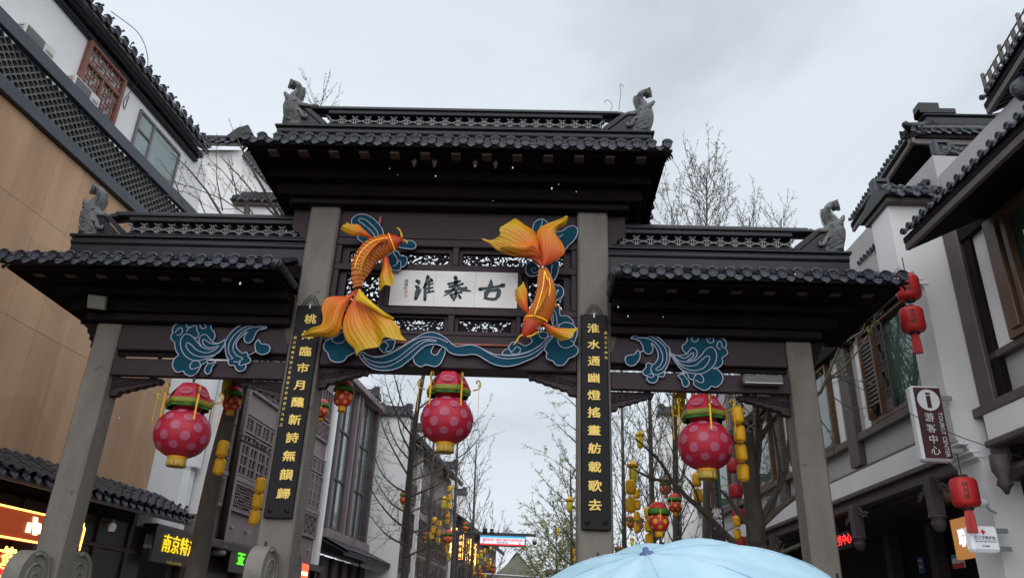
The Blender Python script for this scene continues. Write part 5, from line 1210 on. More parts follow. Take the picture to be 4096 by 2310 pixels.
def neon_sign(name, label, w, x0, x1, yt0, yt1, yb0):
    a = LB.hit(x0*S2D, yt0*S2D, w); b = LB.hit(x1*S2D, yt1*S2D, w); c = LB.hit(x0*S2D, yb0*S2D, w)
    u0, u1, vt, vb = a[0], b[0], (a[1]+b[1])/2, c[1]
    t = thing(name, label, 'sign', LB.T((u0+u1)/2, vb, w))
    MB().box(u0, u1, vb, vt, w-0.08, w, 0.01).build('sign_face', M_SIGNR, t, LB.M)
    MB().tube([(u0+.02, vb+.02, w+.015), (u1-.02, vb+.02, w+.015), (u1-.02, vt-.10, w+.015), (u1-.08, vt-.06, w+.015), (u1-.08, vt-.02, w+.015), (u0+.02, vt-.02, w+.015)], 0.016, 6, True).build('neon_border', M_NEON, t, LB.M)
    MB().box((u0+u1)/2-0.05, (u0+u1)/2+0.05, vb+0.1, vt-0.1, 0.02, w-0.08).build('sign_bracket', M_WIRE, t, LB.M)
    return t, u0, u1, vb, vt
SW = 0.45
t1, a_, b_, c_, d_ = neon_sign('neon_sign', 'wide dark red shop sign edged with orange neon, behind the left outer column', SW, -60, 347, 2010, 2080, 2138)
for k, (x, y0, y1, tilt) in enumerate(((112, 2088, 2128, 10), (137, 2066, 2138, 4), (152, 2090, 2133, 0), (215, 2090, 2140, 2), (240, 2085, 2145, 0), (265, 2095, 2145, -3))):
    p0 = LB.hit((x-tilt*.5)*S2D, y1*S2D, SW); p1 = LB.hit((x+tilt*.5)*S2D, y0*S2D, SW)
    MB().prism([(p0[0]-.045, p0[1]), (p0[0]+.045, p0[1]), (p1[0]+.045, p1[1]), (p1[0]-.045, p1[1])], SW+.002, SW+.03).build('lit_stroke', M_NEONW, t1, LB.M)
t2, a_, b_, c_, d_ = neon_sign('neon_sign', 'lower neon sign with red wave letters behind the left outer column base', SW, -60, 350, 2185, 2246, 2330)
for k in range(4):
    u, v = LB.hit((8+k*20)*S2D, (2278+k*1.5)*S2D, SW); text_mb('小龙虾面'[k], 0.16, 0.02, 0.01).build('lit_character', M_NEONR, t2, LB.T(u, v, SW+0.002))
for y in (2262, 2300):
    pts = []
    for k in range(26):
        u, v = LB.hit((-20+k*9)*S2D, (y+k*1.5)*S2D, SW); pts.append((u, v+0.015*sin(k*1.6), SW+0.02))
    MB().tube(pts, 0.010, 5).build('neon_wave', M_NEON, t2, LB.M)
u, v = LB.hit(28*S2D, 2230*S2D, SW); text_mb('签', 0.3, 0.02, 0.01).build('lit_character', M_NEON, t2, LB.T(u, v, SW+0.002))
# security camera under the canopy
u, v = LB.hit(450*S2D, 2100*S2D, 0.5)
sc_ = thing('security_camera', 'white dome security camera on an arm under the left tiled canopy', 'camera', LB.T(u, v, 0.5))
MB().tube([(u+0.5, v+0.12, 0.03), (u+0.1, v+0.12, 0.45), (u, v+0.08, 0.5)], 0.018, 8).build('arm', M_STEEL, sc_, LB.M, True)
MB().lathe([(0, -.12), (.05, -.11), (.07, -.06), (.07, 0.0), (.05, .04), (0.02, .06)], (u, v, 0.5), 16).build('dome', M_WHITE_B, sc_, LB.M, True)
MB().lathe([(0, -.135), (.03, -.13), (.045, -.11), (.03, -.10)], (u, v, 0.5), 14).build('lens', M_EYE, sc_, LB.M, True)

# ------------------------------------------------------------------ gable wall above the left side roof
GA = Frame((0, 7.9, 0), (1, 0, 0))
WG = thing('gable_house', 'white gable wall with dark tiled copings behind the left side roof', 'building', GA.T(-7.3, 0, 0))
def gp(x, y): return GA.hit(x/1.6145*S2D, y/1.6145*S2D)
g = [gp(1180, 968), gp(1560, 968), gp(1580, 1030), gp(1730, 1200), gp(1760, 1500), gp(1150, 1600)]
MB().prism([(g[0][0], 4.0), (g[3][0], 4.0), g[3], g[2], g[1], g[0]], -0.3, 0.0).build('wall', M_WHITE, WG, GA.M)
tp = gp(1240, 968)
rr = eave(WG, GA.at(g[0][0]-0.3, tp[1]+0.12, 0.35), GA.at(gp(1560, 960)[0], tp[1]+0.12, 0.35), -GA.n, 0.6, radians(30), 0.25, True, False, True)
MB().box(g[0][0]-0.3, gp(1560, 960)[0], tp[1]+0.34, tp[1]+0.46, -0.1, 0.1, 0.02).build('ridge', M_RIDGE, rr, GA.M)
u, v = gp(1590, 850); MB().prism([(u-0.5, v-0.35), (u+0.12, v-0.35), (u+0.16, v+0.02), (u+0.1, v+0.10), (u-0.2, v-0.02)], -0.2, 0.2).build('ridge_end', M_RIDGE, rr, GA.M)
# raking verge of dark tiles
cv_, ds_, cp_, ri_, dr_, dm_, pn_ = tile_templates(0.25, radians(40), 0.4)
A_ = Vector((g[2][0], g[2][1], 0.05)); B_ = Vector((g[3][0], g[3][1], 0.05))
MB().prism([(A_.x-.05, A_.y+.02), (B_.x+.05, B_.y+.02), (B_.x+.22, B_.y+.25), (A_.x+.1, A_.y+.3)][::-1], -0.5, 0.15).build('raking_coping', M_RIDGE, WG, GA.M)
for k in range(7):
    p = A_.lerp(B_, (k+.5)/7); put('verge_tile', dr_, WG, GA.T(p.x+0.06, p.y+0.10, 0.18) @ rotM('Z', -45)); put('verge_disc', ds_, WG, GA.T(p.x+0.16, p.y+0.20, 0.16))
GB = Frame((0, 7.2, 0), (1, 0, 0))
a = GB.hit(1510/1.6145*S2D, 1325/1.6145*S2D); b = GB.hit(1790/1.6145*S2D, 1325/1.6145*S2D)
HW = thing('fire_wall', 'small white fire wall with a tiled cap above the left side roof', 'wall', GB.T(a[0], 0, 0))
MB().box(a[0]+0.05, b[0], 9.4, a[1], -0.35, 0.0).build('wall', M_WHITE, HW, GB.M); horsehead(HW, GB, a[0]+0.05, b[0], a[1], -0.35, 0.0, 0.19, False)

# ------------------------------------------------------------------ mauve timber facade
PB = thing('mauve_facade_building', 'mauve timber shop building with fretwork lattices behind the left side bay', 'building', LB.T(12, 0, 0))
MB().box(7.87, 16.6, 3.6, 9.9, -0.5, -0.06).build('wall', M_PURP, PB, LB.M)
def bay(u0, u1):
    window(PB, LB, u0, u1, 4.42, 5.16, -0.06, M_PURP, (1, 1), 0.06, M_VOID, 0.09, wicker(6, 4, 0.024))
    MB().box(u0-0.02, u1+0.02, 5.17, 5.30, -0.06, 0.05, 0.01).build('string_beam', M_PURP, PB, LB.M)
    n = 4; du = (u1-u0)/n
    for i in range(n):
        window(PB, LB, u0+du*i+0.01, u0+du*(i+1)-0.01, 5.33, 6.45, -0.06, M_PURP, (2, 4), 0.05, M_VOID, 0.08)
        f = window(PB, LB, u0+du*i+0.01, u0+du*(i+1)-0.01, 6.50, 6.93, -0.06, M_PURP, (2, 1), 0.05, M_FROST, 0.08)
        for k in range(4): MB().box(u0+du*i+0.06, u0+du*(i+1)-0.06, 6.57+k*0.085, 6.61+k*0.085, -0.03, 0.0).build('louvre', M_PURPD, f, LB.M)
    MB().box(u0-0.02, u1+0.02, 6.95, 7.02, -0.06, 0.04, 0.01).build('string_beam', M_PURP, PB, LB.M)
    window(PB, LB, u0, u1, 7.60, 8.25, -0.06, M_PURP, (1, 1), 0.06, M_VOID, 0.09, wicker(6, 4, 0.024))
    window(PB, LB, u0, u1, 8.35, 9.4, -0.06, M_PURP, (6, 2), 0.06, M_VOID, 0.08)
    for k in range(2): MB().box(u0+0.3+k*0.9, u0+0.42+k*0.9, 4.02, 4.05, -0.06, 0.01).build('stain_clip', M_GREYP, PB, LB.M)
bay(7.95, 9.62); bay(10.14, 12.3); bay(12.7, 14.6); bay(14.95, 16.5)
for u in (9.95, 12.5, 14.78): MB().box(u-0.13, u+0.13, 3.6, 9.8, -0.06, 0.08, 0.015).build('post', M_PURP, PB, LB.M)
MB().tube([(9.73, 3.5, 0.10), (9.73, 9.6, 0.10)], 0.085, 10).build('downpipe', M_SHOP, PB, LB.M, True)
MB().lathe([(.16, -.10), (.19, -.06), (.19, .0), (.14, .02), (.14, .06), (.2, .08), (.2, .12)], (9.73, 3.36, 0.10), 14).build('downpipe_drum', M_STONE2, PB, LB.M, True)
MB().box(7.87, 16.9, 0, 3.58, -0.8, -0.10).build('shopfront', M_SHOP, PB, LB.M); MB().box(6.5, 16.9, 3.40, 3.60, -0.10, 0.28, 0.02).build('shop_fascia', M_SHOP, PB, LB.M)
for u in (8.3, 9.0, 11.2, 12.4, 13.6, 15.2, 16.4): MB().box(u-0.07, u+0.07, 0, 3.4, -0.10, 0.02, 0.01).build('shop_post', M_WOOD_B, PB, LB.M)
MB().box(16.6, 16.95, 3.6, 10.2, -0.4, 0.05, 0.01).build('white_pier', M_WHITE, PB, LB.M); MB().box(16.56, 16.75, 3.62, 10.2, 0.05, 0.17, 0.01).build('white_pier_edge', M_WHITE_B, PB, LB.M)
def shop_letters(name, label, txt, m, x0, y0, x1, y1, w=0.06, sub=None, xs=1.0):
    a = LB.hit(x0*S2D, y0*S2D, w); b = LB.hit(x1*S2D, y1*S2D, w); n = len(txt)
    st = (b[0]-a[0])/n
    t = thing(name, label, 'sign', LB.T(a[0], a[1], w))
    MB().box(a[0]-0.3, b[0]+0.3, a[1]-0.38, a[1]+0.34, w-0.09, w-0.05, 0.01).build('sign_board', M_SHOP, t, LB.M)
    for i, c in enumerate(txt):
        text_mb(c, min(0.46, st*1.05), 0.02, 0.004, xs=xs).build('lit_character', m, t, LB.T(a[0]+st*(i+.5), a[1]+(b[1]-a[1])*i/n, w-0.045))
    if sub: text_mb(sub, 0.1, 0.006).build('small_lettering', M_GOLD, t, LB.T((a[0]+b[0])/2-0.1, a[1]-0.33, w-0.045))
shop_letters('shop_sign', 'dark shop sign with yellow lit characters left of the leaning trunk', '南京特产', M_NEONY, 655, 2172, 790, 2200, 0.34, 'nanjing specialty', 0.9)
shop_letters('shop_sign', 'dark shop sign with green lit characters beside the left inner column', '金陵味', M_NEONG, 950, 2225, 1060, 2262, 0.30, None, 0.95)
# orange-red lit box seen right of the inner column
a = LB.hit(1190*S2D, 2240*S2D, 0.5); b = LB.hit(1232*S2D, 2308*S2D, 0.5)
lb_ = thing('light_box', 'small orange red light box right of the left inner column base', 'sign', LB.T(a[0], b[1]-.2, 0.5))
MB().box(a[0]-0.5, b[0], b[1]-0.1, a[1], 0.36, 0.5, 0.03).build('box', M_SIGNR, lb_, LB.M)
M_RED_E = mat('lit_orange_red', (0.6, 0.07, 0.02), 0.4, emit=0.7, ecol=(0.9, 0.13, 0.04)); MB().box(a[0]-0.46, b[0]-0.05, b[1]-0.06, a[1]-0.04, 0.5, 0.505).build('lit_face', M_RED_E, lb_, LB.M)
text_mb('赵记', 0.3, 0.005, 0.01, True).build('lettering', M_NEONW, lb_, LB.T(a[0]-0.05, (a[1]+b[1])/2, 0.506))
text_mb('鸭血粉丝', 0.14, 0.005, 0.01).build('lettering', M_NEONW, lb_, LB.T(b[0]-0.36, b[1]+0.08, 0.506))

# ------------------------------------------------------------------ glazed shop building
M_GLZ = mat('sky_reflecting_glass', (0.10, 0.125, 0.135), 0.03, (0.17, 0.20, 0.205), nscale=0.6, spec=1.0, stretch=(1, 1, .4))
GZ = thing('glazed_building', 'shop building with tall brown framed glass bays left of the centre tree', 'building', LB.T(19, 0, 0))
MB().box(16.96, 24.5, 4.2, 10.8, -0.6, -0.1).build('wall', M_PURPD, GZ, LB.M)
def gl(u0, u1):
    f = window(GZ, LB, u0, u1, 4.9, 10.2, -0.08, M_PURPD, (2, 3), 0.09, M_GLZ, 0.10)
for u0, u1 in ((17.25, 18.9), (19.9, 21.4)): gl(u0, u1)
for u in (17.1, 19.4, 21.8): MB().box(u-0.12, u+0.12, 4.7, 10.6, -0.08, 0.16, 0.02).build('timber_fin', M_PURPD, GZ, LB.M)
for u in (19.15, 19.65): MB().box(u-0.08, u+0.08, 4.7, 10.4, -0.08, 0.12, 0.02).build('timber_fin', M_PURP, GZ, LB.M)
MB().box(16.96, 22.1, 10.2, 10.45, -0.1, 0.35, 0.02).build('cornice', M_PURP, GZ, LB.M)
MB().box(16.96, 22.1, 4.55, 4.85, -0.1, 0.25, 0.02).build('sill_beam', M_PURP, GZ, LB.M)
eave(GZ, LB.at(16.96, 4.15, 1.0), LB.at(26.0, 4.15, 1.0), -LB.n, 1.0, radians(25), 0.20, True, False, False, 'canopy', M_SHOP)
MB().box(16.96, 27, 0, 4.0, -0.6, 0.0).build('shopfront', M_SHOP, GZ, LB.M)
for u, tx, m_ in ((18.3, 'MASTERGUCK', 'w'), (21.5, '小小书店', 'b')):
    M_PALE = mat('pale_lit_letter', (0.5, 0.5, 0.9), 0.4, emit=0.6, ecol=(0.55, 0.6, 1.0))
    text_mb(tx, 0.3 if m_ == 'b' else 0.22, 0.02, 0.008).build('shop_lettering', M_PALE, GZ, LB.T(u, 2.75, 0.02))
for i in range(8): MB().box(17.3+i*1.1, 17.42+i*1.1, 0, 4.0, 0.0, 0.1, 0.01).build('shop_post', M_WOOD_B, GZ, LB.M)
# ------------------------------------------------------------------ white gables stepping away along the left side
def gable(Y, x0, x1, ytop, label, thick=0.45, step=True, x1b=None, tiers=None):
    f = Frame((0, Y, 0), (1, 0, 0)); a = f.hit(x0*S2D, ytop*S2D); b = f.hit(x1*S2D, ytop*S2D)
    t = thing('fire_wall', label, 'wall', f.T(a[0], 0, 0))
    MB().box(a[0], b[0], 0, a[1], -thick, 0).build('wall', M_WHITE, t, f.M); horsehead(t, f, a[0], b[0], a[1], -thick, 0, 0.24, step)
    if tiers:
        for (xa, xb, yt) in tiers:
            p = f.hit(xa*S2D, yt*S2D); q = f.hit(xb*S2D, yt*S2D)
            MB().box(p[0], q[0], 0, p[1], -thick+.01, -0.01).build('wall_step', M_WHITE, t, f.M); horsehead(t, f, p[0], q[0], p[1], -thick+.01, -.01, 0.24, step)
    return t
gable(22.5, 1425, 1508, 1592, 'white fire wall with a dark stepped cap just right of the brown glass bays', tiers=[(1509, 1640, 1660)])
gable(30, 1630, 1700, 1722, 'white fire wall with stepped caps behind the centre tree trunk', tiers=[(1560, 1629, 1700)])
gable(40, 1752, 1824, 1871, 'white fire wall with a stepped cap behind the yellow lantern string', tiers=[(1700, 1751, 1830)])
gable(48, 1765, 1862, 1975, 'farthest white fire wall on the left, ending in a scrolled cap')
PB2 = thing('mauve_house', 'far mauve timber house front beyond the left white fire walls', 'building', LB.T(33, 0, 0))
MB().box(25.5, 39.5, 3.0, 10.6, -0.5, -0.05).build('wall', M_PURP, PB2, LB.M); MB().box(25.5, 52, 0, 3.0, -0.5, -0.1).build('shopfront', M_SHOP, PB2, LB.M)
for i in range(9):
    u = 25.9+i*1.5
    window(PB2, LB, u, u+1.2, 4.4, 5.3, -0.05, M_PURPD, (1, 1), 0.08, M_VOID, 0.08, wicker(4, 3, 0.06)); window(PB2, LB, u, u+1.2, 5.5, 7.2, -0.05, M_PURPD, (3, 3), 0.08, M_VOID, 0.08)
    window(PB2, LB, u, u+1.2, 7.6, 8.6, -0.05, M_PURPD, (1, 1), 0.08, M_VOID, 0.08, wicker(4, 3, 0.06))
eave(PB2, LB.at(25.5, 10.4, 0.7), LB.at(39.5, 10.4, 0.7), -LB.n, 2.2, radians(30), 0.32, True, False, True)
eave(PB2, LB.at(27, 3.4, 0.9), LB.at(51, 3.4, 0.9), -LB.n, 0.9, radians(25), 0.32, True, False, False, 'canopy')
PB3 = thing('grey_mauve_house', 'most distant mauve house on the left, behind the vertical neon signs', 'building', LB.T(46, 0, 0))
MB().box(40, 62, 3.0, 8.6, -0.5, -0.05).build('wall', M_PURP, PB3, LB.M)
for i in range(9):
    u = 40.6+i*2.2; window(PB3, LB, u, u+1.5, 4.2, 6.8, -0.05, M_PURPD, (3, 3), 0.1, M_VOID, 0.08)
eave(PB3, LB.at(40, 8.4, 0.7), LB.at(62, 8.4, 0.7), -LB.n, 2.2, radians(30), 0.40, True, False, True)
# ------------------------------------------------------------------ right building
RB = Frame((7.6, 0, 0), az(178))           # u runs towards the camera, w out into the street
def rhit(x, y, w=0.0): return RB.hit(x*S2D, y*S2D, w)
Z6b = lambda x, y: (3050+x/1.109, 1000+y/1.109)
RBd = thing('tourist_centre_building', 'white and brown timbered building on the right with red lanterns and windows', 'building', RB.T(0, 0, 0))
M_FRAMEW = mat('orange_brown_window_timber', (0.10, 0.052, 0.028), 0.4, (0.145, 0.08, 0.045), nscale=5, bump=0.1)
M_GREENG = mat('green_tinted_glass', (0.035, 0.075, 0.06), 0.02, (0.06, 0.115, 0.095), nscale=0.7, spec=1.0)
# far half, behind the pier
vs = rhit(3429, 1748)[1]; vb0 = rhit(3329, 2010, 0.3)[1]; vb1 = rhit(3672, 1784, 0.28)[1]+0.10
UF0, UF1 = -16.0, -0.32
MB().box(UF0, UF1, vb0-0.1, 9.0, -0.5, 0.0).build('wall', M_GREYP, RBd, RB.M)
MB().box(UF0, UF1-0.02, vb1-0.06, vb1+0.06, 0.0, 0.12, 0.01).build('floor_beam', M_TRIM, RBd, RB.M)
MB().box(UF0, UF1-0.02, vs-0.14, vs, 0.0, 0.12, 0.01).build('sill_beam', M_TRIM, RBd, RB.M)
# white sloping skirt with brown edge board over the shopfront
MB().box(UF0, UF1-0.03, vb0+0.03, vb1-0.062, 0.0, 0.28).build('white_skirt', M_WHITE, RBd, RB.M)
MB().box(UF0, UF1-0.02, vb0-0.05, vb0+0.028, 0.0, 0.33, 0.01).build('skirt_board', M_TRIM, RBd, RB.M)
MB().box(UF0, UF1-0.02, vb0-0.22, vb0-0.052, 0.05, 0.24, 0.01).build('skirt_beam', M_TRIM, RBd, RB.M)
def rwindow(u0, u1, v0, v1, shutter_left=True, gl=None):
    f = window(RBd, RB, u0, u1, v0, v1, 0.005, M_FRAMEW, (1, 1), 0.07, gl or M_GREENG, 0.12)
    a, b = (u0+0.07, u0+0.62)
    # folded lattice shutter at the far jamb
    MB().box(a, a+0.05, v0+0.07, v1-0.07, 0.06, 0.20).build('shutter_stile', M_FRAMEW, f, RB.M); MB().box(b-0.05, b, v0+0.07, v1-0.07, 0.06, 0.20).build('shutter_stile', M_FRAMEW, f, RB.M)
    n = 16
    for k in range(n):
        v = v0+0.30+(v1-v0-0.45)*k/n; MB().box(a+0.05, b-0.05, v, v+0.045, 0.08, 0.16).build('shutter_slat', M_TRIM, f, RB.M)
    mb = MB(); fret(3, 8, 0.022)(mb, b, b+0.28, v0+0.28, v1-0.1, 0.09, 0.12); mb.build('lattice', M_TRIM, f, RB.M)
    MB().box(b, b+0.28, v0+0.07, v0+0.26, 0.08, 0.13).build('lattice_base', M_TRIM, f, RB.M)
    return f
VT = vs+1.75
for (a, b) in ((-3.55, -0.55), (-7.6, -5.2), (-11.4, -9.0), (-15.2, -12.8)):
    rwindow(a, b, vs, VT)
    MB().box(a-0.38, a-0.002, vs, VT, 0.0, 0.05).build('white_jamb', M_WHITE, RBd, RB.M)
for u in (-4.30, -8.3, -12.1): MB().box(u-0.30, u+0.10, vb1+0.10, 9.0, 0.0, 0.14, 0.015).build('timber_post', M_TRIM, RBd, RB.M)
for u in (-4.95,): MB().box(u-0.12, u+0.12, vs, VT, 0.0, 0.05).build('white_jamb', M_WHITE, RBd, RB.M)
MB().box(UF0, UF1-0.03, VT, VT+0.25, 0.0, 0.20, 0.015).build('head_beam', M_WOOD_D, RBd, RB.M)
# lower shop level of the far half
MB().box(UF0, UF1, 0, vb0-0.22, -2.2, -2.0).build('shop_back', M_VOID, RBd, RB.M); MB().box(UF0, UF1, vb0-0.30, vb0-0.23, -2.2, 0.04).build('shop_ceiling', M_SHOP, RBd, RB.M)
MB().box(0.2, 7.0, 0, 3.9, -1.2, -1.0).build('shop_back', M_VOID, RBd, RB.M); MB().box(-0.3, 7.0, 3.8, 3.89, -1.2, 0.1).build('shop_ceiling', M_SHOP, RBd, RB.M)
MB().box(-16.2, -16.0, 0, 9.0, -2.2, 0.0).build('party_wall', M_WHITE, RBd, RB.M)
for k, u in enumerate((-1.6, -4.3, -6.4, -8.8)):
    p = MB().box(u-0.09, u+0.09, vb0-0.75, vb0-0.2, 0.22, 0.40, 0.01).build('hanging_post', M_PURPD, RBd, RB.M)
    MB().lathe([(0.02, -.24), (.06, -.22), (.09, -.16), (.11, -.10), (.08, -.06), (.13, -.03), (.13, 0.0)], (u, vb0-0.75, 0.31), 12).build('carved_drop', M_PURPD, p, RB.M, True)
    for sg in (-1, 1):
        rnd = random.Random(k*2+sg); mb = MB()
        for q in range(7):
            c = (u+sg*(0.12+0.05*q), vb0-0.30-0.02*q-0.06*rnd.random()); sp_ = [(c[0]+0.06*cos(a*0.7)*(1-a/12), c[1]+0.06*sin(a*0.7)*(1-a/12), 0.31) for a in range(10)]; mb.tube(sp_, 0.014, 4)
        mb.build('carved_spandrel', M_PURPD, p, RB.M, True)
for u in (-0.9, -2.35, -3.9, -5.6, -7.4): MB().box(u-0.12, u+0.12, 0, vb0-0.22, -1.9, -1.65, 0.01).build('shop_column', M_PURPD, RBd, RB.M)
for k in range(24): MB().box(-3.78, -2.48, 0.4+k*0.115, 0.46+k*0.115, -1.75, -1.72).build('roller_slat', M_PURPD, RBd, RB.M)
M_WARM = mat('warm_shop_interior', (0.30, 0.18, 0.05), 0.5, (0.10, 0.06, 0.02), nscale=2.5, emit=0.0)
MB().box(-2.2, -0.35, 0, 2.75, -1.9, -1.85).build('warm_shop_wall', M_WARM, RBd, RB.M)  # mottled warm brown wall, no emission
M_GREYS = mat('dim_shop_sign', (0.045, 0.043, 0.035), 0.5)
MB().box(-2.2, -0.35, 2.80, 3.6, -1.9, -1.8).build('shop_sign_band', M_GREYS, RBd, RB.M)
text_mb('天翼', 0.4, 0.01).build('faint_lettering', mat('faint_letter', (0.12, 0.12, 0.11), 0.5), RBd, RB.T(-1.3, 3.2, -1.795))
u, v = rhit(3855, 2153, -0.9)
M_ORB = mat('lit_orange_panel', (0.35, 0.12, 0.03), 0.5, emit=0.25, ecol=(0.9, 0.4, 0.12)); M_LITW = mat('lit_white_letter', (0.8, 0.8, 0.9), 0.5, emit=1.0, ecol=(0.85, 0.85, 1.0))
lt = thing('light_box', 'orange light box with a white lit character behind the lowest red lantern', 'sign', RB.T(u, v-0.3, -0.9))
MB().box(u-0.32, u+0.5, v-0.3, v+0.34, -1.0, -0.9, 0.01).build('lit_face', M_ORB, lt, RB.M); text_mb('联通', 0.30, 0.01, 0.012).build('lit_lettering', M_LITW, lt, RB.T(u+0.16, v, -0.895))
MB().box(u-0.32, u+0.5, v+0.34, v+0.40, -1.9, -0.9).build('sign_bracket', M_WIRE, lt, RB.M)
u, v = rhit(3690, 2210, -1.6)
for (x, y, w_, h_, tx, nm, lab) in ((3682, 2258, 0.20, 0.30, '88-1', 'house_number_plate', 'blue house number plate on the dark shop wall at the right'),):
    u, v = rhit(x, y, -1.64); t = thing(nm, lab, 'plate', RB.T(u, v-h_/2, -1.64)); MB().box(u-w_/2, u+w_/2, v-h_/2, v+h_/2, -1.66, -1.645, 0.004).build('plate', mat('blue_enamel', (0.03, 0.10, 0.42), 0.4), t, RB.M)
    text_mb(tx, 0.10, 0.003, 0.004).build('number', M_WHITE_B, t, RB.T(u, v-0.03, -1.645)); text_mb('贡院街', 0.055, 0.003).build('street_name', M_WHITE_B, t, RB.T(u, v+0.08, -1.645))
u, v = rhit(3830, 2238, -1.2); t = thing('notice_poster', 'small red and blue notice on the glass door at the right', 'poster', RB.T(u, v-.12, -1.2))
MB().box(u-0.18, u+0.18, v-0.13, v+0.10, -1.22, -1.2).build('sheet', M_WHITE_B, t, RB.M); MB().box(u-0.18, u+0.18, v-0.13, v-0.05, -1.2, -1.197).build('red_band', mat('poster_red', (0.6, 0.06, 0.04), 0.5), t, RB.M); MB().box(u-0.18, u+0.18, v+0.04, v+0.10, -1.2, -1.197).build('blue_band', mat('poster_blue', (0.08, 0.35, 0.55), 0.5), t, RB.M)
for u in (-1.75, -1.0): MB().box(u-0.04, u+0.04, 0, 2.8, -1.28, -1.2, 0.01).build('door_stile', M_SHOP, RBd, RB.M)
MB().box(-1.75, -0.4, 2.72, 2.80, -1.28, -1.2, 0.01).build('door_head', M_SHOP, RBd, RB.M); MB().box(-1.71, -1.04, 0.2, 2.72, -1.25, -1.24).build('door_glass', M_GLASS, RBd, RB.M)
# dot-matrix strip
a = rhit(3350, 2165, 0.1); led = thing('led_ticker', 'red dot matrix ticker glowing beside the right outer column', 'sign', RB.T(a[0], a[1]-.15, 0.1))
MB().box(a[0]-0.6, a[0]+0.55, a[1]-0.16, a[1]+0.16, 0.0, 0.09, 0.01).build('case', M_VOID, led, RB.M); text_mb('游客服务中心', 0.21, 0.004).build('led_text', M_NEONR, led, RB.T(a[0], a[1], 0.091))
MB().tube([(a[0], a[1]+0.16, 0.05), (a[0], vb0-0.2, 0.1)], 0.015, 6).build('hanger', M_WIRE, led, RB.M)
# near half, right of the pier: posts, window, white band
MB().box(-0.30, 7.0, 3.9, 8.6, -0.5, -0.02).build('wall', M_GREYP, RBd, RB.M)
vn = rhit(4020, 1395)[1]; vn2 = rhit(4060, 1620)[1]
MB().box(-0.30, 7.0, vn-0.10, vn, -0.02, 0.10, 0.01).build('sill_beam', M_TRIM, RBd, RB.M)
MB().box(-0.30, 7.0, vn2-0.06, vn2+0.07, -0.02, 0.28, 0.01).build('floor_beam', M_TRIM, RBd, RB.M)
MB().box(-0.1, 7.0, vn2-0.42, vn2-0.062, -0.02, 0.26).build('white_skirt', M_WHITE, RBd, RB.M)
MB().box(-0.1, 7.0, vn2-0.52, vn2-0.425, -0.02, 0.34, 0.02).build('skirt_board', M_TRIM, RBd, RB.M)
MB().box(-0.29, 0.05, 4.0, 8.0, -0.02, 0.16, 0.015).build('timber_post', M_TRIM, RBd, RB.M); MB().box(0.05, 0.22, 4.0, 8.0, -0.02, 0.10, 0.01).build('timber_post', M_WOOD_D, RBd, RB.M)
MB().box(0.22, 0.62, vn, 7.2, -0.02, 0.04).build('white_jamb', M_WHITE, RBd, RB.M)
f = window(RBd, RB, 0.62, 3.2, vn, 7.2, 0.0, M_FRAMEW, (1, 1), 0.10, M_GREENG, 0.14)
MB().box(0.74, 0.92, vn+0.1, 7.1, 0.03, 0.18, 0.01).build('shutter_stile', M_FRAMEW, f, RB.M); MB().box(0.96, 1.06, vn+0.1, 7.1, 0.03, 0.14, 0.01).build('shutter_stile', M_FRAMEW, f, RB.M)
MB().lathe([(0.02, -.5), (.06, -.42), (.10, -.38), (.07, -.30), (.12, -.2), (.12, 0)], (0.1, vn2-0.65, 0.30), 12).build('carved_drop', M_PURPD, RBd, RB.M, True)
# the pier: a white fire wall end in three steps with scroll corbels
PF = Frame((0, 0.30, 0), (1, 0, 0))
PR = thing('fire_wall', 'white fire wall pier with scroll corbels carrying the tourist centre sign', 'wall', PF.T(7.4, 0, 0))
MB().box(7.30, 7.76, 0, 4.05, -0.62, 0.0).build('lower_pier', M_WHITE, PR, PF.M)
MB().box(7.02, 7.76, 4.38, 6.62, -0.62, 0.0).build('middle_pier', M_WHITE, PR, PF.M)
MB().box(6.70, 7.76, 6.98, 8.06, -0.62, 0.0).build('upper_pier', M_WHITE, PR, PF.M)
def corbel(x0, x1, xr, v0, v1):
    """wavy scroll between two steps"""
    h = v1-v0; d = x0-x1
    pts = [(x0, v0)]
    wav = [(0.0, 0.0), (0.10, 0.10), (0.12, 0.22), (0.30, 0.26), (0.34, 0.42), (0.50, 0.50), (0.62, 0.66), (0.80, 0.74), (0.95, 0.84), (1.0, 1.0)]
    pts = [(x0-d*a, v0+h*b) for a, b in wav]
    MB().prism(([(xr, v0)] + [(xr, v1)] + pts[::-1]), -0.62, 0.0).build('scroll_corbel', M_WHITE, PR, PF.M)
    for k in (2, 4, 7): MB().box(pts[k][0]-0.04, pts[k][0]+0.10, pts[k][1]-0.025, pts[k][1]+0.012, -0.60, 0.014, 0.006).build('corbel_fillet', M_WHITE_B, PR, PF.M)
corbel(7.30, 7.02, 7.76, 4.05, 4.38); corbel(7.02, 6.70, 7.76, 6.62, 6.98)
for x, v in ((7.12, 4.28), (6.86, 6.86)): MB().lathe([(0.0, .012), (0.035, .012), (0.035, -.02)], (x, v, 0.0), 12, 'w').build('corbel_eye', M_GREYP, PR, PF.M, True)
horsehead(PR, PF, 6.70, 7.70, 8.06, -0.62, 0.0, 0.2)
PF2 = Frame((0, 0.95, 0), (1, 0, 0)); a = PF2.hit(3790*S2D, 655*S2D); b = PF2.hit(3950*S2D, 655*S2D)
P2 = thing('fire_wall', 'second white fire wall with a fretted cap above the right pier', 'wall', PF2.T(8.4, 0, 0))
MB().box(a[0], b[0]+0.4, 7.0, a[1], -0.5, 0.0).build('wall', M_WHITE, P2, PF2.M); horsehead(P2, PF2, a[0], b[0]+0.4, a[1], -0.5, 0.0, 0.2)
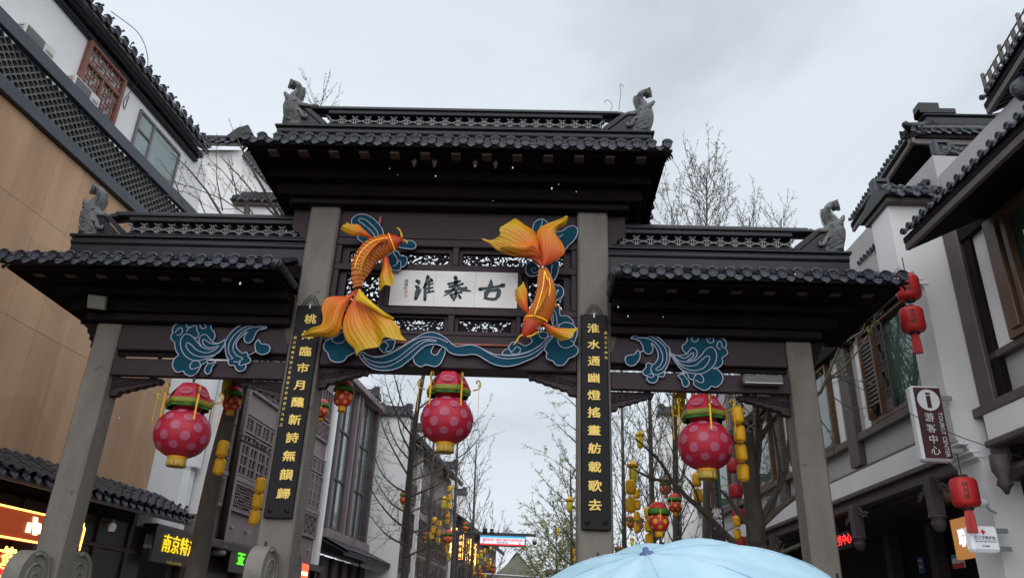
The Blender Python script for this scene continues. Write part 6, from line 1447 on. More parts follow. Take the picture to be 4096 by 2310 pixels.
# ---- tiled eaves
INW = Vector((1, 0.035, 0)).normalized()
def eave_px(par, x, pa, pb, run, slope, s, **k):
    """street-side eave through two picture points: first on the plane X = x, the other at the same height"""
    A = at_plane(pa[0]*S2D, pa[1]*S2D, (x, 0, 0), (1, 0, 0)); B = at_z(pb[0]*S2D, pb[1]*S2D, A.z)
    d = (B-A).normalized(); inw = Vector((abs(d.y), -d.x*(1 if d.y > 0 else -1), 0)).normalized()
    if inw.x < 0: inw = -inw
    return eave(par, A, B, inw, run, slope, s, **k), A, B
e1, A1, B1_ = eave_px(RBd, 6.30, (3603, 939), (4180, 364), 1.6, radians(27), 0.165, caps=False, rafters=24, th=0.16)
MB().box(-0.25, 7, 7.2, 7.45, -0.02, 0.14, 0.01).build('head_beam', M_WOOD_D, RBd, RB.M)
HALL = thing('tiered_hall', 'tall dark roofed hall with stacked eaves at the upper right', 'building', (9.5, 4, 0))
h2, A2, B2_ = eave_px(HALL, 8.0, (3632, 520), (3397, 885), 0.30, radians(28), 0.15, caps=False, rows=False, th=0.18)
e2 = eave(HALL, A2, A2+Vector((5.5, 0.05, 0)), (0, 1, 0), 0.30, radians(40), 0.18, rows=False, caps=False, discs=True, th=0.18)
dB = (B2_-A2); HPt = A2+Vector((0.95, 0.85, 0.74)); HPb = A2+Vector((0.95, 0.85, 0.30))
MB().add([A2, A2+Vector((5.5, 0.05, 0)), HPt+Vector((4.6, 0, 0)), HPt, B2_, B2_+Vector((2.4, 0.1, 1.2)), A2+Vector((2.6, 1.0, 1.25))], [(0, 1, 2, 3), (0, 3, 6, 5, 4)]).build('hipped_slopes', M_TILE, HALL)
MB().add([A2+Vector((0, 0, -.16)), A2+Vector((5.5, 0, -.16)), A2+Vector((5.5, 1.2, 0.1)), A2+Vector((1.2, 1.2, 0.10)), B2_+Vector((0, 0, -.16)), B2_+Vector((1.2, -.6, 0.10))], [(0, 3, 2, 1), (0, 4, 5, 3)]).build('soffit', M_WOOD_D, HALL)
for k in range(26):
    p = A2.lerp(B2_, (k+1)/27)+Vector((0.03, 0, -.15)); MB().tube([p, p+Vector((1.1, 0, 0.22))], 0.03, 4).build('rafter', M_WOOD_D, HALL)
for k in range(29):
    x = 0.1+k*0.185; t = min(1.0, x/0.95); p = A2+Vector((x, 0, 0.03)); MB().tube([p, p+Vector((0, 0.85*t, 0.74*t))], 0.045, 6).build('cover_tile_row', M_TILE, HALL, None, True)
MB().tube([A2+Vector((-.02, -.02, 0.07)), A2+Vector((0.5, 0.45, 0.42)), HPt+Vector((0, 0, .05))], [0.07, 0.085, 0.09], 8).build('hip_ridge', M_RIDGE, HALL, None, True)
MB().lathe([(0, -.06), (.05, -.05), (.065, 0), (.04, .05), (0, .06)], tuple(A2+Vector((-.06, -.05, .08))), 10).build('ridge_tip', M_RIDGE, HALL, None, True)
MB().box(A2.x+0.85, A2.x+5.5, A2.y+0.78, A2.y+0.98, A2.z+0.66, A2.z+0.92, 0.02).build('ridge', M_RIDGE, HALL)
MB().box(A2.x+0.80, A2.x+5.5, A2.y+0.74, A2.y+1.02, A2.z+0.92, A2.z+0.98, 0.02).build('ridge_cap', M_RIDGE, HALL)
for k, (a, b, c) in enumerate(((0.75, 1.45, 1.10), (0.75, 1.15, 1.24))): MB().box(A2.x+a, A2.x+b, A2.y+0.74+.01*k, A2.y+1.02-.01*k, A2.z+0.98, A2.z+c, 0.01).build('stepped_end', M_RIDGE, HALL)
MB().box(A2.x+2.0, A2.x+5.0, A2.y+1.2, B2_.y-1.2, 3, A2.z+0.1).build('wall', M_WHITE, HALL)
h3, A3_, B3_ = eave_px(HALL, 7.5, (3575, 900), (3430, 1058), 1.6, radians(27), 0.14, caps=False, rafters=16, th=0.16)
h4, A4_, B4_ = eave_px(HALL, 7.35, (3580, 975), (3515, 1095), 1.2, radians(27), 0.17, caps=False, th=0.14)
r5, A5_, B5_ = eave_px(HALL, 7.3, (4150, 35), (3925, 405), 1.6, radians(25), 0.14, caps=False, rafters=14, th=0.16)
rail = thing('roof_railing', 'brown timber railing along the roof edge in the top right corner', 'railing', A5_)
dv = (B5_-A5_); n = 9
for k in range(n+1):
    p = A5_+dv*(k/n)+Vector((0.12, 0, 0)); MB().box(-.022, .022, -.022, .022, 0.0, 0.50 if k % 3 == 0 else 0.40, 0.004).build('railing_post', M_TRIM, rail, Matrix.Translation(p))
for z in (0.12, 0.26, 0.40): MB().tube([A5_+Vector((0.12, 0, z)), B5_+Vector((0.12, 0, z))], 0.013, 6).build('rail_bar', M_TRIM, rail)
for k in range(n*2): 
    p = A5_+dv*((k+.5)/(2*n))+Vector((0.12, 0, 0)); MB().box(-.008, .008, -.008, .008, 0.12 if k % 2 else 0.26, 0.26 if k % 2 else 0.4).build('rail_fret', M_TRIM, rail, Matrix.Translation(p))
MB().lathe([(0, -.12), (.06, -.11), (.13, 0), (.06, .11), (0, .12)], tuple(at_plane(4085*S2D, 355*S2D, (7.4, 0, 0), (1, 0, 0))), 14, 'u', 1.4).build('hanging_disc', M_TILE_M, HALL, None, True)
# pale roof block far behind the right ridge beast
FB = Frame((0, 14, 0), (1, 0, 0)); a = FB.hit(3370*S2D, 1012*S2D); b = FB.hit(3470*S2D, 1012*S2D)
WB = thing('white_parapet_house', 'pale parapet block just right of the right ridge beast', 'building', FB.T(a[0], 0, 0)); MB().box(a[0], b[0]+2, 6, a[1], -3, 0, 0.02).build('wall', M_WHITE, WB, FB.M); MB().box(a[0]-.05, b[0]+2, a[1], a[1]+.1, -3, 0.05, 0.02).build('coping', M_WHITE_B, WB, FB.M)
# ---- hanging signs on the pier
M_BROWN = mat('dark_brown_sign_face', (0.055, 0.016, 0.020), 0.35, (0.07, 0.022, 0.026), nscale=2)
M_SIGNW = mat('white_sign_paint', (0.72, 0.74, 0.76), 0.4)
def pier_sign(name, label, w, c, body, face, paint):
    """double-sided box sign standing out from the pier, facing the camera"""
    f = Frame((0, w, 0), (1, 0, 0)); q = [f.hit(x*S2D, y*S2D) for x, y in c]
    u0 = (q[0][0]+q[3][0])/2; u1 = (q[1][0]+q[2][0])/2; vt = (q[0][1]+q[1][1])/2; vb = (q[2][1]+q[3][1])/2
    t = thing(name, label, 'sign', f.T((u0+u1)/2, vb, 0))
    MB().box(u0, u1, vb, vt, -0.16, 0.0, 0.03).build('case', body, t, f.M); 
    paint(t, f, u0, u1, vb, vt)
    for vv in (vb+(vt-vb)*0.15, vt-(vt-vb)*0.15): MB().box(u1-0.01, u1+0.16, vv-0.03, vv+0.03, -0.10, -0.05).build('bracket', M_STEEL, t, f.M)
    return t
def paint1(t, f, u0, u1, vb, vt):
    MB().box(u0+0.035, u1-0.02, vb+0.035, vt-0.03, 0.0, 0.006, 0.003).build('face', M_BROWN, t, f.M)
    W_ = u1-u0; H_ = vt-vb; c = (u0+W_*0.52, vt-W_*0.50)
    MB().lathe([(W_*0.36, 0.0), (W_*0.36, 0.004), (0.0, 0.004)], (c[0], c[1], 0.006), 36, 'w').build('white_disc', M_SIGNW, t, f.M)
    MB().box(c[0]-W_*.07, c[0]+W_*.07, c[1]-W_*.27, c[1]+W_*.15, 0.01, 0.014).build('letter_i', M_BROWN, t, f.M); MB().box(c[0]-W_*.075, c[0]+W_*.075, c[1]+W_*.18, c[1]+W_*.25, 0.01, 0.014).build('letter_i_dot', M_BROWN, t, f.M)
    for k, ch_ in enumerate('游客中心'): text_mb(ch_, H_*0.125, 0.004, 0.0).build('white_character', M_SIGNW, t, f.T(u0+W_*0.44, vt-H_*(0.44+0.145*k), 0.007))
    text_mb('TOURIST CENTER', H_*0.073, 0.004, 0.0).build('white_lettering', M_SIGNW, t, f.T(u0+W_*0.80, vt-H_*0.655, 0.007) @ rotM('Z', -90))
pier_sign('tourist_sign', 'brown tourist centre sign with a white information disc on the right pier', 0.12, ((3642, 1540), (3765, 1542), (3815, 1842), (3690, 1842)), M_SIGNW, M_BROWN, paint1)
M_REDX = mat('red_cross_paint', (0.70, 0.03, 0.03), 0.4); M_NAVY = mat('navy_print', (0.02, 0.03, 0.10), 0.5)
def paint2(t, f, u0, u1, vb, vt):
    W_ = u1-u0; H_ = vt-vb; c = (u0+W_*0.46, vt-H_*0.24); k = H_*0.10
    MB().box(c[0]-k, c[0]+k, c[1]-k*.32, c[1]+k*.32, 0.001, 0.005).build('red_cross', M_REDX, t, f.M); MB().box(c[0]-k*.32, c[0]+k*.32, c[1]-k, c[1]+k, 0.001, 0.0055).build('red_cross', M_REDX, t, f.M)
    text_mb('红十字救护站', W_*0.125, 0.004, 0.006).build('dark_lettering', M_NAVY, t, f.T(u0+W_*0.49, vt-H_*0.47, 0.001)); text_mb('RED CROSS FIRST AID STATION', W_*0.052, 0.004, 0.003).build('dark_lettering', M_NAVY, t, f.T(u0+W_*0.5, vt-H_*0.62, 0.001))
    text_mb('夫子庙站', W_*0.07, 0.004, 0.0).build('dark_lettering', M_NAVY, t, f.T(u0+W_*0.47, vt-H_*0.79, 0.001)); MB().box(u0+W_*.08, u1-W_*.08, vt-H_*.555, vt-H_*.545, 0.001, 0.004).build('rule', M_NAVY, t, f.M)
pier_sign('first_aid_sign', 'white first aid station sign with a red cross low on the right pier', 0.05, ((3880, 2100), (3990, 2102), (4006, 2205), (3890, 2203)), mat('lit_white_sign', (0.78, 0.80, 0.85), 0.4, emit=0.12, ecol=(0.9, 0.93, 1.0)), M_SIGNW, paint2)
# overhead cable
cb = [at_plane(3310*S2D, 1490*S2D, (0, 1.5, 0), (0, 1, 0)), at_plane(3520*S2D, 1590*S2D, (0, .3, 0), (0, 1, 0)), at_plane(3790*S2D, 1725*S2D, (0, -.1, 0), (0, 1, 0)), at_plane(4060*S2D, 1818*S2D, (0, -.3, 0), (0, 1, 0)), at_plane(4180*S2D, 1850*S2D, (0, -.4, 0), (0, 1, 0))]
cbl = MB().tube(cr(cb, 5), 0.006, 5).build('overhead_cable', M_WIRE, None, None, True); tag(cbl, 'thin black cable crossing in front of the right windows and pier', 'cable')
# spotlight on the pier
p = at_plane(3930*S2D, 2010*S2D, (0, 0.1, 0), (0, 1, 0)); sl = thing('spotlight', 'small white spotlight on the pier beside the lowest red lantern', 'lamp', p)
MB().lathe([(0.0, -.07), (.055, -.07), (.06, 0), (.04, .06), (0, .07)], tuple(p), 12, 'u').build('head', M_WHITE_B, sl, None, True); MB().tube([p, p+Vector((.1, .05, -.08)), p+Vector((.22, .12, -.1))], 0.015, 6).build('arm', M_STEEL, sl)
# violet vertical sign in the trees (far right side of the street)
u, v = rhit(2868, 2063, 0.9); vs_ = thing('vertical_sign', 'dark violet vertical sign with white characters behind the right trees', 'sign', RB.T(u, v-1.2, 0.9)); M_VIO = mat('dark_violet_sign', (0.045, 0.018, 0.04), 0.5)
PFV = Frame((0, 12, 0), (1, 0, 0)); q0 = PFV.hit(2838*S2D, 2025*S2D); q1 = PFV.hit(2905*S2D, 2180*S2D)
place(vs_, PFV.T((q0[0]+q1[0])/2, q1[1], 0)); MB().box(q0[0], q1[0], q1[1], q0[1], -0.12, 0.0, 0.02).build('board', M_VIO, vs_, PFV.M); text_mb('紫都', (q1[0]-q0[0])*0.75, 0.01, 0.02, True).build('lettering', M_SIGNW, vs_, PFV.T((q0[0]+q1[0])/2, q0[1]-(q0[1]-q1[1])*0.33, 0.001))
MB().box(q1[0], 7.3, q0[1]-0.4, q0[1]-0.34, -0.08, -0.03).build('bracket', M_STEEL, vs_, PFV.M)
# far continuation of the right side: white gables and grey walls between the trees
def rgable(Y, x0, x1, ytop, label):
    f = Frame((0, Y, 0), (1, 0, 0)); a = f.hit(x0*S2D, ytop*S2D); b = f.hit(x1*S2D, ytop*S2D)
    t = thing('fire_wall', label, 'wall', f.T(a[0], 0, 0)); MB().box(a[0], b[0], 0, a[1], -0.45, 0).build('wall', M_WHITE, t, f.M); horsehead(t, f, a[0], b[0], a[1], -0.45, 0, 0.24)
rgable(16.5, 2935, 3100, 1690, 'white fire wall behind the pruned right tree'); rgable(26, 2640, 2800, 1660, 'pale fire wall with a stepped cap between the right side trees')
FR = thing('far_right_house', 'far white and brown house along the right side of the street', 'building', RB.T(-22, 0, 0))
MB().box(-40, -16.3, 3.9, 7.2, -3.5, -3.0).build('wall', M_WHITE, FR, RB.M); MB().box(-40, -16.3, 0, 3.9, -3.6, -3.2).build('shopfront', M_SHOP, FR, RB.M)
eave(FR, RB.at(-16.4, 7.2, -2.2), RB.at(-40, 7.2, -2.2), -RB.n, 2.0, radians(28), 0.3, caps=False)
for k in range(7): window(FR, RB, -18.6-k*3, -16.9-k*3, 4.6, 6.4, -2.99, M_TRIM, (3, 2), 0.1, M_GLASS, 0.08)
# ------------------------------------------------------------------ lanterns (built upright about their hanging point, x right, y up, z towards the viewer)
M_RED = mat('rose_red_lantern_cloth', (0.39, 0.006, 0.028), 0.55, (0.46, 0.010, 0.038), nscale=4, bump=0.1, bscale=10)
M_PINK = mat('printed_pink_spot', (0.46, 0.12, 0.19), 0.6, (0.37, 0.065, 0.12), nscale=22, detail=6)
M_PINKD = mat('printed_bat_emblem', (0.42, 0.05, 0.06), 0.6)
M_GREENF = mat('green_fringe', (0.03, 0.16, 0.02), 0.7, (0.06, 0.22, 0.03), nscale=15, stretch=(4, 4, 1))
M_OLIVE = mat('gold_green_fringe', (0.17, 0.20, 0.02), 0.65, (0.26, 0.26, 0.03), nscale=20, stretch=(5, 5, 1))
M_YEL = mat('yellow_silk', (0.80, 0.40, 0.004), 0.5, (0.85, 0.46, 0.006), nscale=6)
M_YELL = mat('lemon_silk', (0.66, 0.52, 0.012), 0.5, (0.74, 0.60, 0.02), nscale=5)
M_STRAW = mat('straw_fringe', (0.52, 0.33, 0.05), 0.7, (0.62, 0.42, 0.10), nscale=25, stretch=(5, 5, 1))
M_GOLDH = mat('gold_hook', (0.42, 0.28, 0.03), 0.35, metal=0.4)
M_RED2 = mat('red_lantern_cloth', (0.52, 0.018, 0.022), 0.5, (0.60, 0.030, 0.030), nscale=5)
M_GOLDS = mat('gold_spot', (0.72, 0.38, 0.045), 0.5)
M_DKRED = mat('deep_red_lantern_cloth', (0.36, 0.012, 0.016), 0.5, (0.44, 0.018, 0.022), nscale=4, bump=0.1, bscale=15)
def FM(p, rz=0): return Matrix.Translation(p) @ G.M.to_3x3().to_4x4() @ rotM('Y', rz)
def body_prof(R, H, n=16, neck=0.30):
    out = []
    for i in range(n+1):
        a = -pi/2+pi*i/n; out.append((max(neck*R, R*cos(a)**0.86 if cos(a) > 0 else neck*R), -H/2+H*(i/n) if False else H/2*sin(a)))
    return out
def spot_patch(R, H, lon, lat, r, off=0.003, n=14):
    """disc laid on the round body"""
    vs = []; fs = []
    def P(lo, la, o):
        c = max(cos(la), 0.0)**0.86; return Vector(((R*c+o)*sin(lo), (H/2+o)*sin(la), (R*c+o)*cos(lo)))
    vs.append(P(lon, lat, off))
    for ring in (0.55, 1.0):
        for k in range(n):
            a = 2*pi*k/n; vs.append(P(lon+r*ring*cos(a)/(R*max(0.35, cos(lat))), lat+r*ring*sin(a)/(H/2), off))
    fs += [(0, k+1, (k+1) % n+1) for k in range(n)] + [(k+1, n+k+1, n+(k+1) % n+1, (k+1) % n+1) for k in range(n)]
    return vs, fs
def fringe(mb, ring, drop, wav=0.02, n=1):
    rows = [[], [], []]
    m = len(ring)
    for i, p in enumerate(ring+[ring[0]]):
        q = Vector(p); o = Vector((q.x, 0, q.z)).normalized()
        for k, d in enumerate((0, 0.5, 1.0)): rows[k].append(q+Vector((0, -drop*d, 0))+o*(wav*d*sin(i*1.7)))
    mb.grid(rows, 0.004)
def big_lantern(label, pos, rz):
    R, H = 0.365, 0.66
    t = thing('palace_lantern', label, 'lantern', Matrix.Translation(pos), 'big rose lanterns under the archway beams')
    Mx = FM(pos, rz)                                   # pos = centre of the globe
    b = MB().lathe(body_prof(R, H), (0, 0, 0), 48, 'v', 1, 16, 0.02).build('globe', M_RED, t, Mx, True)
    for j, (la, n, r) in enumerate(((0.92, 8, 0.055), (0.52, 8, 0.062), (0.12, 8, 0.066), (-0.28, 8, 0.064), (-0.68, 8, 0.056))):
        for i in range(n):
            vs, fs = spot_patch(R, H, 2*pi*(i+0.5*(j % 2))/n, la, r); MB().add(vs, fs).build('spot', M_PINK, b, Mx, True)
    # six-sided hat with printed emblems
    def hexr(r, y, n=6, ph=0.5): return [Vector((r*sin(2*pi*(k+ph)/n), y, r*cos(2*pi*(k+ph)/n))) for k in range(n)]
    prof = [(0.305, 0.435), (0.295, 0.45), (0.262, 0.52), (0.22, 0.60), (0.18, 0.655), (0.115, 0.685), (0.0, 0.695)]
    mb = MB(); rings = [hexr(r, y) for r, y in prof]
    mb.grid([r_+[r_[0]] for r_ in rings], 0.006); h = mb.build('hat', M_RED, t, Mx, True, 25)
    for k in range(6):
        a = 2*pi*(k+1.0)/6; c = Vector((0.2215*sin(a), 0.545, 0.2215*cos(a))); nn = Vector((sin(a)*0.82, 0.50, cos(a)*0.82)).normalized(); tx = Vector((cos(a), 0, -sin(a))); ty = nn.cross(tx)
        for rr, mm, oo in ((0.088, M_PINK, 0.006), (0.080, M_RED, 0.008), (0.074, M_PINK, 0.010)):
            MB().add([c+nn*oo]+[c+nn*oo+tx*(rr*1.1*cos(q*pi/10))+ty*(rr*.9*sin(q*pi/10)) for q in range(20)], [(0, q+1, (q+1) % 20+1) for q in range(20)]).build('emblem_disc', mm, h, Mx)
        bat = [(-.06, -.025), (-.045, .012), (-.02, .02), (0, .038), (.02, .02), (.045, .012), (.06, -.025), (.035, -.012), (.015, -.022), (0, -.012), (-.015, -.022), (-.035, -.012)]
        MB().add([c+nn*0.013+tx*p[0]+ty*p[1] for p in bat]+[c+nn*0.013], [(i, (i+1) % 12, 12) for i in range(12)]).build('bat_emblem', M_PINKD, h, Mx)
    mb = MB(); ring = []
    base = hexr(0.312, 0.440)
    for k in range(6):
        for q in range(6): ring.append(base[k].lerp(base[(k+1) % 6], q/6))
    fringe(mb, ring, 0.072, 0.005); mb.build('olive_fringe', M_OLIVE, t, Mx, True)
    mb = MB(); fringe(mb, [Vector((p.x*.95, p.y-0.05, p.z*.95)) for p in ring], 0.06, 0.022); mb.build('green_fringe', M_GREENF, t, Mx, True)
    MB().lathe([(0.0, 0.31), (0.17, 0.31), (0.19, 0.35), (0.19, 0.43), (0, 0.43)], (0, 0, 0), 24).build('neck', M_RED, t, Mx, True)
    for k in range(6):                                  # curled hooks with hanging ribbons
        a = 2*pi*(k+0.5)/6; d = Vector((sin(a), 0, cos(a)))
        pts = [d*0.34+Vector((0, .44, 0)), d*0.41+Vector((0, .46, 0)), d*0.44+Vector((0, .52, 0)), d*0.42+Vector((0, .58, 0)), d*0.385+Vector((0, .575, 0)), d*0.39+Vector((0, .54, 0))]
        MB().tube(cr(pts, 4), 0.012, 6).build('hook', M_GOLDH, t, Mx, True)
        MB().box(-.011, .011, -0.40, 0, -.003, .003).build('ribbon', M_YEL, t, Mx @ Matrix.Translation(d*0.425+Vector((0, .52, 0))) @ rotM('Y', math.degrees(a)))
        MB().tube([d*0.425+Vector((0, .53, 0)), d*0.425+Vector((0, .50, 0))], 0.014, 6).build('ribbon_knot', M_GOLDH, t, Mx)
    MB().lathe([(0.118, -0.355), (0.128, -0.335), (0.128, -0.31), (0.11, -.30)], (0, 0, 0), 28).build('collar', M_YEL, t, Mx, True)
    mb = MB(); fringe(mb, [Vector((0.122*sin(2*pi*k/28), -0.345, 0.122*cos(2*pi*k/28))) for k in range(28)], 0.10, 0.012); mb.build('yellow_fringe', M_STRAW, t, Mx, True)
    MB().tube([(0, 0.69, 0), (0, 0.92, 0)], 0.008, 5).build('cord', M_WIRE, t, Mx); MB().tube([(0, 0.74, 0), (0, 0.79, 0)], 0.018, 6).build('cord_knot', M_WIRE, t, Mx)
    return t
def on_w(x, y, w): u, v = G.hit(x, y, w); return G.at(u, v, w)
big_lantern('big rose lantern hanging in the centre of the archway opening', on_w(1124, 1057, -0.19), 0)
big_lantern('big rose lantern hanging in the left side bay beside the orange panels', on_w(459, 1090, 0.02), 8)
big_lantern('big rose lantern hanging in the right side bay before the green twigs', on_w(1774, 1120, -0.05), 30)
# small red lantern with gold spots and a red hat
def spot_proto():
    R, H = 0.14, 0.26; t = thing('spotted_lantern', 'x', 'lantern', (0, 0, 0)); Mx = FM((0, 0, 0))
    b = MB().lathe(body_prof(R, H, 12), (0, 0, 0), 24).build('globe', M_RED2, t, Mx, True)
    for j, (la, n, r) in enumerate(((0.62, 6, 0.030), (0.0, 6, 0.034), (-0.62, 6, 0.028))):
        for i in range(n):
            vs, fs = spot_patch(R, H, 2*pi*(i+0.5*(j % 2))/n, la, r, 0.002, 10); MB().add(vs, fs).build('spot', M_GOLDS, b, Mx, True)
    MB().lathe([(0.135, 0.165), (0.13, 0.19), (0.11, 0.24), (0.06, 0.27), (0.0, 0.28)], (0, 0, 0), 12).build('hat', M_RED2, t, Mx, True)
    mb = MB(); fringe(mb, [Vector((0.145*sin(2*pi*k/18), 0.175, 0.145*cos(2*pi*k/18))) for k in range(18)], 0.075, 0.012); mb.build('green_fringe', M_GREENF, t, Mx, True)
    mb = MB(); fringe(mb, [Vector((0.055*sin(2*pi*k/14), -0.12, 0.055*cos(2*pi*k/14))) for k in range(14)], 0.075, 0.006); mb.build('yellow_fringe', M_YEL, t, Mx, True)
    for k in (0, 2, 4): MB().box(-.006, .006, -0.16, 0, -.002, .002).build('ribbon', M_YEL, t, Mx @ T3(0.15*sin(k*1.05), 0.16, 0.15*cos(k*1.05)))
    MB().tube([(0, 0.275, 0), (0, 0.55, 0)], 0.005, 5).build('cord', M_WIRE, t, Mx)
    return t
def yellow_cyl(par, Mx, m=M_YEL):
    o = MB().lathe([(0.0, -.112), (.060, -.112), (.076, -.102), (.083, -.082), (.084, 0), (.083, .082), (.076, .102), (.060, .112), (0, .112)], (0, 0, 0), 24, 'v', 1, 12, 0.05)
    return o
CYL_ME = yellow_cyl(None, None).mesh('lantern', M_YEL, True)
CAP_ME = MB().lathe([(0.0, -.012), (.05, -.012), (.05, .012), (0, .012)], (0, 0, 0), 14).mesh('cap_ring', M_YEL, True, 40)
def tall_proto():
    t = thing('tall_lantern', 'x', 'lantern', (0, 0, 0)); Mx = FM((0, 0, 0))
    MB().lathe([(0.0, -.20), (.05, -.20), (.075, -.15), (.085, -.05), (.085, .06), (.07, .10), (.06, .12), (0.0, .12)], (0, 0, 0), 18, 'v', 1, 8, 0.04).build('shade', M_YELL, t, Mx, True)
    MB().lathe([(.115, .115), (.11, .135), (.06, .16), (.05, .19), (.02, .22), (0, .23)], (0, 0, 0), 12).build('hat', M_YEL, t, Mx, True)
    mb = MB(); fringe(mb, [Vector((0.11*sin(2*pi*k/14), 0.12, 0.11*cos(2*pi*k/14))) for k in range(14)], 0.035, 0.006); mb.build('fringe', M_YEL, t, Mx, True)
    MB().tube([(0, -.20, 0), (0, -.36, 0)], 0.006, 5).build('tassel', M_YEL, t, Mx); MB().tube([(0, .22, 0), (0, .5, 0)], 0.004, 4).build('cord', M_WIRE, t, Mx)
    return t
SP = spot_proto(); TL = tall_proto(); used = {'SP': False, 'TL': False}
def put_lantern(kind, x, y, px, label, group, rz=0):
    proto = SP if kind == 'SP' else TL; dia = 0.28 if kind == 'SP' else 0.17
    z = dia*1936.0/px; p = at_depth(x, y, z); Mx = Matrix.Translation(p) @ rotM('Z', rz)
    if not used[kind]: used[kind] = True; place(proto, Mx); tag(proto, label, None, group); return proto
    return copy_tree(proto, Mx, label, group)
GS = 'small spotted lanterns on the street trees'
for x, y, px, lab in ((583, 1013, 45, 'small red lantern with gold spots high on the leaning left trunk'), (863, 1002, 48, 'small red lantern with gold spots hanging before the brown glass bays'), (808, 1036, 34, 'small red spotted lantern half hidden by the left inner column'),
        (1018, 1257, 25, 'small red spotted lantern on the centre tree trunk'), (1127, 1355, 23, 'red spotted lantern with green fringe beside the gantry post'), (1171, 1327, 16, 'red spotted lantern just above the gantry arm'), (1070, 1352, 15, 'tiny red spotted lantern left of the yellow strings behind the centre tree'),
        (1657, 1313, 51, 'largest small red spotted lantern above the blue umbrella'), (1698, 1273, 33, 'red spotted lantern up and right of the one above the umbrella'), (1674, 1231, 28, 'red spotted lantern under the right big lantern, topmost of three'),
        (1587, 1318, 21, 'far red spotted lantern beside the right couplet board, left of a pair'), (1609, 1320, 21, 'far red spotted lantern beside the right couplet board, right of a pair'), (1556, 1392, 20, 'red spotted lantern at the umbrella edge beside the right inner column')):
    put_lantern('SP', x, y, px, lab, GS, random.uniform(-40, 40))
for x, y, px, lab in ((1172, 1427, 11, 'tiny distant red lantern low behind the gantry post, leftmost of four'), (1240, 1433, 15, 'distant red spotted lantern below the gantry screen, rightmost of four'), (1226, 1424, 11, 'distant red spotted lantern below the gantry screen, third of four from the left'), (1207, 1442, 13, 'distant red spotted lantern lowest of four below the gantry screen')):
    put_lantern('SP', x, y, px, lab, 'distant spotted lanterns below the gantry', random.uniform(-40, 40))
GT = 'tall yellow lanterns on the street trees'
for x, y, px, lab in ((1116, 1263, 14, 'tall lemon lantern beside the upper yellow string behind the centre tree'), (1433, 1268, 16, 'tall lemon lantern hanging just left of the right inner column'), (1710, 1012, 28, 'tall lemon lantern directly above the right big lantern hat'), (1610, 1105, 18, 'tall lemon lantern high in the twigs right of the right couplet board'),
        (1592, 1185, 22, 'tall lemon lantern on top of the yellow string beside the right couplet board'), (1571, 1311, 12, 'small lemon lantern left of the pair of spotted lanterns'), (573, 966, 27, 'tall yellow lantern under the left side beam')):
    put_lantern('TL', x, y, px, lab, GT, random.uniform(0, 50))
for x, y, px, lab in ((1128, 1398, 9, 'small lemon lantern under the red lantern beside the gantry post'), (1174, 1382, 8, 'small lemon lantern before the vertical neon signs'), (1210, 1394, 9, 'small lemon lantern just below the left end of the gantry screen'), (1234, 1375, 7, 'tiny lemon lantern touching the underside of the gantry screen'), (1233, 1413, 8, 'small lemon lantern right below the gantry screen'), (1590, 1362, 9, 'small lemon lantern at the umbrella edge beside the couplet board'), (1408, 1368, 6, 'tiny lemon lantern low in the drooping green twigs'), (1403, 1335, 8, 'small lemon lantern halfway up the drooping green twigs')):
    put_lantern('TL', x, y, px, lab, 'distant tall lanterns', random.uniform(0, 50))
GSn = 'yellow lantern strings'
def lantern_string(pts, px, label, top=None, me=None, dia=0.166, group=GSn, name='lantern_string', mr=None):
    z = dia*1936.0/px; P = [at_depth(x, y, z) for x, y in pts]
    t = thing(name, label, 'lantern string', Matrix.Translation(P[-1]), group)
    for k, p in enumerate(P):
        l = put('lantern', me or CYL_ME, t, FM(p, random.uniform(0, 30)) @ rotM('Z', random.uniform(-5, 5)))
        for dy in (-0.112, 0.112): put('cap_ring', mr or CAP_ME, l, FM(p+Vector((0, 0, dy))))
    q = top or (P[0]+Vector((0, 0, 0.35)))
    MB().tube([tuple(q)]+[tuple(p) for p in P], 0.005, 5).build('cord', M_WIRE, t)
    return t
for pts, px, lab in (([(560, 1128), (552, 1172)], 28, 'string of two yellow lanterns on the leaning left trunk'), ([(655, 1220), (648, 1259), (640, 1300)], 26, 'string of three yellow lanterns beside the left couplet board'),
        ([(1855, 1043), (1860, 1090), (1864, 1138), (1869, 1188)], 30, 'string of four yellow lanterns right of the right big lantern'), ([(1753, 1206), (1756, 1246)], 23, 'string of two yellow lanterns under the right big lantern'),
        ([(1587, 1224), (1587, 1269)], 25, 'string of two large yellow lanterns beside the right couplet board'), ([(1601, 1241), (1604, 1269), (1602, 1299), (1603, 1327)], 16, 'string of four smaller yellow lanterns right of the large pair by the couplet board'),
        ([(1630, 1289), (1632, 1322), (1633, 1356)], 20, 'string of three yellow lanterns left of the largest spotted lantern'), ([(1853, 1310), (1855, 1343)], 18, 'string of two yellow lanterns before the pruned right trunk'),
        ([(1132, 1229), (1131, 1251), (1129, 1272), (1126, 1294), (1125, 1309)], 11.5, 'string of five yellow lanterns right of the centre tree'), ([(1093, 1309), (1090, 1331), (1085, 1346)], 12.5, 'string of three yellow lanterns just right of the centre trunk'),
        ([(1105, 1316), (1104, 1338), (1102, 1359)], 11, 'string of three yellow lanterns between the five-lantern string and the centre trunk'), ([(1437, 1393), (1438, 1411)], 9, 'string of two far yellow lanterns left of the right inner column, the left one'), ([(1446, 1386), (1447, 1404)], 10, 'string of two far yellow lanterns touching the right inner column')):
    lantern_string(pts, px, lab)
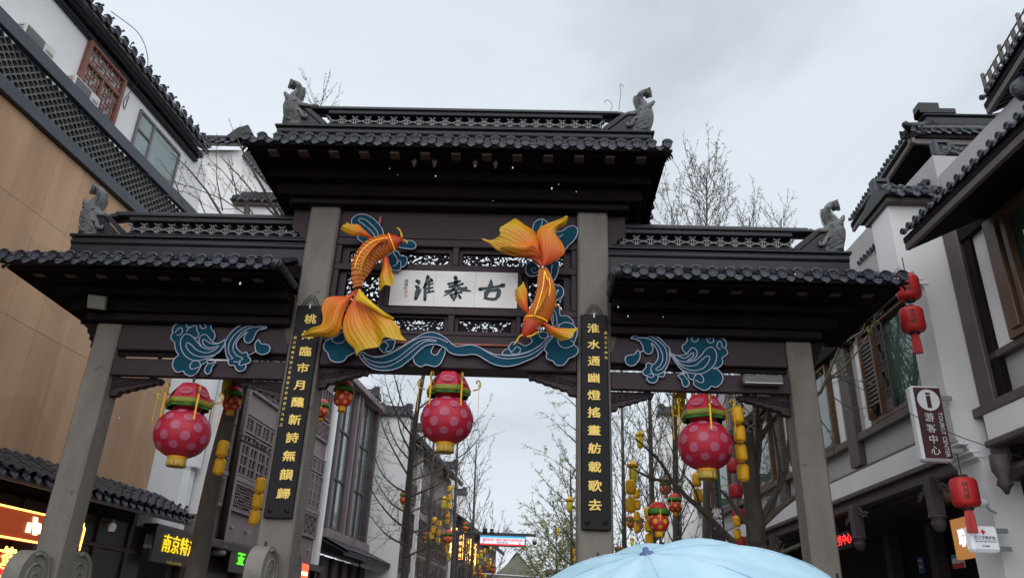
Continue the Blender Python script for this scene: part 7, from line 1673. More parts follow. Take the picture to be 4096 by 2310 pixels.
for pts, lab in (([(1201, 1398), (1201, 1412)], 'distant pair of yellow lanterns left under the gantry screen'), ([(1207, 1426), (1206, 1440)], 'distant pair of yellow lanterns lowest under the gantry screen'), ([(1219, 1384), (1219, 1406), (1220, 1446)], 'distant spaced string of three yellow lanterns under the gantry screen'), ([(1121, 1376), (1122, 1384)], 'distant pair of yellow lanterns left of the gantry post'), ([(1180, 1400), (1180, 1414)], 'distant pair of yellow lanterns before the neon signs'), ([(1192, 1428), (1192, 1441)], 'distant pair of yellow lanterns at the foot of the neon signs')):
    lantern_string(pts, 7.5, lab, group='distant yellow lantern strings')
# plain red cylinder lanterns, small ones down the street and big ones on the right building
def cyl_lantern_mesh(R, H, m): return MB().lathe([(0.0, -H), (R*.55, -H), (R*.85, -H*.92), (R, -H*.70), (R*1.0, H*.70), (R*.85, H*.92), (R*.55, H), (0, H)], (0, 0, 0), 48, 'v', 1, 24, 0.05).mesh('lantern', m, True)
RC_ME = cyl_lantern_mesh(0.15, 0.17, M_DKRED)
RCAP = MB().lathe([(0.0, -.02), (.07, -.02), (.07, .02), (0, .02)], (0, 0, 0), 14).mesh('cap_ring', M_WIRE, True, 40)
for k, (x, y) in enumerate(((1844, 1171), (1851, 1234), (1858, 1297), (1863, 1366))): pass
lantern_string([(1844, 1171), (1851, 1234), (1858, 1297), (1863, 1366)], 31, 'string of four plain dark red lanterns behind the pruned right tree', None, RC_ME, 0.30, 'plain red lantern strings', mr=RCAP)
def big_red(label, px_pts, Y, tassel):
    P = [at_plane(x, y, (0, Y, 0), (0, 1, 0)) for x, y in px_pts]; R, H = 0.165, 0.19
    t = thing('red_lantern', label, 'lantern', Matrix.Translation(P[-1]), 'big plain red lanterns on the right building')
    me = cyl_lantern_mesh(R, H, M_RED2); 
    for k, p in enumerate(P):
        l = put('lantern', me, t, FM(p)); 
        for dy in (-H-.01, H+.01): put('cap_ring', RCAP, l, FM(p+Vector((0, 0, dy))))
        text_mb('状元楼', 0.07, 0.004, 0, True, 1.1).build('black_lettering', M_WIRE, l, FM(p) @ rotM('Y', -22) @ T3(0, 0, R*0.985))
    if tassel:
        p = P[-1]; mb = MB()
        for k in range(14):
            a = 2*pi*k/14; mb.tube([(0.035*cos(a), -H-.02, 0.035*sin(a)), (0.05*cos(a), -H-.12, 0.05*sin(a)), (0.055*cos(a), -H-.31, 0.055*sin(a))], 0.012, 4)
        tz = mb.build('tassel', M_RED2, t, FM(p)); tz['kind'] = 'stuff'
    MB().tube([tuple(P[0]+Vector((0, 0, 0.5)))]+[tuple(p) for p in P], 0.008, 5).build('cord', M_WIRE, t)
    for a_ in range(1): pass
    return t
big_red('pair of big plain red lanterns one above the other, beside the right pier', [(2284, 724), (2295, 805)], 0.15, True)
big_red('big plain red lantern with tassel above the first aid sign', [(2427, 1238)], 0.0, True)
# ------------------------------------------------------------------ trees
M_BARK = mat('dark_wet_bark', (0.075, 0.064, 0.055), 0.85, (0.145, 0.125, 0.106), nscale=9, bump=0.8, bscale=18, stretch=(1, 1, 0.25))
M_TWIG = mat('grey_brown_twig', (0.095, 0.080, 0.070), 0.85, (0.16, 0.138, 0.118), nscale=6)
M_TWIGL = mat('pale_pruned_limb', (0.15, 0.13, 0.095), 0.85, (0.24, 0.215, 0.165), nscale=8)
M_BUD = mat('young_leaf_green', (0.20, 0.24, 0.05), 0.6, (0.32, 0.35, 0.09), nscale=2.5)
class Tree:
    def __init__(s, seed): s.r = random.Random(seed); s.tw = MB(); s.lf = MB(); s.li = MB()
    def rv(s, k=1.0): return Vector((s.r.uniform(-k, k), s.r.uniform(-k, k), s.r.uniform(-k, k)))
    def bud(s, p, size, n=1):
        for _ in range(n):
            a = s.rv().normalized(); b = a.cross(s.rv()).normalized(); q = p+s.rv(size*0.8); z = size*s.r.uniform(0.6, 1.3)
            s.lf.add([q, q+a*z*.55+b*z*.45, q+a*z*1.1, q+a*z*.55-b*z*.45], [(0, 1, 2, 3)])
    def twig(s, p, d, L_, r, spur=0.06, buds=0.0, bs=0.02, droop=0.0, sub=True):
        n = max(3, int(L_/0.12)); P = [p.copy()]; v = d.normalized()
        for k in range(n):
            v = (v+s.rv(0.16)+Vector((0, 0, 0.05-droop))).normalized(); P.append(P[-1]+v*(L_/n))
        s.tw.tube(P, [r*(1-0.7*k/n) for k in range(n+1)], 3, cap=False)
        for k in range(1, n+1):                              # short spurs, the ginkgo's knobby look
            for _ in range(2):
                q = P[k].lerp(P[k-1], s.r.random()); o = s.rv().normalized()*spur*s.r.uniform(0.3, 1.0)
                s.tw.tube([q, q+o], [r*0.75, r*0.5], 3, cap=False)
                if s.r.random() < buds: s.bud(q+o, bs, 2)
            if sub and s.r.random() < 0.5 and L_ > 0.4:
                o = (v+s.rv(0.9)).normalized(); s.twig(P[k], o, L_*s.r.uniform(0.25, 0.45), r*0.7, spur, buds, bs, droop, False)
    def limb(s, P, r0, r1, dens=4.0, tl=0.6, buds=0.0, bs=0.02, droop=0.0, tr=0.006, seg=6, start=0.2, up=0.3, spur=0.05):
        P = [Vector(p) for p in P]; n = len(P)
        s.li.tube(P, [r0+(r1-r0)*k/(n-1) for k in range(n)], seg, cap=True)
        Ln = sum((P[k+1]-P[k]).length for k in range(n-1)); m = int(Ln*dens)
        for k in range(m):
            t = start+(1-start)*(k+s.r.random())/m; f = t*(n-1); i = min(n-2, int(f)); q = P[i].lerp(P[i+1], f-i); d = (P[i+1]-P[i]).normalized()
            o = d.cross(s.rv()).normalized(); v = (d*0.7+o*0.8+Vector((0, 0, up))).normalized()
            s.twig(q, v, tl*s.r.uniform(0.4, 1.2)*(1.15-0.6*t), tr, spur, buds, bs, droop)
        s.twig(P[-1], (P[-1]-P[-2]), tl*0.8, max(tr, r1*0.8), spur, buds, bs, droop)
    def grow(s, base, d, L_, r, n=7, bend=0.12, up=0.06):
        P = [base.copy()]; v = d.normalized()
        for k in range(n):
            v = (v+s.rv(bend)+Vector((0, 0, up))).normalized(); P.append(P[-1]+v*(L_/n))
        return P
    def done(s, label, base, group='street trees', mt=M_BARK, ml=None, name='bare_tree'):
        t = thing(name, label, 'tree', Matrix.Translation(base), group)
        s.trunk.build('trunk', mt, t, None, True, 60)
        if s.li.v: s.li.build('limbs', ml or mt, t, None, True, 60, kind='stuff')
        if s.tw.v: s.tw.build('crown', M_TWIG, t, None, kind='stuff')
        if s.lf.v: s.lf.build('leaf_buds', M_BUD, t, None, kind='stuff')
        return t
def auto_tree(seed, trunk, r0, r1, label, n=26, t0=0.3, ll=2.2, el=35, dens=4.0, tl=0.6, buds=0.0, bs=0.02, droop=0.0, tr=0.006, lr=0.035, taper=0.75, group='street trees', up=0.05, seg=5, mt=M_BARK, skip=None, spur=0.05, bend=0.10):
    T_ = Tree(seed); P = [Vector(p) for p in trunk]; P = cr(P, 4); m = len(P)
    T_.trunk = MB(); T_.trunk.tube(P, [r0+(r1-r0)*(k/(m-1))**0.8 for k in range(m)], 12)
    for k in range(n):
        t = t0+(1-t0)*(k+T_.r.random()*0.6)/n; f = t*(m-1); i = min(m-2, int(f)); q = P[i].lerp(P[i+1], f-i)
        a = k*2.399+T_.r.uniform(-.4, .4); e = radians(el+T_.r.uniform(-12, 12)); L_ = ll*(1-taper*(t-t0)/(1-t0))*T_.r.uniform(0.7, 1.15)
        d = Vector((cos(a)*cos(e), sin(a)*cos(e), sin(e)))
        if skip and skip(d, t): continue
        Q = T_.grow(q, d, L_, lr, 7, bend, up); w = max(0.4, 1-0.6*t)
        T_.limb(Q, lr*w, lr*w*0.25, dens, tl, buds, bs, droop, tr, seg, spur=spur)
    return T_, T_.done(label, P[0], group, mt)
def gp0(x, y, z): return at_depth(x, y, z)
def to_ground(p): return Vector((p.x, p.y, 0.0))
# leaning trunk behind the left side bay
z = 12.2
tb = [gp0(492, 1440, z), gp0(520, 1290, z), gp0(552, 1140, z), gp0(585, 1010, z), gp0(612, 900, z+.1), gp0(625, 780, z+.3), gp0(630, 640, z+.5), gp0(620, 520, z+.8)]
b0 = to_ground(tb[0]+Vector((-.15, 0, 0)))
T_ = Tree(11); P = cr([b0]+tb, 4); m = len(P); T_.trunk = MB(); T_.trunk.tube(P, [0.175+(0.045-0.175)*(k/(m-1)) for k in range(m)], 14)
for pts, r in (([(560, 545), (520, 480), (470, 420), (430, 385)], .022), ([(700, 545), (660, 470), (625, 410), (595, 345)], .03), ([(690, 540), (650, 500), (600, 440), (560, 400)], .018), ([(480, 545), (455, 500), (440, 455), (415, 420)], .014), ([(600, 520), (590, 460), (575, 420)], .014), ([(560, 530), (545, 450), (545, 390)], .012), ([(640, 480), (690, 520), (720, 530)], .012), ([(620, 540), (560, 500), (480, 470), (420, 455)], .012), ([(640, 545), (600, 480), (560, 430), (520, 395)], .012), ([(520, 545), (500, 500), (460, 480), (430, 490)], .01)):
    T_.limb([gp0(x, y, z+.9) for x, y in pts], r, r*.35, 6, 0.5, 0.05, 0.015, 0, 0.0055, start=0.0)
for pts, r in (([(605, 1105), (650, 1125), (700, 1150), (690, 1165)], .022), ([(600, 1090), (640, 1105), (665, 1130)], .014), ([(580, 1010), (600, 960), (590, 940)], .012)): T_.limb([gp0(x, y, z) for x, y in pts], r, r*.4, 7, 0.35, 0.0, 0.02, 0, 0.005, start=0.1)
T_.done('dark leaning trunk behind the left side bay with bare twigs above the roof', b0)
# tall slim tops over the central roof
auto_tree(21, [Vector((-3.3, 3.4, 0)), Vector((-3.25, 3.4, 4)), gp0(800, 380, 15.0), gp0(802, 300, 15.2), gp0(798, 265, 15.2)], 0.07, 0.01, 'slim bare tree whose tips rise behind the left end of the central roof', 11, 0.74, 0.9, 50, 3.0, 0.35, 0.05, 0.015, 0, 0.0055, 0.016, 0.5)
# centre tree
z = 17.0
ctr = [gp0(1018, 1440, z), gp0(1024, 1300, z), gp0(1034, 1160, z), gp0(1048, 1040, z), gp0(1062, 960, z+.1), gp0(1075, 890, z+.3), gp0(1080, 820, z+.5)]
T_ = Tree(31); b0 = to_ground(ctr[0]); P = cr([b0]+ctr, 4); m = len(P); T_.trunk = MB(); T_.trunk.tube(P, [0.105+(0.025-0.105)*(k/(m-1))**0.8 for k in range(m)], 12)
lim = [[(1030, 1200), (1000, 1150), (965, 1080), (950, 1010)], [(1035, 1160), (1000, 1120), (975, 1060), (965, 1000)], [(1040, 1100), (1010, 1060), (985, 1010), (970, 960)], [(1028, 1240), (990, 1220), (955, 1180), (935, 1120)], [(1026, 1290), (985, 1265), (950, 1215), (925, 1160)],
       [(1024, 1330), (985, 1300), (945, 1250), (920, 1200)], [(1030, 1180), (1075, 1150), (1120, 1120), (1170, 1090), (1205, 1050)], [(1030, 1210), (1080, 1190), (1130, 1165), (1180, 1130), (1215, 1085)], [(1028, 1250), (1075, 1230), (1130, 1200), (1165, 1150)], [(1040, 1110), (1085, 1085), (1120, 1040), (1135, 1000)],
       [(1026, 1290), (1070, 1270), (1110, 1250), (1150, 1220)], [(1050, 1030), (1085, 1000), (1110, 960)], [(1045, 1060), (1015, 1020), (1000, 975), (990, 940)], [(1024, 1340), (1070, 1330), (1120, 1290), (1160, 1260)], [(1022, 1370), (980, 1350), (940, 1310)], [(1036, 1140), (1010, 1090), (1000, 1040), (1005, 1000)], [(1034, 1170), (1060, 1120), (1085, 1075), (1100, 1030)], [(1020, 1400), (1065, 1380), (1100, 1370)]]
for k, l in enumerate(lim): T_.limb(cr([gp0(x, y, z+(1.3*sin(k*2.1))*(i/(len(l)-1))) for i, (x, y) in enumerate(l)], 3), 0.024, 0.007, 8.5, 0.72, 0.10, 0.018, 0.0, 0.0060, start=0.08, up=0.1)
T_.done('tall bare tree with arching limbs left of the opening under the archway', b0)
# farther trees down the street
for k, (x, yb, yt, zz, lab) in enumerate(((1145, 1440, 1060, 34, 'slim bare tree behind the five-lantern string'), (1190, 1440, 1120, 40, 'slim bare tree behind the gantry arm'), (1085, 1440, 1080, 27, 'pale slim bare trunk between the white fire walls'), (1235, 1450, 1330, 60, 'small bare tree behind the gantry screen'))):
    b = to_ground(gp0(x, yb, zz)); t = gp0(x+8, yt, zz)
    auto_tree(40+k, [b, b.lerp(t, .5), t], 0.16, 0.03, lab, 20, 0.40, 2.4*zz/40, 45, 2.6, 0.9, 0.05, 0.05, 0.0, 0.011*zz/36, 0.04, 0.5, up=0.10)
# drooping, budding trees on the right of the opening
for k, (x, yb, yt, zz, lab) in enumerate(((1462, 1440, 1010, 22, 'budding tree with drooping twigs left of the right inner column'), (1408, 1450, 1330, 48, 'far budding tree low behind the gantry screen'), (1445, 1450, 1180, 33, 'green budding tree behind the right inner column'))):
    b = to_ground(gp0(x, yb, zz)); t = gp0(x-10, yt, zz)
    auto_tree(60+k, [b, b.lerp(t, .5), t], 0.17, 0.03, lab, 26, 0.30, 1.75*zz/26, 34, 3.2, 0.85*zz/26, 0.75, 0.036*zz/26, 0.09, 0.008*zz/24, 0.04, 0.45, up=0.03, spur=0.08)
# right side trees behind the archway
for k, (x, yb, x2, yt, zz, lab, n, bd) in enumerate(((1752, 1440, 1778, 445, 17.5, 'tall budding tree rising high over the right side roof', 92, 0.15), (1690, 1440, 1690, 520, 19, 'slim budding tree behind the right big lantern, left side', 50, 0.6), (1640, 1440, 1625, 640, 21, 'slim budding tree right of the right couplet board', 50, 0.7), (1890, 1440, 1885, 545, 20, 'bare topped tree right of the tallest tree over the right roof', 52, 0.12), (1960, 1440, 1965, 550, 22, 'bare topped tree nearest the right ridge beast', 48, 0.12), (1570, 1440, 1560, 760, 26, 'budding tree just right of the right inner column', 46, 0.8))):
    b = to_ground(gp0(x, yb, zz)); t = gp0(x2, yt, zz); q = b.lerp(t, .45)
    auto_tree(80+k, [b, q, t], 0.15, 0.012, lab, n, (0.55 if k in (0, 3, 4) else 0.30), (2.0 if k == 0 else 1.6 if k in (3, 4) else 1.9), (50 if k in (0, 3, 4) else 52), 5.2, 0.60, bd, 0.026, 0.0, 0.0075, 0.024, 0.55, up=0.14, spur=0.06)
# pruned tree beside the right outer column
z = 11.6
Z5 = zoomer(2250, 1500, 1.794)
def q5(x, y, zz=None): d = Z5(x, y); return gp0(d[0], d[1], zz or z)
T_ = Tree(95); tr = [q5(1400, 1330), q5(1390, 1150), q5(1370, 950), q5(1350, 750), q5(1335, 560), q5(1320, 400)]; b0 = to_ground(tr[0]); P = cr([b0]+tr, 4); m = len(P)
T_.trunk = MB(); T_.trunk.tube(P, [0.17+(0.09-0.17)*(k/(m-1)) for k in range(m)], 14)
for pts, r, e in (([(1400, 1090), (1440, 1060), (1560, 950), (1670, 870)], .06, .04), ([(1410, 1060), (1500, 900), (1560, 790), (1610, 640), (1620, 520)], .05, .03), ([(1365, 800), (1400, 620), (1410, 450), (1405, 300)], .055, .04), ([(1410, 470), (1460, 390), (1530, 300)], .045, .035), ([(1345, 700), (1300, 520), (1290, 330)], .05, .035), ([(1440, 1080), (1520, 920), (1560, 700), (1545, 560), (1500, 300)], .035, .015),
        ([(1370, 1110), (1260, 980), (1180, 870), (1130, 820)], .045, .015), ([(1380, 1240), (1480, 1330), (1580, 1270), (1700, 1215)], .04, .025)):
    T_.limb(cr([q5(x, y) for x, y in pts], 4), r, e, 5, 0.4, 0.55, 0.022, 0.0, 0.006, start=0.1, seg=8)
for pts, r, e in (([(1230, 1200), (1120, 1090), (1000, 965), (890, 870), (790, 770), (660, 745), (540, 690)], .055, .018), ([(790, 770), (700, 620), (600, 520), (520, 450)], .03, .01), ([(1000, 965), (940, 800), (860, 700)], .025, .01)):
    T_.limb(cr([q5(x, y, z+.5) for x, y in pts], 3), r, e, 5, 0.5, 0.5, 0.022, 0.0, 0.006, start=0.1, seg=8)
T_.done('pruned dark tree with cut limbs just left of the right outer column', b0)
# pale sprouting limb right of the outer column
Z7 = zoomer(2350, 850, 1.8165)
def q7(x, y): d = Z7(x, y); return gp0(d[0], d[1], 12.6)
T_ = Tree(97); b0 = to_ground(q7(1560, 1600)); T_.trunk = MB(); tr = [b0, b0+Vector((0, 0, 2.5)), q7(1600, 1500), q7(1690, 1300)]; T_.trunk.tube(cr(tr, 4), [0.10-0.07*k/12 for k in range(13)], 10)
for pts, r in (([(1690, 1310), (1760, 1150), (1820, 1000), (1880, 830)], .03), ([(1720, 1230), (1850, 1130), (1960, 1010), (2060, 850), (2090, 740)], .02), ([(1850, 960), (1930, 900), (2000, 850), (2020, 760)], .014), ([(1700, 1280), (1800, 1190), (1900, 1200), (2060, 1250)], .012), ([(1760, 1320), (1880, 1400), (1980, 1420)], .012), ([(1690, 1500), (1760, 1600), (1790, 1700)], .012)):
    T_.limb(cr([q7(x, y) for x, y in pts], 4), r, r*.4, 7, 0.38, 0.75, 0.024, 0.0, 0.0055, start=0.05)
T_.done('pale sprouting limb with green buds right of the right outer column', b0, mt=M_TWIGL)
# ------------------------------------------------------------------ floodlights on the archway
M_LAMP = mat('grey_lamp_housing', (0.10, 0.095, 0.085), 0.5, (0.13, 0.125, 0.11), nscale=5); M_LENS = mat('lamp_glass', (0.20, 0.21, 0.18), 0.25)
a = G.hit(1868, 941, 0.10); b = G.hit(1972, 968, 0.10)
fl = thing('floodlight', 'long grey floodlight bar on the right side beam', 'lamp', G.T((a[0]+b[0])/2, b[1], 0.1))
MB().box(a[0], b[0], b[1], a[1], 0.0, 0.12, 0.02).build('housing', M_LAMP, fl, G.M); MB().box(a[0]+.02, b[0]-.02, b[1]+0.012, b[1]+0.022, 0.12, 0.128).build('trim_strip', M_STEEL, fl, G.M)
for x in (a[0]+.08, b[0]-.08): MB().box(x-.015, x+.015, b[1]+0.03, a[1]-.03, -0.03, 0.0).build('bracket', M_WIRE, fl, G.M)
f2 = Frame((0, -0.35, 0), (1, 0, 0)); c = f2.hit(242, 760)
Ml = f2.T(c[0], c[1], 0) @ rotM('X', 28) @ rotM('Z', -6)
fl2 = thing('floodlight', 'square floodlight under the left eave beside the outer column', 'lamp', f2.T(c[0], c[1]-.1, 0))
MB().box(-.135, .135, -.10, .10, -0.05, 0.0, 0.01).build('housing', M_LAMP, fl2, Ml); MB().box(-.12, .12, -.085, .085, 0.0, 0.006).build('lens', M_LENS, fl2, Ml); MB().tube([(0, 0, -0.05), (0, 0.1, -0.3)], 0.015, 6).build('arm', M_WIRE, fl2, Ml)

# ------------------------------------------------------------------ gantry with information screen
GY = Frame((0, 26, 0), (1, 0, 0)); zg = zoomer(1600, 1900, 3.4347)
def gg(x, y, w=0): return GY.hit(*zg(x, y), w)
M_GANTRY = mat('dark_grey_steel', (0.035, 0.037, 0.045), 0.45, metal=0.2)
gn = thing('signal_gantry', 'dark steel gantry with a long arm over the street', 'gantry', GY.T(gg(775, 1200)[0], 0, -0.3))
p0 = gg(775, 760); p1 = gg(1870, 825)
MB().box(p0[0]-.13, p0[0]+.13, 0, p0[1]+.02, -0.42, -0.16, 0.02).build('post', M_GANTRY, gn, GY.M)
MB().box(p0[0], p1[0], (p0[1]+p1[1])/2-.06, (p0[1]+p1[1])/2+.06, -0.35, -0.23, 0.01).build('arm', M_GANTRY, gn, GY.M)
for k in range(5): MB().box(p0[0]+.25+k*.08, p0[0]+.30+k*.08, 3.0, p0[1]-.1, -0.32, -0.27).build('louvre_bar', M_GANTRY, gn, GY.M)
MB().box(p0[0]-.1, p0[0]+.9, 2.7, 2.85, -0.4, -0.1, 0.01).build('lower_bracket', M_GANTRY, gn, GY.M)
M_SCW = mat('screen_white', (0.5, 0.5, 0.55), 0.4, emit=0.45, ecol=(0.90, 0.90, 1.0)); M_SCB = mat('screen_blue', (0.05, 0.3, 0.5), 0.4, emit=0.4, ecol=(0.05, 0.50, 0.85)); M_SCR = mat('screen_red', (0.5, 0.02, 0.02), 0.4, emit=0.5, ecol=(0.85, 0.03, 0.05))
q0 = gg(1105, 820); q1 = gg(1710, 970)
v0 = (gg(1105, 945)[1]+gg(1705, 970)[1])/2; v1 = (gg(1110, 820)[1]+gg(1712, 842)[1])/2
sc2 = thing('led_screen', 'lit anti-fraud message screen hanging from the gantry arm', 'screen', GY.T((q0[0]+q1[0])/2, v0, 0))
MB().box(q0[0]-.04, q1[0]+.04, v0-.04, v1+.04, -0.22, -0.02, 0.01).build('case', M_GANTRY, sc2, GY.M); h = v1-v0
MB().box(q0[0], q1[0], v0+h*.15, v0+h*.80, -0.02, -0.012).build('white_area', M_SCW, sc2, GY.M); MB().box(q0[0], q1[0], v0+h*.80, v1, -0.02, -0.012).build('blue_area', M_SCB, sc2, GY.M); MB().box(q0[0], q1[0], v0, v0+h*.15, -0.02, -0.012).build('red_area', M_SCR, sc2, GY.M)
text_mb('兼职刷单门槛低 骗你本金把你欺', (q1[0]-q0[0])/15.6, 0.006, 0.014).build('red_message', M_SCR, sc2, GY.T((q0[0]+q1[0])/2, v0+h*.56, -0.012)); text_mb('刷单就是诈骗', (q1[0]-q0[0])/24, 0.006, 0.0).build('small_message', M_WIRE, sc2, GY.T((q0[0]+q1[0])/2, v0+h*.27, -0.012))
for x in (q0[0]+.15, q1[0]-.15): MB().tube([(x, v1, -.12), (x, p0[1], -.29)], 0.015, 5).build('hanger', M_GANTRY, sc2, GY.M)
u, v = gg(1850, 890); cm = thing('dome_camera', 'white and black dome camera hanging at the end of the gantry arm', 'camera', GY.T(u, v, -0.28))
MB().lathe([(0.0, .12), (.08, .12), (.11, .08), (.11, -.02), (.10, -.03)][::-1], (u, v, -.28), 16).build('housing', M_SIGNW, cm, GY.M, True); MB().lathe([(.0, -.18), (.06, -.17), (.10, -.10), (.10, -.03)], (u, v, -.28), 16).build('dome', M_EYE, cm, GY.M, True); MB().tube([(u, v+.12, -.28), (u, p1[1]+.05, -.28)], 0.02, 6).build('stem', M_GANTRY, cm, GY.M)
for k, x in enumerate((1165, 1260)):
    u, v = gg(x, 745); cm = thing('box_camera', ('left', 'right')[k]+' one of two box cameras on top of the gantry arm', 'camera', GY.T(u, v-.1, -0.28)); MB().box(u-.10, u+.10, v-.09, v+.09, -0.45, -0.10, 0.02).build('housing', (M_GANTRY, M_SIGNW)[k], cm, GY.M); MB().box(u-.07, u+.07, v-.065, v+.055, -0.10, -0.09).build('lens', M_EYE, cm, GY.M); MB().box(u-.02, u+.02, v-.17, v-.09, -0.31, -0.27).build('stem', M_GANTRY, cm, GY.M)
# vertical neon signs down the street
VN = Frame((0, 36, 0), (1, 0, 0))
for k, (x, yt, yb, wd, tx, lab) in enumerate(((735, 720, 1090, 46, '南京大牌档', 'leftmost vertical neon edged sign behind the gantry post'), (835, 800, 1150, 40, '金陵小吃', 'vertical neon edged sign just right of the gantry post'), (935, 870, 1190, 46, '秦淮人家', 'vertical neon edged sign third from the left by the gantry'), (1010, 940, 1230, 36, '夫子庙', 'rightmost and farthest vertical neon edged sign by the gantry'))):
    f = Frame((0, 34+k*4, 0), (1, 0, 0)); a = f.hit(*zg(x-wd/2, yt)); b = f.hit(*zg(x+wd/2, yb))
    t = thing('vertical_neon_sign', lab, 'sign', f.T((a[0]+b[0])/2, b[1], 0), 'vertical neon signs on the left side')
    MB().box(a[0], b[0], b[1], a[1], -0.15, 0, 0.02).build('board', M_SIGNR, t, f.M); MB().tube([(a[0], b[1], .02), (b[0], b[1], .02), (b[0], a[1], .02), (a[0], a[1], .02)], 0.035, 5, True).build('neon_border', M_NEON, t, f.M)
    n = len(tx); text_mb(tx, min((b[0]-a[0])*.75, (a[1]-b[1])/n*.8), 0.02, 0.02, True, (a[1]-b[1])/n*.95/min((b[0]-a[0])*.75, (a[1]-b[1])/n*.8)).build('lit_lettering', M_NEON, t, f.T((a[0]+b[0])/2, (a[1]+b[1])/2, 0.01))
    MB().box(-8.0, a[0], (a[1]+b[1])/2, (a[1]+b[1])/2+.08, -0.1, -0.04).build('bracket', M_GANTRY, t, f.M)
# far hip-roofed house closing the street
FH = Frame((0, 70, 0), (1, 0, 0)); a = FH.hit(1245, 1440); b = FH.hit(1350, 1440); tp = FH.hit(1300, 1382)
fh = thing('end_house', 'faded green roofed house closing the far end of the street', 'building', FH.T((a[0]+b[0])/2, 0, 0)); M_FROOF = mat('mossy_far_roof', (0.06, 0.065, 0.045), 0.8, (0.10, 0.105, 0.075), nscale=1.5)
MB().box(a[0]+.5, b[0]-.5, 0, a[1]-1.0, -6, -.5).build('wall', M_GREYP, fh, FH.M); zb = a[1]-1.2
MB().add([(a[0]-1, zb, 0.5), (b[0]+1, zb, 0.5), (b[0]+1, zb, -7), (a[0]-1, zb, -7), (a[0]+2.2, tp[1], -3.2), (b[0]-2.2, tp[1], -3.2)], [(0, 1, 5, 4), (1, 2, 5), (2, 3, 4, 5), (3, 0, 4), (3, 2, 1, 0)]).build('roof', M_FROOF, fh, FH.M)
fh2 = thing('end_house', 'low grey house right of the green roofed house at the street end', 'building', FH.T(b[0]+3, 0, 0)); MB().box(b[0]+1.2, b[0]+9, 0, zb+1.3, -5, 0).build('wall', M_GREYP, fh2, FH.M); MB().box(b[0]+0.9, b[0]+9.3, zb+1.3, zb+1.7, -5.3, 0.3, 0.05).build('roof', M_PURPD, fh2, FH.M)
# low railing bridge line at the bottom
u0, v0_ = Frame((0, 44, 0), (1, 0, 0)).hit(1195, 1441); rl = thing('cable_bridge', 'pale horizontal rail crossing the street just above the bottom edge', 'rail', (u0, 44, 0)); MB().tube([(-2.5, 44, v0_), (6.5, 44, v0_-.25)], 0.07, 6).build('rail', M_STEEL, rl)
for x in (-2.5, 6.5): MB().tube([(x, 44, 0), (x, 44, v0_)], 0.06, 6).build('post', M_STEEL, rl)
# ------------------------------------------------------------------ umbrella
def umb_mat():
    m = bpy.data.materials.new('pale_blue_umbrella_cloth'); m.use_nodes = True; t = m.node_tree; b = t.nodes['Principled BSDF']; lk = t.links.new
    geo = t.nodes.new('ShaderNodeNewGeometry'); n = t.nodes.new('ShaderNodeTexNoise'); n.inputs['Scale'].default_value = 9; n.inputs['Detail'].default_value = 5; lk(geo.outputs['Position'], n.inputs['Vector'])
    r = t.nodes.new('ShaderNodeValToRGB'); r.color_ramp.elements[0].position = .38; r.color_ramp.elements[0].color = (0.40, 0.64, 0.78, 1); r.color_ramp.elements[1].position = .62; r.color_ramp.elements[1].color = (0.50, 0.73, 0.85, 1); lk(n.outputs['Fac'], r.inputs['Fac']); lk(r.outputs['Color'], b.inputs['Base Color']); b.inputs['Roughness'].default_value = 0.45
    # wet drops
    v = t.nodes.new('ShaderNodeTexVoronoi'); v.inputs['Scale'].default_value = 70; lk(geo.outputs['Position'], v.inputs['Vector']); bp = t.nodes.new('ShaderNodeBump'); bp.inputs['Strength'].default_value = .15; bp.inputs['Distance'].default_value = .004; lk(v.outputs['Distance'], bp.inputs['Height']); lk(bp.outputs[0], b.inputs['Normal'])
    tl = t.nodes.new('ShaderNodeBsdfTranslucent'); lk(r.outputs['Color'], tl.inputs['Color']); mxs = t.nodes.new('ShaderNodeMixShader'); mxs.inputs[0].default_value = 0.25
    lk(b.outputs[0], mxs.inputs[1]); lk(tl.outputs[0], mxs.inputs[2]); lk(mxs.outputs[0], t.nodes['Material Output'].inputs['Surface'])
    return m
M_UMB = umb_mat()
tip = at_depth(1626, 1390, 2.05)
axis = Vector((-0.22, -0.30, 0.92)).normalized()
ux = Vector((1, 0, 0)) - axis*axis.x; ux.normalize(); uy = axis.cross(ux)
MU = Matrix.Identity(4)
for i in range(3): MU[i][0] = ux[i]; MU[i][1] = axis[i]; MU[i][2] = -uy[i] if False else ux.cross(axis)[i]; MU[i][3] = tip[i]
um = thing('umbrella', 'pale blue wet umbrella at the bottom of the picture', 'umbrella', MU)
rows = []; NR, NA = 14, 64; RU, HU = 0.485, 0.185
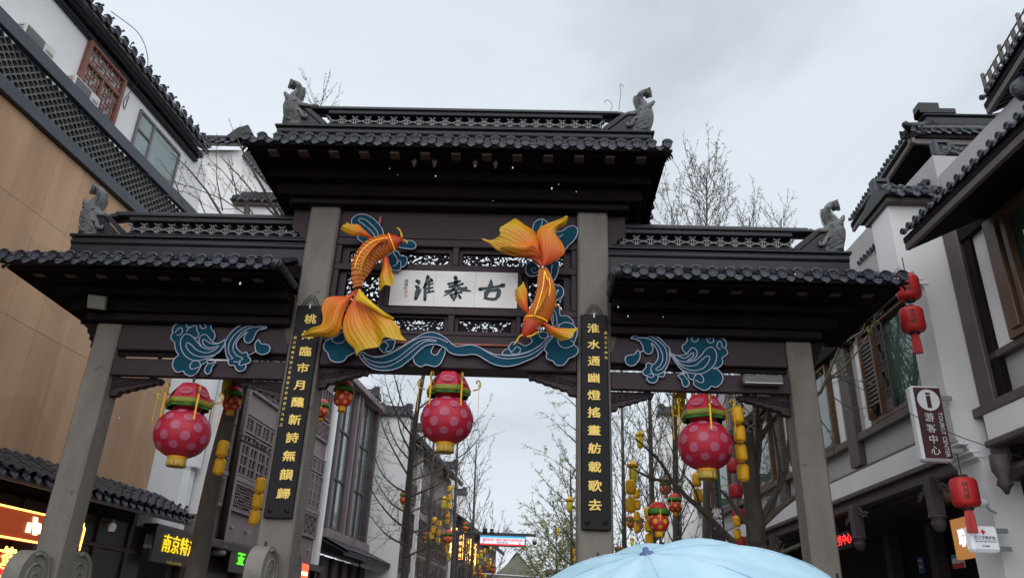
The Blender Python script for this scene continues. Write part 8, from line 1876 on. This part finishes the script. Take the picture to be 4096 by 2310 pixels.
for i in range(NR+1):
    t = i/NR; row = []
    for k in range(NA+1):
        a = 2*pi*k/NA; c = abs(cos(a*4)); rr = RU*sin(t*1.32)/sin(1.32); hh = -HU*(1-cos(t*1.32))/(1-cos(1.32))
        sag = (1-c)*t*(0.035)*(1.2-t*.4); edge = (1-c**0.6)*0.06*t**4
        row.append((rr*cos(a)*(1-edge), hh-sag+edge*.3+0.004*sin(a*9+t*7)*t, rr*sin(a)*(1-edge)))
    rows.append(row)
MB().grid(rows).build('canopy', M_UMB, um, MU, True)
M_UTIP = mat('navy_umbrella_tip', (0.06, 0.10, 0.25), 0.4)
MB().lathe([(0.022, -0.008), (0.020, 0.0), (0.009, 0.004), (0.007, 0.014), (0, 0.017)], (0, 0, 0), 16).build('ferrule', M_UTIP, um, MU, True)
for k in range(8):
    a = 2*pi*k/8; pts = []
    for i in range(9):
        t = i/8; pts.append((RU*sin(t*1.32)/sin(1.32)*cos(a), -HU*(1-cos(t*1.32))/(1-cos(1.32))-0.008, RU*sin(t*1.32)/sin(1.32)*sin(a)))
    MB().tube(pts, 0.003, 5).build('rib', M_STEEL, um, MU, True)
    MB().tube([(p[0], p[1]+.0085, p[2]) for p in pts], 0.0014, 4).build('seam', M_UMB, um, MU, True)
MB().tube([(0, 0, 0), (0, -0.80, 0)], 0.006, 8).build('shaft', M_STEEL, um, MU, True); MB().tube([(0, -.78, 0), (0, -.90, 0)], 0.015, 10).build('handle', M_WIRE, um, MU, True)
# ------------------------------------------------------------------ falling sleet close to the camera
sl_ = MB(); rnd = random.Random(3)
for (x, y, r) in ((604, 713, 5), (1096, 443, 3), (1290, 422, 3.5), (1000, 440, 1.5), (1388, 474, 4), (1405, 464, 2), (1450, 482, 2), (1555, 772, 3), (1580, 795, 3), (1668, 797, 2), (2000, 690, 3), (1195, 417, 2), (1790, 1010, 3), (1700, 990, 2), (2260, 700, 2), (980, 424, 1.6), (720, 580, 2), (2400, 1000, 2), (300, 1050, 2), (1240, 505, 1.5)):
    z = 3.2; p = at_depth(x, y, z); q = r*z/1936*0.55
    sl_.lathe([(0, -q*1.6), (q*.7, -q), (q, 0), (q*.7, q), (0, q*1.6)], (p.x, p.z, -p.y), 8)
sl_.build('falling_sleet', mat('wet_sleet', (0.65, 0.68, 0.75), 0.3), None, G.M, True, kind='stuff', label='small drops of sleet falling close to the camera', cat='sleet')
